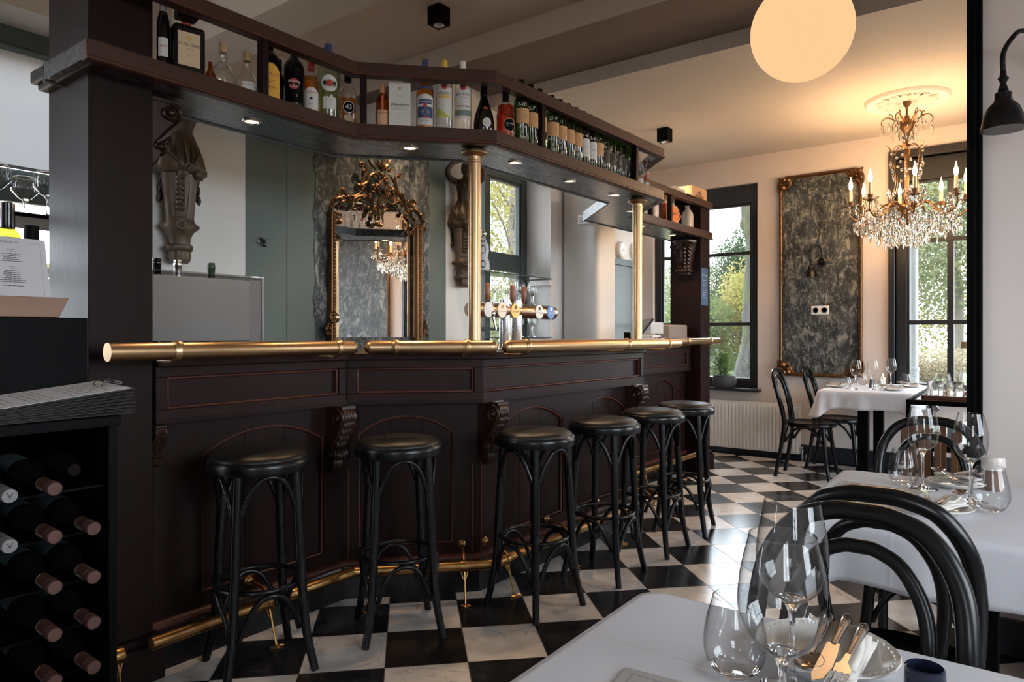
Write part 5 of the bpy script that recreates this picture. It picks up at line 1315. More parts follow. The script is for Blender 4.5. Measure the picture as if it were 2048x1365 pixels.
# --- carved herm figures
M_HERM = plain('aged_bronze_carving', (.082,.053,.031), .42, .15, .55, 22)
def loft(b, secs, n=36, T=None, p=2.0, fold=None):
    """sections: (z, cx, cy, hx, hy[, exponent])"""
    vs = []; fs = []
    for s in secs:
        z, cx, cy, hx, hy = s[:5]; e = s[5] if len(s) > 5 else p
        for i in range(n):
            a = 2*pi*i/n; c, q = cos(a), sin(a)
            k = (abs(c)**e+abs(q)**e)**(-1/e); m = fold(a, z) if fold else 1
            vs.append((cx+hx*c*k*m, cy+hy*q*k*m, z))
    for j in range(len(secs)-1):
        for i in range(n): fs.append((j*n+i, j*n+(i+1)%n, (j+1)*n+(i+1)%n, (j+1)*n+i))
    fs.append(tuple(range(n-1,-1,-1))); fs.append(tuple((len(secs)-1)*n+i for i in range(n)))
    b.add(vs, fs, 0, T)
def herm(x, y, z0, lab, rz=0):
    t = thing('carved_figure', lab, 'sculpture', (x,y,z0), rz, 'carved herm figures on the wall behind the bar')
    L = dict(local=True)
    b = MB(); b.box(0,.02,-.05,.05,.02,.60); b.build('back_plate', M_HERM, t, **L)
    b = MB(); loft(b, [(0,.03,0,.03,.038),(.01,.04,0,.042,.047),(.04,.045,0,.045,.050),(.06,.045,0,.043,.046)], 36, fold=lambda a,z: 1+.09*abs(sin(4*a)))
    loft(b, [(.058,.045,0,.050,.056,6),(.066,.045,0,.054,.059,6),(.082,.045,0,.054,.059,6),(.088,.045,0,.048,.053,6)]); b.build('foot_capital', M_HERM, t, ang=45, **L)
    b = MB(); loft(b, [(.086,.045,0,.044,.048,3),(.12,.045,0,.046,.050,3),(.150,.048,0,.055,.064,2.4),(.170,.052,0,.066,.088,1.5),(.182,.052,0,.066,.092,1.5),(.196,.050,0,.056,.072,2.2),(.215,.048,0,.050,.064,4),(.30,.050,0,.052,.070,5),(.40,.054,0,.056,.080,5),(.455,.058,0,.058,.088,5)]); b.build('tapered_shaft', M_HERM, t, ang=30, **L)
    b = MB()
    for s in (-1,1): b.tube([(.098,s*.030,.225),(.102,s*.038,.33),(.108,s*.045,.44)], .004, 6)
    b.tube([(.098,-.030,.225),(.098,.030,.225)], .004, 6)
    for k in range(8):
        z = .25+.024*k
        for s in (-1,1): leafy(b, None, (.100+.001*k,s*.004,z), (.104+.001*k,s*.020,z+.026), .010, (.008,0,0), 5, .5)
        b.ell((.106+.001*k,0,z+.01),.0045,6,4)
    b.ell((.112,0,.445),(.014,.016,.03),10,8); b.build('garland', M_HERM, t, ang=50, **L)
    b = MB()
    b.lathe([(.0005,0),(.020,.0),(.026,.006),(.024,.012),(.016,.012)], 20, M.Translation((.110,.004,.182)) @ M.Rotation(pi/2,4,'Y'))
    for k in range(6): b.ell((.126,.004+.012*cos(k*pi/3),.182+.012*sin(k*pi/3)),(.005,.007,.007),7,5)
    b.ell((.128,.004,.182),(.006,.006,.006),7,5); b.build('rosette', M_HERM, t, ang=50, **L)
    def folds(a, z): return 1+.065*sin(7*a+z*16)+.03*sin(15*a-z*21)
    b = MB(); loft(b, [(.430,.060,.01,.070,.104),(.442,.064,.008,.082,.118),(.47,.066,0,.086,.116),(.52,.066,-.004,.082,.104),(.57,.062,-.004,.070,.088),(.61,.056,0,.054,.066),(.635,.052,0,.044,.056)], 44, fold=folds)
    for q in range(7):
        f = q/6; ya = -.085+.15*f; b.tube(smooth_path([(.100,ya*.8,.605),(.146+.01*sin(q*2),ya*1.1+.01,.53),(.150,.03+(ya)*.35,.462)],4), lerp_list([.003,.0065,.004],9), 7)
    b.tube([(.150,.022,.455),(.165,.034,.475),(.160,.048,.462),(.155,.036,.446),(.160,.024,.452)], .009, 8)
    leafy(b, None, (.13,.03,.455), (.11,-.01,.400), .02, (.02,0,0)); leafy(b, None, (.12,.06,.45), (.10,.10,.40), .018, (.02,0,0)); b.build('drapery', M_HERM, t, ang=60, **L)
    b = MB()
    loft(b, [(.615,.052,0,.042,.054),(.65,.052,.004,.040,.052),(.69,.056,.010,.044,.060),(.73,.062,.014,.052,.070),(.765,.062,.014,.050,.076),(.79,.054,.014,.038,.070),(.805,.048,.014,.024,.034),(.825,.050,.016,.020,.021),(.838,.054,.018,.026,.024),(.86,.060,.020,.036,.030),(.885,.060,.020,.038,.032),(.905,.056,.020,.030,.028),(.915,.054,.020,.012,.012)], 32, fold=lambda a,z: 1+(.05*sin(9*a+z*20) if z < .78 else 0))
    b.ell((.100,-.014,.745),(.018,.020,.020),10,8); b.ell((.100,.044,.745),(.018,.020,.020),10,8)
    b.ell((.098,.020,.862),(.006,.005,.008),8,6); b.ell((.093,.020,.848),(.005,.008,.003),8,5); b.ell((.094,.009,.872),(.004,.005,.003),6,4); b.ell((.094,.031,.872),(.004,.005,.003),6,4)
    for s in (-1,1):
        b.tube(smooth_path([(.052,.014+s*.062,.775),(.062,.014+s*.115,.800),(.070,.014+s*.135,.850),(.075,.014+s*.105,.905),(.070,.014+s*.050,.930),(.062,.014+s*.010,.935)],4), lerp_list([.024,.022,.019,.017,.014,.012],21), 12)
        for k in range(5): b.tube([(.058+.008*k-.012,.014+s*.012,.936),(.058+.008*k-.010,.014-s*.012,.942),(.058+.008*k-.010,.014-s*.022,.934)], [.0055,.005,.003], 6)
    b.build('torso', M_HERM, t, ang=60, **L)
    b = MB(); loft(b, [(.84,.046,.020,.026,.034),(.87,.044,.020,.034,.040),(.90,.046,.020,.034,.038),(.925,.050,.020,.022,.024)], 24, fold=lambda a,z: 1+.08*sin(10*a+z*40)); b.build('hair', M_HERM, t, ang=60, **L)
    b = MB()
    for s in (-1,1):
        for k in range(4): leafy(b, None, (.02,s*(.07+.003*k),.50-.05*k), (.03,s*(.085+.002*k),.44-.05*k), .014, (.01,0,0), 5, .5)
    b.build('side_leaves', plain('dark_carving', (.03,.022,.016), .5, 0, .4, 30), t, ang=60, **L)
    return t
herm(X0+.03,1.765,1.553,'aged bronze-coloured carved figure on a tapering pedestal, on the pink wall beside the square column', radians(-24))
herm(X0+.04,3.92,1.553,'aged bronze-coloured carved figure with raised arms, half hidden by the brass pole', radians(-40))
# small dark ornament on the green wall
t = thing('wall_ornament', 'small dark bow-shaped metal ornament on the grey-green wall', 'ornament', (X0+.012,2.245,1.72))
b = MB(); b.tube([(.006,-.02,.02),(.015,0,0),(.006,.022,-.03)], [.004,.009,.003], 7); b.tube([(.008,-.022,-.012),(.015,0,0),(.010,.02,.012)], [.002,.007,.002], 7); b.ell((.012,.006,-.018),(.008,.012,.014),8,6); b.build('bow', plain('dark_metal',(.04,.04,.042),.3,.7), t, local=True)
b = MB(); b.tube([(0,-.004,-.02),(.006,-.022,-.006),(.004,-.03,.004)],.0012,5); b.build('wire', M_CHROME, t, local=True)

# --- glass-sided cooler with three bottle necks
t = thing('bottle_cooler', 'frosted glass and steel wine cooler on the counter beside the square column', 'cooler', (-2.83,1.55,1.1185))
YA, YB2 = 1.30, 1.80
b = MB(); b.box(-2.96,-2.70,YA,YB2,1.1185,1.145); b.box(-2.96,-2.70,YB2-.012,YB2,1.145,1.45); b.box(-2.96,-2.70,YA,YA+.012,1.145,1.45); b.box(-2.96,-2.95,YA,YB2,1.145,1.45); b.build('steel_case', plain('dull_steel', (.20,.20,.205), .5, .6), t, bevel=.002)
b = MB(); b.box(-2.72,-2.705,YB2-.07,YB2-.012,1.145,1.44); b.build('side_strip', plain('grey_strip', (.10,.10,.105), .5), t)
fg = NT('frosted_panel'); fg.bsdf((.20,.205,.21), .45, 0, transmission_weight=.25, ior=1.3)
b = MB(); b.box(-2.708,-2.702,YA+.012,YB2-.07,1.175,1.435); b.build('frosted_front', fg.m, t, bevel=.001)
b = MB(); b.box(-2.96,-2.70,YA,YB2,1.45,1.456); b.build('glass_lid', M_THIN, t)
b = MB(); b.box(-2.90,-2.74,YB2,YB2+.016,1.1185,1.37); b.build('black_side', M_BLACKM, t, bevel=.002)
b = MB(); b.box(-2.90,-2.74,YB2,YB2+.016,1.372,1.45); b.build('white_tag', M_WHITE, t, bevel=.002)
b = MB()
for y in (1.40,1.50,1.62): b.lathe([(.03,1.148),(.042,1.15),(.042,1.168),(.036,1.172)], 20, M.Translation((-2.74,y,0)))
b.build('bottle_wells', M_CHROME, t)
for i,(y,c,l) in enumerate(((1.392,M_DKBOT,'dark-capped wine bottle neck nearest the square column in the cooler'),(1.478,M_STEEL,'silver-capped wine bottle neck in the middle of the cooler'),(1.625,plain('green_foil',(.01,.03,.015),.3),'green-capped wine bottle neck at the far end of the cooler'))):
    q = thing('cooled_bottle', l, 'bottle', (-2.83,y,1.15), 0, 'bottles standing in the cooler')
    b = MB(); b.lathe([(.0005,0),(.036,0),(.036,.18),(.030,.21),(.015,.25),(.014,.285)], 20); b.build('glass_body', M_DKBOT, q, local=True)
    b = MB(); b.lathe([(.0155,.284),(.0155,.335),(.017,.337),(.017,.350),(.0155,.352),(.0155,.362),(.0004,.364)], 20); b.build('foil_cap', c, q, local=True)

# --- beer tap
t = thing('beer_tap', 'steel and copper beer tap with wooden handles and four oval badges on the counter', 'beer tap', (-2.35,3.16,1.1185))
for y in (3.11,3.22):
    b = MB(); b.lathe([(.042,1.1185),(.042,1.13),(.034,1.14),(.034,1.37),(.036,1.372),(.036,1.40),(.030,1.402)], 28, M.Translation((-2.35,y,0))); b.build('column', M_STEEL, t, ang=40)
b = MB(); b.tube([(-2.35,2.80,1.335),(-2.35,3.60,1.335)], .040, 28); b.build('drum', plain('coppery_steel', (.50,.34,.25), .22, 1, .15, 12), t, ang=50)
for y in (2.80,2.905,3.135,3.245):
    b = MB(); b.lathe([(.005,1.375),(.008,1.39),(.0155,1.40),(.017,1.43),(.016,1.475),(.012,1.48),(.0005,1.481)], 14, M.Translation((-2.315,y,0))); b.build('tap_handle', wood('tap_wood',(.14,.055,.03),(.24,.10,.055),.4,2), t, ang=45)
for y in (2.79,2.93):
    b = MB(); b.ell((-2.30,y,1.315),(.018,.018,.022),12,8); b.tube([(-2.295,y,1.30),(-2.285,y+.006,1.25),(-2.28,y+.008,1.225)], [.008,.006,.005], 8); b.tube([(-2.32,y,1.335),(-2.30,y,1.33),(-2.30,y,1.39)], .006, 8); b.build('spout', M_CHROME, t, ang=60)
for y, c1, c2, tx in ((3.02,(.70,.62,.50),(.55,.20,.02),'La Trappe'),(3.145,(.80,.50,.10),(.10,.04,.01),'CORNET'),(3.385,(.62,.62,.56),(.03,.03,.03),'La Trappe'),(3.51,(.05,.16,.42),(.7,.7,.7),'Bavaria'),(2.90,(.55,.55,.55),(.3,.3,.3),'')):
    T = M.Translation((-2.305,y,1.335)) @ M.Rotation(F_(-18),4,'Z') @ M(((0,0,1,0),(1,0,0,0),(0,1,0,0),(0,0,0,1)))
    nm = 'badge%d' % int(y*1000)
    b = MB(); b.lathe([(.0005,0),(.034,0),(.036,.003),(.034,.006),(.0005,.007)], 28, T, sx=.88, sy=1.18); o = b.build('badge', plain(nm,c1,.35), t, ang=50)
    if tx:
        b = MB(); flat_text(b, tx, .0135, T @ M.Translation((0,-.004,.0078))); b.prism([(-.008,.012),(.008,.012),(.008,.026),(0,.032),(-.008,.026)], .0068, .0078, 0, T); b.build('lettering', plain(nm+'i',c2,.5), o, ang=50)

# --- glass shelves with glasses in the window recess
t = thing('glass_shelf_rack', 'glass rack of three shelves fixed in the window recess behind the beer tap', 'shelf', (X0-.08,4.65,1.17))
for z,nm in ((1.695,'glass_shelf'),(1.447,'glass_shelf'),(1.172,'glass_shelf')):
    b = MB(); b.box(X0-.20,X0+.03,4.14,5.17,z,z+.010); b.build(nm, plain('grey_green_glass',(.16,.20,.20),.08,0,.03,4,transmission_weight=.6), t, bevel=.002)
    b = MB(); b.box(X0-.20,X0+.02,5.13,5.165,z-.05,z-.004); b.build('shelf_bracket', M_WHITE, t, bevel=.002)
w3b = wine_obj('wine_glass', .205, .036, .026, M_THIN, 18)
k = 0
for z, ys in ((1.457+.0,(4.42,4.52,4.60,4.69,4.78,4.87,4.96,5.06)),(1.182,(4.55,4.66,4.76,4.86,4.95,5.06))):
    for i, y in enumerate(ys):
        o = w3b if k == 0 else dup(w3b, (0,0,0))
        up = 'upper' if z > 1.3 else 'lower'
        put(o, X0-.04-.09*(i%2), y, z+.0005, 'wine glass %d from the pole end of the %s glass shelf in the recess' % (i+1, up), 'wine glass', 'wine glasses on the recess shelves')
        o['label'] = '%s wine glass from the brass pole, on the %s shelf of the window recess' % (('first','second','third','fourth','fifth','sixth','seventh','last')[i], 'middle' if z > 1.3 else 'bottom')
        k += 1
t = thing('ceramic_bottle', 'white ceramic bottle with blue painted leaves on the top glass shelf', 'bottle', (X0-.02,4.235,1.7055))
b = MB(); b.lathe([(.0005,0),(.045,0),(.052,.01),(.054,.05),(.048,.085),(.036,.105),(.040,.115),(.046,.15),(.044,.20),(.030,.235),(.020,.255),(.019,.27)], 28); b.build('glazed_body', plain('white_glaze',(.72,.73,.75),.15), t, local=True, ang=70)
b = MB(); b.ell((0,0,.295),(.026,.026,.028),18,12); b.build('ball_stopper', M_CHROME, t, local=True, ang=80)
b = MB()
for zc, rr, hh in ((.05,.0545,.026),(.165,.0465,.030)):
    for k in range(20):
        a = 2*pi*k/20; aa = F_(-50)+hh*.75*cos(a)/rr; zz = zc+hh*sin(a); wdisc(b, rr, zz, aa, .0035, .0055, 8)
for k in range(5): wdisc(b, .0365-.002*abs(k-2), .228+.004*(k%2), F_(-50)+(k-2)*.3, .004, .009, 8)
b.build('blue_painting', M_NAVY, t, local=True, ang=80)

# --- things near the till
t = thing('till_screen', 'black tilted till screen standing on the counter beside the far brass pole', 'till', (-2.42,4.80,1.1185))
T = M.Translation((-2.42,4.80,1.118)) @ M.Rotation(F_(40),4,'Z') @ M.Translation((0,0,.012)) @ M.Rotation(F_(38),4,'Y')
b = MB(); b.box(-.008,.008,-.13,.13,.0,.24,0,T); b.build('screen', M_BLACK, t, bevel=.004)
b = MB(); b.box(-2.50,-2.38,4.78,4.93,1.1185,1.135); b.box(-2.49,-2.45,4.83,4.87,1.135,1.22); b.build('stand', M_BLACKM, t, bevel=.003)
t = thing('receipt_printer', 'white and black receipt printer right of the far brass pole', 'printer', (-2.45,5.2,1.1185))
b = MB(); b.box(-2.52,-2.38,5.13,5.28,1.1185,1.20); b.build('printer_body', M_WHITE, t, bevel=.008)
b = MB(); b.box(-2.379,-2.374,5.15,5.26,1.13,1.18); b.build('paper_slot', M_BLACKM, t)
b = MB(); b.prism([(-2.50,5.15),(-2.40,5.13),(-2.36,5.28),(-2.46,5.30)], 1.205, 1.30, 0, M.Translation((0,0,0))); b.build('customer_screen', plain('pale_screen',(.5,.5,.48),.3), t, bevel=.003)
t = thing('menu_box', 'grey-brown card box with a brass clasp behind the handrail at the column', 'box', (-2.40,5.55,1.1185))
b = MB(); b.box(-2.46,-2.36,5.40,5.79,1.1185,1.285); b.build('card_box', plain('taupe_card',(.24,.19,.165),.7), t, bevel=.012, bseg=3)
t = thing('napkin_roll', 'white rolled napkin lying on the counter left of the far brass pole', 'napkin', (-2.30,4.72,1.1185))
b = MB(); b.tube([(-2.30,4.90,1.145),(-2.30,5.08,1.145)], .024, 12); b.build('roll', M_NAP, t)
# round white wall devices and white wall box
for i,(y,z,l) in enumerate(((6.50,2.091,'round white wall siren above the grey-green door, nearer the shelf'),(6.83,2.115,'round white wall alarm behind the far brass pole'))):
    t = thing('wall_alarm', l, 'alarm', (X0,y,z), 0, 'round white alarms above the door')
    T = M.Translation((X0,y,z)) @ M.Rotation(pi/2,4,'Y')
    b = MB(); b.lathe([(.093,0),(.093,.02),(.085,.036),(.06,.045),(.0005,.048)], 32, T); b.build('dome', M_WHITE, t, ang=50)
    b = MB(); b.lathe([(.0005,.046),(.018,.047),(.018,.050),(.0005,.051)], 20, T); b.build('lens', plain('pale_lens',(.5,.55,.6),.1), t)
t = thing('wall_box', 'small white slotted box high on the pilaster, under the shelf corner', 'wall box', (-3.14,5.36,2.19))
b = MB(); b.box(-3.19,-3.09,5.30,5.36,2.19,2.27); b.build('case', M_WHITE, t, bevel=.004)
b = MB()
for k in range(4): b.box(-3.18,-3.10,5.298,5.301,2.205+.014*k,2.210+.014*k)
b.build('slots', M_GINK, t)
# small picture-light / hook beside second herm
# notice on the far column
t = thing('paper_notice', 'blue paper notice with small white lines taped to the bar column beside the window', 'notice', (-2.252,5.94,1.45))
b = MB(); b.box(-2.2548,-2.2535,5.84,6.00,1.46,1.79); b.build('sheet', plain('blue_paper',(.045,.10,.19),.7), t, bevel=.0)
T = M(((0,0,1,-2.2533),(1,0,0,5.92),(0,1,0,1.625),(0,0,0,1)))
b = MB(); flat_text(b,'Geachte gast',.024,T @ M.Translation((0,.105,0)))
for k in range(7): b.box(-.055,.055-.02*(k%3),.055-.022*k-(.02 if k > 2 else 0),.058-.022*k-(.02 if k > 2 else 0),0,.0004,0,T)
b.build('lettering', M_LABW, t, local=False)
# ================================================================== wine cabinet at the left, menus, clipboards
t = thing('wine_cabinet', 'black open wine cabinet with a stepped top, at the left before the square bar column', 'cabinet', (-2.1,.1,0))
YC0, YC1 = -.62, .788
b = MB()
b.box(-2.42,-1.80,YC1-.02,YC1,0,.998); b.box(-2.42,-1.80,YC0,YC0+.02,0,.998); b.box(-2.42,-2.40,YC0,YC1,0,.998); b.box(-2.42,-1.79,YC0,YC1+.006,.975,1.0)
b.box(-2.42,-1.80,YC0,YC1,0,.05); b.build('carcass', M_BLACKM, t, bevel=.002)
b = MB(); b.box(-2.42,-2.035,YC0,.815,1.0,1.245); b.build('raised_back', M_BLACKM, t, bevel=.002)
for z in (.83,.722,.608,.50,.395,.29):
    b = MB(); b.box(-2.40,-1.83,YC0+.02,YC1-.02,z-.006,z); b.build('rack_shelf', M_BLACKM, t)
for y in (.255,):
    b = MB(); b.box(-2.40,-1.815,y,y+.018,.05,.975); b.build('divider', M_BLACKM, t)
M_CAPW = plain('white_foil', (.24,.23,.235), .35, .2, .08, 40); M_CAPR = plain('rose_foil', (.125,.062,.052), .32, .3, .1, 40)
def lying_bottle(y, z, cap, lab, silver=True):
    q = thing('wine_bottle', lab, 'bottle', (-2.08,y,z), 0, 'wine bottles lying in the black cabinet')
    T = M.Rotation(F_(3),4,'Y') @ M.Rotation(pi/2,4,'Y')
    b = MB(); b.lathe([(.0005,-.01),(.034,-.01),(.0365,-.004),(.0365,.165),(.033,.19),(.020,.222),(.0145,.245),(.0138,.30)], 26, T); b.build('glass_body', M_DKBOT, q, local=True, ang=50)
    b = MB(); b.lathe([(.0148,.262),(.0150,.305),(.0156,.307),(.0156,.311),(.0150,.313),(.0150,.320),(.0156,.322),(.0156,.332),(.0145,.334),(.0004,.3342)], 28, T); c = b.build('foil_cap', cap, q, local=True, ang=40)
    if silver:
        b = MB(); patch(b, .01515, .272, .300, F_(-60), .42); o = b.build('cap_emblem', plain('pale_seal',(.25,.29,.33),.3), c, local=True, ang=80); o.data.transform(T)
        b = MB()
        for k in range(9): patch(b, .01515, .264, .268, F_(-150)+k*.3, .07, n=2)
        o = b.build('cap_lettering', plain('gold_print',(.55,.42,.25),.5), c, local=True); o.data.transform(T)
    if cap is M_CAPW:
        b = MB(); flat_text(b, 'V', .019, T @ M.Translation((0,0,.3346)) @ M.Rotation(pi/2,4,'Z')); b.build('cap_lettering', M_INK, c, local=True)
    b = MB(); patch(b, .0369, .05, .145, F_(180), 1.25); o = b.build('label', plain('blue_grey_label',(.03,.045,.05),.6), q, local=True, ang=80); o.data.transform(T)
    return q
RN = ('top','second','third','fourth','fifth')
for zi, z in enumerate((.87,.762,.648,.541,.436)):
    for yi, y in enumerate((.546,.632,.713)):
        if (yi == 0 and zi > 1) or (yi == 2 and zi == 0): continue
        white = yi == 0
        pos = ('farthest from' if yi == 0 else ('one place from' if yi == 1 else 'right against'))
        lying_bottle(y, z, M_CAPW if white else M_CAPR, ('white' if white else 'rose')+'-capped wine bottle in the '+RN[zi]+' visible row, '+pos+' the cabinet side', silver=not white)
q = thing('wine_bottle', 'uncapped dark wine bottle in the top row beside the cabinet side', 'bottle', (-2.10,.713,.87), 0, 'wine bottles lying in the black cabinet')
b = MB(); b.lathe([(.0005,-.01),(.034,-.01),(.0365,-.004),(.0365,.165),(.033,.19),(.020,.222),(.0145,.245)], 26, M.Rotation(pi/2,4,'Y')); b.build('glass_body', M_DKBOT, q, local=True)
# clipboards fanned in a pile
M_BOARD = plain('dark_fibreboard', (.012,.010,.009), .6, 0, .3, 40)
NB = 8
WHICH = ('lowest clipboard of the pile, sticking out most at the corner','second clipboard from the bottom of the pile','third clipboard from the bottom of the pile','fourth clipboard from the bottom of the pile','fourth clipboard from the top of the pile','third clipboard from the top of the pile','clipboard just beneath the top one of the pile','topmost clipboard of the pile, showing a white printed sheet')
rc = random.Random(4)
for k in range(NB):
    zl = 1.001+.0046*k; zr = 1.001+.0095*k; L = .315
    pitch = atan2(zr-zl, L)
    q = thing('clipboard', WHICH[k]+', on the wine cabinet', 'clipboard', (-1.913,.675,(zl+zr)/2), 0, 'dark clipboards piled on the wine cabinet')
    q.rotation_euler = (pitch, F_(.35*k), F_(rc.uniform(-2.5,2.5)+(4 if k == 0 else 0)))
    q.location.x += rc.uniform(-.004,.004)
    b = MB(); b.box(-.113,.113,-L/2,L/2,0,.0035); b.build('board', M_BOARD, q, local=True, bevel=.0012)
    if k < NB-1: b = MB(); b.box(-.106,.106,-L/2+.008,L/2-.008,.0036,.0044); b.build('paper_sheet', plain('grey_paper',(.05,.048,.045),.8), q, local=True)
    else:
        b = MB(); b.box(-.106,.106,-L/2+.010,L/2-.006,.0036,.0042); sh_ = b.build('paper_sheet', M_PAPER, q, local=True)
        b = MB(); r2 = random.Random(8)
        for i in range(17):
            y = -.135+.0150*i
            if i in (4,9,10): continue
            x = -.075
            while x < .06:
                w = r2.uniform(.008,.03); b.box(x,min(x+w,.075),y,y+.0022,.0042,.00435); x += w+.004
        b.build('lettering', M_GINK, sh_, local=True)
        b = MB(); b.tube(smooth_path([(-.04,L/2-.012,.005),(-.045,L/2-.03,.012),(-.02,L/2-.045,.007),(0,L/2-.025,.014),(.02,L/2-.045,.007),(.045,L/2-.03,.012),(.04,L/2-.012,.005)],5), .0016, 6); b.tube([(-.05,L/2-.008,.012),(.05,L/2-.008,.012)], .0035, 8); b.build('wire_clip', M_CHROME, q, local=True)
# wooden menu stand with a printed sheet
t = thing('menu_stand', 'printed white drinks menu in a light wooden foot on top of the wine cabinet', 'menu', (-2.08,.66,1.2455))
M_WALNUT = wood('light_walnut', (.20,.105,.066), (.30,.165,.105), .5, 1)
b = MB(); b.add([(-2.10,.52,1.2455),(-2.045,.52,1.2455),(-2.045,.750,1.2455),(-2.10,.750,1.2455),(-2.105,.50,1.298),(-2.04,.50,1.298),(-2.04,.772,1.298),(-2.105,.772,1.298)], [(3,2,1,0),(4,5,6,7),(0,1,5,4),(1,2,6,5),(2,3,7,6),(3,0,4,7)]); b.build('wooden_foot', M_WALNUT, t, bevel=.002)
TP_ = M.Translation((-2.068,.660,1.290)) @ M.Rotation(F_(-14),4,'Y') @ M(((0,0,1,0),(1,0,0,0),(0,1,0,0),(0,0,0,1)))
b = MB(); b.box(-.085,.078,0,.168,0,.0012,0,TP_); sh_ = b.build('sheet', plain('menu_paper',(.50,.50,.52),.7), t)
b = MB()
for (x0,x1,y0,y1) in ((-.075,-.045,.1545,.1550),(.035,.0655,.1545,.1550),(.065,.0655,.004,.1550),(-.0755,-.075,.004,.1550)): b.box(x0,x1,y0,y1,.0012,.0014,0,TP_)
b.build('printed_border', M_GINK, sh_)
b = MB(); flat_text(b,'MARGAUX',.0085,TP_ @ M.Translation((-.005,.1545,.0015)), space=1.15)
for y,s in ((.134,'DRINKS'),(.088,'WIJN')): flat_text(b,s,.0055,TP_ @ M.Translation((-.003,y,.0015)))
for y in (.1295,.0830): b.box(-.016,.011,y,y+.0003,.0012,.0014,0,TP_); b.lathe([(.0003,0),(.0013,0),(.0013,.0003),(.0003,.0004)],8,TP_ @ M.Translation((-.003,y,.0012)))
r2 = random.Random(3)
for i,y in enumerate((.122,.117,.112,.107,.102,.076,.071,.066,.061,.056,.051,.046,.036)):
    w = (.022,.022,.016,.019,.028,.016,.019,.020,.015,.020,.030,.028,.024)[i]; x = -.003-w
    while x < -.003+w:
        q_ = r2.uniform(.003,.009); b.box(x,min(x+q_,-.003+w),y,y+.0017,.0012,.0014,0,TP_); x += q_+.0014
b.build('lettering', M_INK, sh_)
# bottles behind the menu
bottle(-2.36,.732,.036,.337,'spirit',thin('olive_oil_glass',(.45,.42,.10),.3),'dark-collared bottle with golden liquid behind the drinks menu',liquid=thin('golden_oil',(.35,.25,.03),.5),level=.7,cap=(.018,.78,1,M_DKBOT),z=1.2455,group='bottles behind the drinks menu',name='table_bottle')
bottle(-2.30,.772,.034,.27,'spirit',M_DKBOT,'short dark bottle with wide black cap behind the drinks menu',cap=(.0185,.84,1,M_BLACKM),z=1.2455,group='bottles behind the drinks menu',name='table_bottle')
# shelf of balloon glasses before the outer window
t = thing('glass_stand', 'dark shelf stand holding balloon wine glasses before the left window', 'shelf', (-3.38,.95,0))
b = MB(); b.box(-3.56,-3.20,.45,1.38,1.672,1.690); b.build('upper_board', M_BLACKM, t, bevel=.002)
b = MB(); b.box(-3.56,-3.20,.45,1.38,1.46,1.475); b.build('middle_board', M_WHITE, t, bevel=.002)
b = MB(); b.box(-3.56,-3.20,.45,1.38,1.0,1.03); b.build('lower_board', M_BLACKM, t, bevel=.002)
for y in (.46,1.36):
    for x in (-3.55,-3.22):
        b = MB(); b.box(x,x+.012,y,y+.012,0,1.672); b.build('upright', M_BLACKM, t)
bg = None
for i,(x,y,l) in enumerate(((-3.30,.985,'large balloon wine glass cut by the picture edge, on the left shelf stand'),(-3.30,1.165,'large balloon wine glass in the middle of the left shelf stand, front row'),(-3.30,1.325,'large balloon wine glass nearest the square column on the left shelf stand'),(-3.47,1.14,'balloon wine glass in the back row of the left shelf stand, farther from the column'),(-3.47,1.30,'balloon wine glass in the back row of the left shelf stand, nearer the column'))):
    if bg is None: bg = wine_obj('balloon_glass', .195, .052, .036, M_THIN, 32); o = bg
    else: o = dup(bg, (0,0,0))
    put(o, x, y, 1.6905, l, 'wine glass', 'balloon glasses on the left shelf stand')
# roller blind in the outer window
t = thing('roller_blind', 'pale grey roller blind half lowered in the left window', 'blind', (-4.66,1.05,2.15))
bt = NT('pale_translucent_blind'); bd = bt.n('ShaderNodeBsdfDiffuse'); bd.inputs[0].default_value = (.5,.5,.51,1); bu = bt.n('ShaderNodeBsdfTranslucent'); bu.inputs[0].default_value = (.5,.5,.51,1); bx_ = bt.n('ShaderNodeMixShader'); bx_.inputs[0].default_value = .13
bt.l(bd.outputs[0],bx_.inputs[1]); bt.l(bu.outputs[0],bx_.inputs[2]); bt.l(bx_.outputs[0],bt.out.inputs[0])
b = MB(); b.add([(-4.666,.24,2.17),(-4.666,1.86,2.17),(-4.666,1.86,2.83),(-4.666,.24,2.83)],[(0,1,2,3)]); b.build('fabric', bt.m, t)
b = MB(); b.tube([(-4.665,.24,2.168),(-4.665,1.86,2.168)], .010, 8); b.build('bottom_bar', M_GINK, t)
b = MB(); b.tube([(-4.66,.22,2.85),(-4.66,1.88,2.85)], .022, 12); b.build('roller', M_FRAMEG, t)

# ================================================================== lamps
def cube_spot(x,y,z,lab):
    t = thing('cube_spotlight', lab, 'spotlight', (x,y,z), 0, 'black cube spotlights on the ceiling'); s = .050
    b = MB(); b.box(-s,s,-s,s,-.115,-.001); b.box(-.03,.03,-.03,.03,-.001,0); b.build('housing', M_BLACKM, t, local=True, bevel=.002)
    b = MB(); b.lathe([(.030,-.1155),(.034,-.1155),(.030,-.119),(.028,-.1175)], 24); b.build('ring', M_STEEL, t, local=True)
    b = MB(); b.lathe([(.0005,-.1155),(.027,-.1155),(.027,-.117),(.0005,-.1172)], 20); b.build('lens', emit('warm_lens',(1,.45,.2),2.2), t, local=True)
    l = bpy.data.lights.new('ceiling_spot','SPOT'); l.energy = 22; l.color = (1,.72,.46); l.spot_size = F_(80); l.spot_blend = .6; l.shadow_soft_size = .03
    lo = bpy.data.objects.new('spot_beam', l); COL.objects.link(lo); lo.location = (x,y,z-.13); lo['kind'] = 'helper'
cube_spot(-2.94,3.20,ZC2,'black cube spotlight on the dark middle ceiling above the gallery rail')
cube_spot(-2.50,5.62,3.0,'black cube spotlight on the warm lit ceiling near the shelf end')
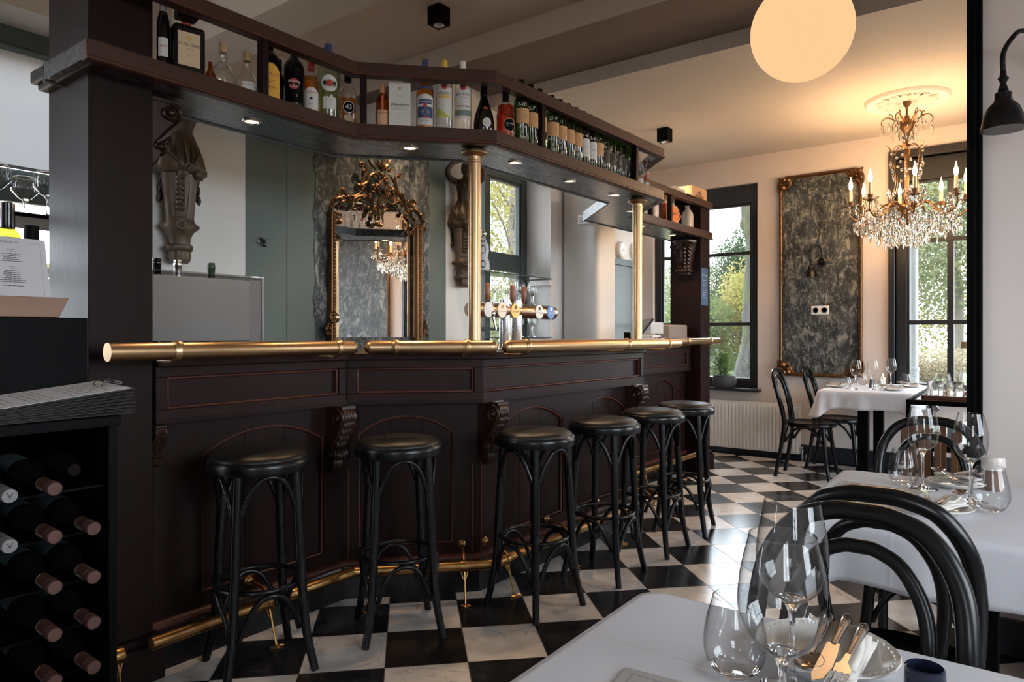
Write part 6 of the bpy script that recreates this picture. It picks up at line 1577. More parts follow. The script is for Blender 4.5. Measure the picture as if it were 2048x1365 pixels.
# globe pendant
t = thing('globe_pendant', 'large round opal glass pendant lamp glowing warm, hanging at the top of the room', 'pendant lamp', (-.589,2.425,2.217))
b = MB(); b.ell((-.589,2.425,2.217), .163, 48, 32); b.build('opal_globe', emit('opal_glow',(1,.60,.30),.27), t, ang=80)
b = MB(); b.lathe([(.04,2.370),(.045,2.38),(.045,2.40),(.015,2.42),(.006,2.43),(.006,2.98),(.04,2.985),(.05,2.9995)], 20, M.Translation((-.589,2.425,0))); b.build('stem', M_BLACKM, t)
l = bpy.data.lights.new('globe_light','POINT'); l.energy = 9; l.color = (1,.72,.45); l.shadow_soft_size = .05
# gooseneck lamps
def gooseneck(x, y, z, lab, sc=1.0, px=.10, wy=0.2):
    """bell shade with its rim centre at x,y,z ; the arm curls up and back to the wall"""
    t = thing('wall_lamp', lab, 'wall lamp', (x,y,z), 0, 'black gooseneck wall lamps')
    S = sc
    b = MB(); b.lathe([(.070*S,0),(.068*S,.010*S),(.062*S,.045*S),(.048*S,.080*S),(.030*S,.100*S),(.026*S,.108*S),(.026*S,.130*S),(.020*S,.134*S),(.0004,.135*S)], 36, M.Identity(4)); o = b.build('shade', M_BLACK, t, local=True, ang=40)
    b = MB(); b.lathe_open([(.069*S,-.0005),(.066*S,.010*S),(.060*S,.044*S),(.046*S,.078*S),(.02*S,.096*S),(.001,.098*S)], 36); b.build('shade_lining', plain('white_lining',(.55,.53,.52),.6), o, local=True)
    b = MB(); b.ell((0,0,.030*S),.022*S,14,10); b.build('bulb', emit('dim_bulb',(1,.42,.2),2.0), t, local=True, ang=80)
    b = MB(); b.lathe([(.012*S,.133*S),(.017*S,.14*S),(.012*S,.155*S),(.009*S,.165*S),(.014*S,.175*S),(.018*S,.182*S),(.011*S,.19*S),(.009*S,.21*S)], 16); b.build('knuckle', M_BLACK, t, local=True)
    pts = smooth_path([(0,0,.20*S),(0,0,.27*S),(.010*S+px*.1,wy*.12,.325*S),(px*.4,wy*.3,.36*S),(px*.75,wy*.6,.345*S),(px*.95,wy*.9,.27*S),(px,wy-.01,.18*S)],5)
    b = MB(); b.tube(pts, .0085*S, 10); b.build('arm', M_BLACK, t, local=True, ang=70)
    b = MB(); b.lathe([(.0004,0),(.045*S,0),(.045*S,.008),(.02*S,.016),(.012*S,.03),(.0004,.031)], 24, M.Translation((px,wy,.18*S)) @ M.Rotation(pi/2,4,'X')); b.build('wall_plate', M_BLACK, t, local=True)
    return t
gooseneck(-.050,3.00,1.928,'large black gooseneck wall lamp on the partition by the black door casing',1.0,.13,.199)
gooseneck(-1.585,6.86,1.740,'small black gooseneck wall lamp in the middle of the gilt-framed marbled panel',.85,.08,.105)

# ------------------------------------------------------------------ chandelier
CXc, CYc = -.70, 6.02
t = thing('ceiling_rose', 'round white plaster ceiling rose with raised leaves above the chandelier', 'ceiling rose', (CXc,CYc,3.0))
M_PLAS = plain('white_plaster_rose', (.66,.60,.54), .7, 0, .1, 30)
b = MB(); b.lathe([(.0005,-.014),(.10,-.014),(.225,-.012),(.232,-.020),(.245,-.024),(.256,-.020),(.260,-.026),(.275,-.026),(.288,-.012),(.292,0)], 64, M.Translation((CXc,CYc,2.9995))); b.build('disc', M_PLAS, t, ang=30)
b = MB()
for k in range(12):
    a = 2*pi*k/12
    leafy(b, None, (CXc+.05*cos(a),CYc+.05*sin(a),2.984), (CXc+.20*cos(a),CYc+.20*sin(a),2.984), .030, (0,0,-.012), 6, .4)
    leafy(b, None, (CXc+.10*cos(a+.26),CYc+.10*sin(a+.26),2.984), (CXc+.215*cos(a+.30),CYc+.215*sin(a+.30),2.984), .016, (0,0,-.010), 6, .5)
    b.ell((CXc+.18*cos(a+.26),CYc+.18*sin(a+.26),2.980),.012,8,5)
b.build('leaf_relief', M_PLAS, t, ang=50)
ch = thing('crystal_chandelier', 'antique gilt chandelier hung with crystal drops and eight lit candle bulbs', 'chandelier', (CXc,CYc,2.98))
O = M.Translation((CXc,CYc,0))
M_CHG = plain('antique_gilt', (.20,.10,.04), .36, .9, .3, 30)
b = MB(); b.lathe([(.0005,2.984),(.03,2.98),(.022,2.955),(.008,2.94),(.007,2.88),(.016,2.875),(.022,2.85),(.05,2.835),(.058,2.815),(.045,2.78),(.028,2.755),(.020,2.73),(.012,2.70),(.010,2.66),(.030,2.648),(.040,2.635),(.012,2.62),(.008,2.45),(.020,2.40),(.012,2.36),(.010,2.24),(.030,2.225),(.055,2.19),(.060,2.165),(.040,2.13),(.045,2.10),(.030,2.06),(.012,2.04),(.0005,2.03)], 24, O); b.build('central_stem', M_CHG, ch, ang=50)
for k in range(6):
    a = 2*pi*k/6+.2; c, s = cos(a), sin(a)
    pts = smooth_path([(CXc+r*c,CYc+r*s,z) for r,z in ((.04,2.80),(.09,2.855),(.135,2.875),(.165,2.855),(.172,2.825),(.158,2.812))],5)
    b = MB(); b.tube(pts, [.006*(1-.5*i/(len(pts)-1)) for i in range(len(pts))], 7)
    pts = smooth_path([(CXc+r*c,CYc+r*s,z) for r,z in ((.09,2.855),(.10,2.89),(.115,2.90),(.118,2.885))],4); b.tube(pts, .0035, 6)
    leafy(b, None, (CXc+.05*c,CYc+.05*s,2.815),(CXc+.12*c,CYc+.12*s,2.868),.012,(0,0,.008))
    b.build('crown_arm', M_CHG, ch, ang=60)
for k in range(6):
    a = 2*pi*k/6+.5; c, s = cos(a), sin(a)
    pts = smooth_path([(CXc+r*c,CYc+r*s,z) for r,z in ((.020,2.645),(.065,2.650),(.098,2.610),(.100,2.540),(.085,2.460),(.080,2.38),(.092,2.30),(.112,2.24),(.10,2.20),(.06,2.19))],5)
    b = MB(); b.tube(pts, .0045, 7, flat=.7); leafy(b, None, (CXc+.11*c,CYc+.11*s,2.60),(CXc+.145*c,CYc+.145*s,2.645),.012,(0,0,.01)); b.build('cage_bar', M_CHG, ch, ang=60)
M_BULB = emit('candle_bulb_glow', (1,.60,.24), 26)
M_CANDLE = plain('ivory_candle_tube', (.72,.56,.34), .5)
for k in range(8):
    a = 2*pi*k/8+F_(14); c, s = cos(a), sin(a); rr = .385
    pts = smooth_path([(CXc+r*c,CYc+r*s,z) for r,z in ((.05,2.165),(.11,2.205),(.17,2.19),(.22,2.135),(.29,2.085),(.355,2.095),(.395,2.14),(.39,2.195))],5)
    b = MB(); b.tube(pts, [.0085-.003*i/(len(pts)-1) for i in range(len(pts))], 8)
    pts = smooth_path([(CXc+r*c,CYc+r*s,z) for r,z in ((.22,2.135),(.26,2.17),(.30,2.165),(.305,2.135),(.28,2.12))],4); b.tube(pts, .0045, 6)
    leafy(b, None, (CXc+.12*c,CYc+.12*s,2.205),(CXc+.20*c,CYc+.20*s,2.175),.012,(0,0,.012)); arm = b.build('arm', M_CHG, ch, ang=60)
    Tk = M.Translation((CXc+rr*c,CYc+rr*s,0))
    b = MB(); b.lathe([(.010,2.19),(.030,2.20),(.034,2.205),(.016,2.21),(.018,2.235),(.022,2.245),(.012,2.246)], 16, Tk); b.build('candle_cup', M_CHG, arm, ang=45)
    b = MB(); b.lathe([(.012,2.202),(.045,2.206),(.056,2.218),(.054,2.221),(.044,2.211),(.012,2.207)], 18, Tk, fn=lambda q,z: 1+.06*cos(9*q)); b.build('glass_drip_pan', M_CRYST, arm, ang=50)
    b = MB(); b.lathe([(.0004,2.245),(.0125,2.246),(.0125,2.335),(.0004,2.336)], 14, Tk); b.build('candle_tube', M_CANDLE, arm)
    b = MB(); b.lathe([(.0004,2.336),(.008,2.338),(.0145,2.360),(.0135,2.380),(.007,2.405),(.0025,2.428),(.0004,2.44)], 14, Tk); b.build('candle_bulb', M_BULB, arm, ang=80)
    l = bpy.data.lights.new('candle_light','POINT'); l.energy = 1.7; l.color = (1,.62,.32); l.shadow_soft_size = .02
    lo = bpy.data.objects.new('candle_light', l); COL.objects.link(lo); lo.location = (CXc+rr*c,CYc+rr*s,2.40); lo['kind'] = 'helper'; lo.data.energy = 3.0
# crystal drops: a few cut shapes, shared by every hanging piece
def drop_mesh(kind):
    b = MB()
    if kind == 0: b.lathe([(.0004,0),(.005,-.006),(.0045,-.012),(.009,-.026),(.013,-.042),(.009,-.058),(.0004,-.070)], 6, M.Diagonal((1,.45,1,1)))
    elif kind == 1: b.lathe([(.0004,0),(.006,-.008),(.014,-.026),(.016,-.040),(.010,-.056),(.0004,-.066)], 8, M.Diagonal((1,.4,1,1)))
    elif kind == 2: b.lathe([(.0004,0),(.006,-.006),(.0075,-.012),(.006,-.020),(.0035,-.026),(.006,-.034),(.008,-.050),(.006,-.075),(.0004,-.095)], 6)
    else: b.lathe([(.0004,0),(.009,-.007),(.0105,-.012),(.009,-.018),(.0004,-.024)], 8)
    me = bpy.data.meshes.new('crystal_drop'); me.from_pydata(b.v, [], b.f); me.materials.append(M_CRYST); fix_normals(me); return me
DM = [drop_mesh(k) for k in range(4)]
rd = random.Random(21); drops = []
def hang(r, a, z, kind, s=1.0): drops.append((CXc+r*cos(a), CYc+r*sin(a), z, kind, s, a))
for k in range(8):
    a = 2*pi*k/8+F_(14)
    for j in range(5): hang(.385+.050*cos(2*pi*j/5), a+.13*sin(2*pi*j/5), 2.205, (0,2,1)[j%3], 1.0)
    hang(.36, a+.03, 2.085, 2, 1.1); hang(.30, a-.03, 2.075, 1, 1.1); hang(.22, a+.2, 2.12, 0, 1.1); hang(.26, a+.39, 2.12, 1, 1)
for k in range(6):
    a = 2*pi*k/6+.2; hang(.168,a,2.812,2,1.1); hang(.158,a+.12,2.812,0,1); hang(.12,a,2.84,0,1); hang(.07,a+.5,2.80,1,1)
    hang(.05,a+.3,2.76,1,1.1); hang(.035,a+.1,2.72,3,1.6)
for k in range(6):
    a = 2*pi*k/6+.5
    for r,z in ((.122,2.62),(.120,2.55),(.105,2.48),(.098,2.41),(.135,2.32)): hang(r,a+.1,z,(1,3,0)[int(z*100)%3],1.0)
n_part = len(drops)
small = []
def hang2(r, a, z, kind, s=1.0): small.append((CXc+r*cos(a), CYc+r*sin(a), z, kind, s, a))
for (r0,z0,n) in ((.34,2.09,26),(.30,2.06,24),(.25,2.04,22),(.20,2.02,20),(.15,1.99,16),(.11,1.97,12),(.07,1.95,9),(.22,2.12,18),(.14,2.08,12)):
    for k in range(n):
        a = 2*pi*k/n+r0*9; hang2(r0, a, z0+.03*rd.uniform(-1,1), rd.choice((0,1,2,1)), 1.3); hang2(r0*.97, a+.1, z0+.045, 3, 1.0)
for k in range(26):
    a = rd.uniform(0,6.28); hang2(rd.uniform(.03,.10), a, rd.uniform(2.12,2.62), 3, 1.1)
keep = 99
parts_ = drops[:keep]; rest = drops[keep:]+small
for (x,y,z,kd,s,a) in parts_:
    o = bpy.data.objects.new('crystal_drop', DM[kd]); COL.objects.link(o); o.parent = ch
    o.location = (x-CXc, y-CYc, z-2.98); o.rotation_euler = (0,0,a+rd.uniform(-1,1)); o.scale = (s,s,s)
b = MB()
for (x,y,z,kd,s,a) in rest:
    me = DM[kd]; b.add([v.co for v in me.vertices], [tuple(p.vertices) for p in me.polygons], 0, M.Translation((x,y,z)) @ M.Rotation(a+rd.uniform(-1,1),4,'Z') @ M.Scale(s,4))
o = b.build('crystal_curtain', M_CRYST, ch, smooth=False); o['kind'] = 'stuff'
b = MB(); b.ell((CXc,CYc,1.905), .030, 20, 14); b.build('crystal_ball', M_CRYST, ch, smooth=False)

# ================================================================== far wall: framed marbled panels, sockets, radiator
def framed_panel(x0, x1, z0, z1, lab):
    t = thing('framed_marbled_panel', lab, 'wall panel', ((x0+x1)/2,6.99,z0), 0, 'gilt framed marbled panels on the far wall')
    b = MB(); b.box(x0+.02,x1-.02,6.975,6.995,z0+.03,z1-.03); b.build('marbled_sheet', M_MARBLE, t, smooth=False)
    w = .017; xa, xb, za, zb = x0+.020, x1-.020, z0+.035, z1-.03
    for nm, P0, P1 in (('frame_side',(xa,za+.02),(xa,zb-.10)),('frame_side',(xb,za+.02),(xb,zb-.10)),('frame_top',(xa+.10,zb+.018),(xb-.10,zb+.018)),('frame_bottom',(xa+.10,za-.02),(xb-.10,za-.02))):
        b = MB(); A = V((P0[0],6.962,P0[1])); B = V((P1[0],6.962,P1[1])); b.tube([A,B], w, 8, flat=1.0); b.tube([A+V((0,-.010,0)),B+V((0,-.010,0))], w*.45, 6)
        n = int((B-A).length/.028)
        for k in range(n):
            p = A+(B-A)*((k+.5)/n); d = (B-A).normalized()*.009; e = V((d.z,0,-d.x))
            leafy(b, None, p-d+V((0,-.012,0)), p+d*1.2+e*.7+V((0,-.012,0)), .008, (0,-.006,0), 4, .7)
        b.build(nm, M_GILT, t, ang=50)
    for sx_ in (-1,1):
        for sz in (-1,1):
            cx = (xa if sx_ < 0 else xb); cz = (za if sz < 0 else zb); b = MB()
            ox = lambda u,v: (cx-sx_*u, 6.955, cz-sz*v)
            b.tube(smooth_path([ox(0,.14),ox(.012,.10),ox(.05,.085),ox(.085,.06),ox(.095,.02),ox(.12,-.005)],5), .015, 8)
            b.tube(smooth_path([ox(-.02,.12),ox(-.025,.05),ox(0,.0),ox(.05,-.025),ox(.12,-.02)],5), .009, 8)
            for (u0,v0,u1,v1) in ((.03,.03,-.025,-.03),(.03,.03,-.03,.04),(.03,.03,.05,-.03),(.04,.05,-.02,.09),(.05,.04,.10,-.02),(.04,.04,.02,.11),(.04,.04,.10,.03)):
                leafy(b, None, ox(u0,v0), ox(u1,v1), .020, (0,-.018,0), 6, .6)
            b.ell(ox(.035,.035), (.018,.014,.018), 10, 8)
            b.build('corner_ornament', M_GILT, t, ang=50)
framed_panel(-1.905,-1.160,.80,2.735,'tall dark marbled panel in a gilt frame with leafy corners, between the two far windows')
framed_panel(.60,1.98,.80,2.735,'tall dark marbled panel in a gilt frame seen only in the bar mirror')
t = thing('double_socket', 'white double wall socket on the lower middle of the marbled panel', 'socket', (-1.527,6.97,1.40))
b = MB(); b.box(-1.605,-1.449,6.962,6.975,1.392,1.474); b.build('plate', M_WHITE, t, bevel=.003)
for x in (-1.566,-1.488):
    b = MB(); b.lathe([(.030,0),(.030,.004),(.024,.004),(.022,-.006),(.0005,-.006)], 24, M.Translation((x,6.962,1.433)) @ M.Rotation(pi/2,4,'X'))
    b.build('socket_well', plain('socket_grey',(.35,.35,.35),.4), t)
    b = MB()
    for s in (-1,1): b.ell((x+s*.0095,6.9665,1.433),(.003,.003,.003),8,5)
    b.build('socket_holes', M_INK, t)
t = thing('radiator', 'white panel radiator with vertical flutes under the left far window', 'radiator', (-2.15,6.90,.05))
b = MB(); b.box(-2.66,-1.698,6.885,6.895,.06,.52); n = 27
for k in range(n):
    x = -2.645+.9325*k/(n-1)*1.0; b.prism([(x-.011,6.886),(x-.007,6.872),(x+.007,6.872),(x+.011,6.886)], .075, .505)
b.build('front_panel', M_WHITE, t, bevel=.0015)
b = MB(); b.box(-2.66,-1.698,6.895,6.955,.522,.532); 
for k in range(30): b.box(-2.655+.032*k,-2.652+.032*k,6.895,6.95,.512,.5225)
b.build('top_grille', M_WHITE, t)
b = MB(); b.box(-2.66,-2.655,6.885,6.955,.06,.525); b.box(-1.703,-1.697,6.885,6.955,.06,.525); b.build('side_cover', M_WHITE, t)
b = MB(); b.box(-2.66,-1.698,6.94,6.962,.06,.50); b.build('back_panel', M_WHITE, t)
b = MB(); b.tube([(-1.675,6.93,.001),(-1.675,6.93,.12),(-1.70,6.93,.12)], .009, 8); b.tube([(-1.64,6.93,.001),(-1.64,6.93,.06)], .009, 8); b.ell((-1.675,6.915,.12),(.014,.02,.014),10,6); b.build('valve_pipe', M_STEEL, t)
# fern in a grey pot on the sill
t = thing('potted_fern', 'green fern in a grey honeycomb pot on the sill of the left far window', 'potted plant', (-2.44,6.955,.6605))
def comb(a, z): return 1+.018*sin(22*a+ (pi if int(z*60)%2 else 0))
b = MB(); b.lathe([(.0005,.001),(.085,.0),(.105,.012),(.118,.045),(.118,.09),(.108,.125),(.100,.128),(.104,.10),(.10,.03),(.0005,.02)], 44, fn=comb); b.build('pot', plain('grey_pot',(.045,.048,.055),.6,0,.5,90,.8), t, local=True)
b = MB(); b.lathe([(.0005,.112),(.10,.112),(.10,.106)], 20); b.build('soil', plain('soil',(.03,.02,.014),.9,0,.4,60), t, local=True)
rf = random.Random(6)
M_FERN = plain('fern_green', (.07,.15,.025), .5, 0, .5, 20)
for k in range(26):
    a = rf.uniform(0,2*pi); L = rf.uniform(.16,.34); up = rf.uniform(.08,.27); c, s = cos(a), sin(a)*.55
    base = V((.03*c,.03*s,.11)); mid = base+V((c*L*.5,s*L*.5,up)); tip = base+V((c*L,s*L,up*(.9 if k%3 else .35)))
    pts = smooth_path([base,(base+mid)/2+V((0,0,.03)),mid,tip],5); b = MB(); b.tube(pts, .0016, 4); m = len(pts)
    for i in range(2,m):
        d = (pts[i]-pts[i-1]).normalized(); sd = d.cross(V((0,0,1))); sd = sd.normalized() if sd.length > .01 else V((1,0,0)); w = .040*sin(pi*min(1,(i/m)*.9+.1))
        for q in (-1,1):
            e = pts[i]+sd*q*w+d*w*.5; b.add([pts[i]-d*.005,e,pts[i]+d*.006+V((0,0,.001))],[(0,1,2)])
    b.build('frond', M_FERN, t, local=True, smooth=False)
for k in range(7):
    a = rf.uniform(0,2*pi); b = MB(); leafy(b, None, (.02*cos(a),.01*sin(a),.11),(.07*cos(a),.04*sin(a),.33-.02*k),.014,(.006,0,.01),7,.2); b.build('strap_leaf', M_FERN, t, local=True)

# ================================================================== side table with tray beyond the partition, slatted bin
t = thing('side_table', 'black serving table with a glass top beyond the black door casing', 'side table', (-.2,4.68,0))
X1_, X2_, Ya, Yb = -.485,.12,4.12,5.24
b = MB(); b.box(X1_,X2_,Ya,Ya+.022,.835,.862); b.box(X1_,X2_,Yb-.022,Yb,.835,.862); b.box(X1_,X1_+.022,Ya,Yb,.835,.862); b.box(X2_-.022,X2_,Ya,Yb,.835,.862); b.build('top_frame', M_BLACKM, t, bevel=.008)
b = MB(); b.box(X1_+.02,X2_-.02,Ya+.02,Yb-.02,.845,.852); b.build('glass_top', plain('pale_green_glass_top',(.30,.36,.35),.06,0,.02,3), t)
b = MB(); b.box(X1_+.02,X2_-.02,Ya+.02,Yb-.02,.64,.648); b.build('lower_glass', plain('pale_green_glass_top',(.30,.36,.35),.06,0,.02,3), t)
for x in (X1_+.012,X2_-.012):
    for y in (Ya+.012,Yb-.012):
        b = MB(); b.box(x-.011,x+.011,y-.011,y+.011,0,.835); b.build('leg', M_BLACKM, t)
b = MB(); b.box(X1_,X1_+.02,Ya,Yb,.60,.64); b.box(X1_,X2_,Ya,Ya+.02,.60,.64); b.box(X1_,X2_,Yb-.02,Yb,.60,.64); b.build('lower_frame', M_BLACKM, t, bevel=.003)
t = thing('wooden_tray', 'reddish brown wooden tray on the glass-topped serving table', 'tray', (-.2,4.35,.863))
b = MB(); b.box(-.42,.06,4.18,4.58,.8525,.862); b.box(-.42,.06,4.18,4.192,.862,.882); b.box(-.42,.06,4.568,4.58,.862,.882); b.box(-.42,-.408,4.18,4.58,.862,.882); b.box(.048,.06,4.18,4.58,.862,.882); b.build('tray_body', wood('tray_wood',(.10,.035,.018),(.17,.06,.03),.35,0), t, bevel=.003)
def cut_tumbler(x, y, lab):
    t = thing('cut_glass_tumbler', lab, 'glass', (x,y,.8635), 0, 'cut glass tumblers on the tray')
    b = MB(); b.lathe([(.0005,0),(.034,0),(.037,.006),(.0385,.062),(.039,.088),(.0365,.089),(.035,.064),(.033,.012),(.0005,.010)], 28); b.build('glass_body', M_GLASS, t, local=True, ang=40)
    b = MB()
    for j in range(5):
        for k in range(18): a = 2*pi*(k+.5*(j%2))/18; b.ell((.0385*cos(a),.0385*sin(a),.012+.011*j),(.0050,.0050,.0048),6,4)
    b.build('cut_studs', M_WINE, t, local=True, smooth=False)
cut_tumbler(-.362,4.265,'studded cut glass tumbler at the corner of the wooden tray')
cut_tumbler(-.275,4.265,'studded cut glass tumbler beside the amber bottle on the wooden tray')
t = thing('glass_cloche', 'upturned clear glass bowl behind the studded tumblers', 'bowl', (-.345,4.43,.8635))
b = MB(); b.lathe_open([(.055,.0),(.054,.03),(.046,.08),(.033,.125),(.0005,.127)], 24); b.build('bowl', M_THIN, t, local=True, ang=50)
b = MB(); b.lathe_open([(.052,.001),(.045,.07),(.034,.115)], 8); b.build('facets', M_THIN, t, local=True, ang=20)
bottle(-.240,4.40,.036,.30,'bened',M_CLR,'clear conical carafe with a cork stopper on the wooden tray',cap=(.018,.88,1,M_CORK),z=.8635,group='bottles on the wooden tray',name='carafe')
bottle(-.193,4.33,.038,.27,'spirit',M_CLR,'clear bottle with a red cap and amber liquor, partly hidden by the door casing',liquid=M_AMBER,level=.36,cap=(.014,.82,1,M_REDI),z=.8635,group='bottles on the wooden tray',name='liquor_bottle')
t = thing('slatted_bin', 'upright wooden slatted bin standing before the serving table, behind a hooped chair', 'bin', (-.28,3.80,0))
M_SLAT = wood('slat_wood', (.16,.085,.045), (.26,.145,.08), .5, 2)
rs = random.Random(2)
for (y, nm) in ((3.66,'f'),(3.94,'b')):
    for k in range(6):
        x = -.445+.064*k; b = MB(); b.box(x,x+.026,y,y+.010,.02,.775+rs.uniform(-.02,.03)); b.build('slat', M_SLAT, t, bevel=.002)
for x in (-.455,-.10):
    for k in range(4):
        y = 3.69+.065*k; b = MB(); b.box(x,x+.010,y,y+.026,.02,.78); b.build('slat', M_SLAT, t, bevel=.002)
b = MB(); b.box(-.46,-.09,3.65,3.96,0,.02); b.box(-.444,-.102,3.671,3.939,.30,.325); b.build('bottom', M_SLAT, t)
# hall bench seen at the right end of the second table
t = thing('wall_bench', 'dark upholstered bench end at the partition beside the second table', 'bench', (.25,2.85,0))
b = MB(); b.box(.0,.9,2.72,3.16,.40,.48); b.build('seat_pad', M_LEATHER, t, bevel=.02, bseg=4)
b = MB(); b.box(.03,.9,2.75,3.15,.0,.40); b.build('plinth', M_BLACKM, t)

# ================================================================== outdoors
M_LAWN = plain('lawn', (.12,.16,.045), .95, 0, .3, 1.2)
M_LITTER = plain('leaf_litter', (.22,.15,.10), .95, 0, .5, 6)
tl_ = NT('lawn_and_litter'); v = tl_.obj(); n1 = tl_.noise(v, .5, 4); n2 = tl_.noise(v, 18, 4, .7)
sx = tl_.n('ShaderNodeSeparateXYZ'); tl_.l(v, sx.inputs[0])
grass = tl_.mix(n2, (.07,.11,.025), (.19,.24,.08)); lit = tl_.ramp(n2, [(.35,(.12,.08,.05)),(.6,(.30,.22,.16))])
near = tl_.math('GREATER_THAN', tl_.math('ADD', sx.outputs[1], tl_.math('MULTIPLY', n1, 3)), 15.0)
col = tl_.mix(near, lit, grass); road = tl_.math('COMPARE', sx.outputs[1], 21.5, 1.1); col = tl_.mix(road, col, (.30,.29,.27))
tl_.bsdf(col, .95, 0)
b = MB(); b.add([(-70,-60,-.16),(60,-60,-.16),(60,90,-.16),(-70,90,-.16)], [(0,1,2,3)])
o = b.build('lawn_ground', tl_.m, smooth=False); o['kind'] = 'structure'
def leafmat(name, c1, c2):
    if name in MT: return MT[name]
    t = NT(name); n = t.noise(t.obj(), 2.5, 3); oi = t.noise(t.obj(), 30, 2); c = t.mix(t.math('MULTIPLY_ADD', oi, .8, t.math('MULTIPLY', n, .5), clamp=True), c1, c2)
    d = t.n('ShaderNodeBsdfDiffuse'); t.l(c, d.inputs[0]); tr = t.n('ShaderNodeBsdfTranslucent'); t.l(c, tr.inputs[0]); mx = t.n('ShaderNodeMixShader'); mx.inputs[0].default_value = .4
    t.l(d.outputs[0], mx.inputs[1]); t.l(tr.outputs[0], mx.inputs[2]); t.l(mx.outputs[0], t.out.inputs[0]); MT[name] = t.m; return t.m
LM = {'green': leafmat('leaf_green',(.055,.075,.03),(.13,.155,.065)), 'yellow': leafmat('leaf_yellow',(.10,.10,.03),(.23,.20,.07)), 'dark': leafmat('leaf_dark',(.035,.05,.03),(.06,.085,.045)), 'dry': leafmat('leaf_dry',(.13,.10,.06),(.27,.22,.15)), 'pale': leafmat('leaf_pale',(.085,.10,.055),(.165,.18,.10))}
def moss_bark():
    t = NT('mossy_bark'); v = t.obj((1,1,.25)); n = t.noise(v, 14, 6, .75, .8); m = t.noise(t.obj(), 1.6, 4, .6)
    c = t.ramp(n, [(.35,(.012,.011,.010)),(.55,(.042,.039,.035)),(.75,(.085,.08,.074))]); mo = t.ramp(n, [(.3,(.022,.025,.008)),(.7,(.06,.062,.024))])
    t.bsdf(t.mix(t.ramp(m, [(.48,0),(.58,1)]), c, mo), .95, 0, bump=n, bstr=1.0, bdist=.05); return t.m
M_BARK = moss_bark(); M_BARK2 = plain('grey_bark', (.10,.085,.07), .95, 0, .4, 8)
ro = random.Random(31)
def leaves(b, cx, cy, cz, rx, ry, rz, n, size, shell=.5):
    for _ in range(n):
        while True:
            u = V((ro.uniform(-1,1),ro.uniform(-1,1),ro.uniform(-1,1)))
            if shell < u.length <= 1: break
        p = V((cx+u.x*rx, cy+u.y*ry, cz+u.z*rz)); s = size*ro.uniform(.6,1.3)
        a = V((ro.gauss(0,1),ro.gauss(0,1),ro.gauss(0,1))).normalized()*s; q = a.cross(V((ro.gauss(0,1),ro.gauss(0,1),ro.gauss(0,1)))).normalized()*s*.55
        b.add([p-a,p+q,p+a,p-q],[(0,1,2,3)])
def tree(name, x, y, h, tr, crown, n, size, mat, lab, bark=None, z0=-.16, blobs=7, low=.35, cat='tree', squash=.8):
    t = thing(name, lab, cat, (x,y,z0), 0, 'trees and shrubs outside the windows')
    if tr:
        b = MB(); b.tube(smooth_path([(0,0,0),(.05*h*.1,0,h*.3),(-.02*h,.02*h,h*.6),(0,0,h*.9)],5), lerp_list([tr*1.25,tr,tr*.7,tr*.3],16), 12)
        for k in range(7):
            a = ro.uniform(0,6.28); z = h*ro.uniform(.35,.75); L = crown*ro.uniform(.6,1)
            b.tube(smooth_path([(0,0,z),(L*.4*cos(a),L*.4*sin(a),z+L*.25),(L*cos(a),L*sin(a),z+L*.45)],4), lerp_list([tr*.35,tr*.2,tr*.06],9), 6)
        b.build('trunk', bark or M_BARK2, t, local=True, ang=70)
    b = MB()
    for k in range(blobs):
        a = ro.uniform(0,6.28); r = crown*ro.uniform(0,.65); zc = h*ro.uniform(low,.88); rr = crown*ro.uniform(.3,.55)
        leaves(b, r*cos(a), r*sin(a), zc, rr, rr, rr*squash, n//blobs, size)
    b.build('foliage', mat, t, local=True, smooth=False); return t
# trunk beyond the left far window
t = thing('mossy_tree', 'thick mossy old tree trunk leaning into the left far window', 'tree', (-4.27,14,-.16))
pts = smooth_path([(.0,0,0),(-.02,0,.5),(.03,0,1.3),(.03,0,2.4),(.02,0,3.3),(-.02,0,3.9),(.1,0,4.8),(.2,0,7)],5)
b = MB(); b.tube(pts, lerp_list([.60,.42,.30,.25,.23,.28,.25,.26],len(pts)), 28); b.ell((-.12,0,3.62),(.20,.22,.24),14,10)
o = b.build('trunk', M_BARK, t, local=True, ang=80); dm = o.modifiers.new('d','DISPLACE'); tx = bpy.data.textures.new('barkbump','CLOUDS'); tx.noise_scale = .18; dm.texture = tx; dm.strength = .10
b = MB()
for k in range(6): leaves(b, ro.uniform(-2,2), ro.uniform(-1,1), 6.6+ro.uniform(0,2), 1.6,1.6,1.0, 260, .13)
b.build('foliage', LM['green'], t, local=True, smooth=False)
tree('conifer', -8.6,26,5.3,.14,1.5,15000,.05,LM['dark'],'dark conifer standing above the shrubs in the left far window',squash=1.5,low=.2,blobs=12)
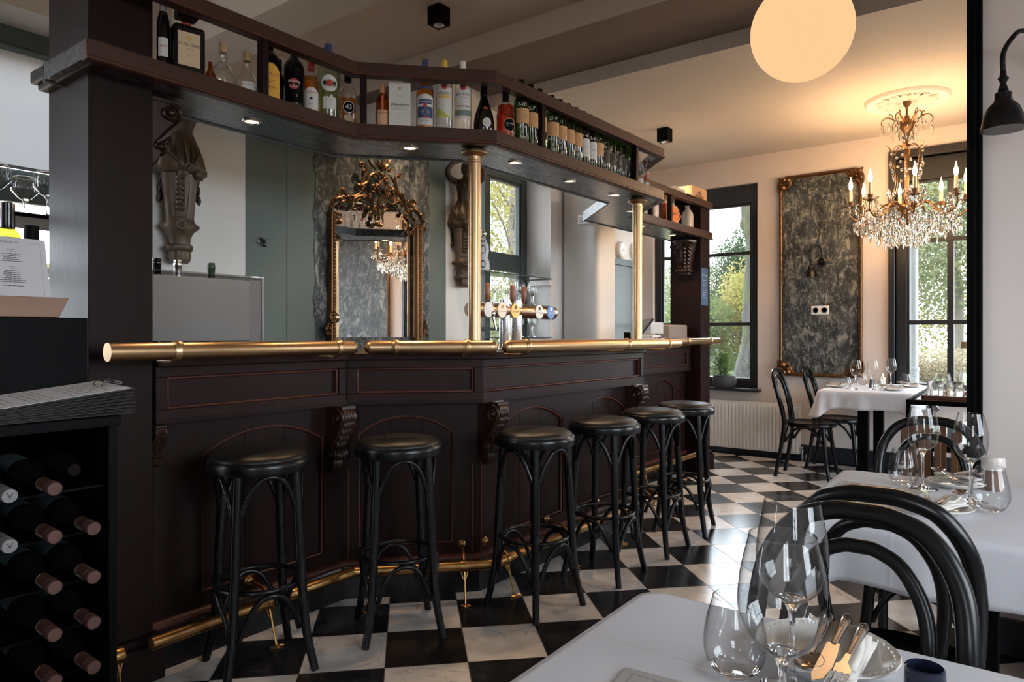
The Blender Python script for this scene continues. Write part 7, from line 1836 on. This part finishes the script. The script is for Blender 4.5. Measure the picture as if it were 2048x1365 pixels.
for i,(x,y,h,c,mt,l,nm) in enumerate(((-7.2,24,3.9,2.4,'yellow','yellowing shrub behind the mossy trunk in the left far window','shrub'),(-10.2,27,4.2,2.6,'pale','pale green shrub beside the conifer','shrub'),(-5.6,25,4.8,2.4,'pale','tall pale green shrub right of the conifer in the left far window','shrub'),(-8.8,22.5,2.4,2.2,'green','low green bush at the edge of the lawn in the left far window','bush'),
   (-3.6,24,5.2,2.6,'green','green tree between the two far windows','tree'),(-12.5,30,5,3,'green','green shrub at the far edge of the lawn','shrub'),
   (-1.2,19.0,7.5,3.2,'pale','leafy pale green tree filling the right far window','tree'),(1.3,18,7.6,3.0,'green','green tree at the edge of the right far window','tree'),(-2.6,23,7.5,3.0,'yellow','yellow-green tree behind the pale one in the right far window','tree'),(.4,25,8.0,3.4,'green','tall green tree farthest behind the right far window','tree'))):
    tree(nm,x,y,h,.10 if nm != 'bush' else 0,c,15000,.055,LM[mt],l,low=.12 if y > 20 else .34,blobs=12)
for i,(x,y,l) in enumerate(((-1.6,15.4,'dry straw-coloured brush left of the downpipe in the right far window'),(-.2,15.8,'dry straw-coloured brush at the middle of the right far window'),(1.1,15.6,'dry straw-coloured brush at the edge of the right far window'),(-2.9,16.4,'dry straw-coloured brush seen past the gilt frame'))):
    tree('dry_brush',x,y,1.25,0,1.0,14000,.022,LM['dry'],l,cat='brush',low=.15,blobs=9,squash=.6)
# beyond the bar window and the left window
for i,(x,y,h,c,mt,l) in enumerate(((-9.0,12.2,6.0,2.6,'yellow','tree with thin yellow-green leaves filling the window behind the bar'),(-11.5,15.5,6.5,3.0,'pale','pale green tree farther behind the bar window'),(-7.2,10.4,2.0,1.3,'pale','pale shrub low in the window behind the bar'),(-12,10.5,4.5,3.0,'green','green tree at the edge of the bar window'),
   (-12,6.4,2.6,1.8,'green','round green bush low in the left window'),(-13,4.2,2.5,2.0,'yellow','yellow-green bush low in the left window'))):
    tree('tree' if h > 3 else 'bush',x,y,h,.10 if h > 3 else 0,c,11000,.048,LM[mt],l,low=.2,blobs=11)
# drainpipe outside the right far window
t = thing('drainpipe', 'grey ribbed drainpipe standing just outside the right far window', 'pipe', (-.868,7.92,-.16))
b = MB(); b.lathe([(.055,0),(.055,.60),(.062,.605),(.062,.635),(.054,.64),(.052,1.0),(.060,1.005),(.060,1.03),(.046,1.035),(.044,3.6)], 20, fn=lambda a,z: 1+.03*cos(8*a)); b.build('pipe', plain('zinc',(.20,.235,.245),.5,.3), t, local=True)
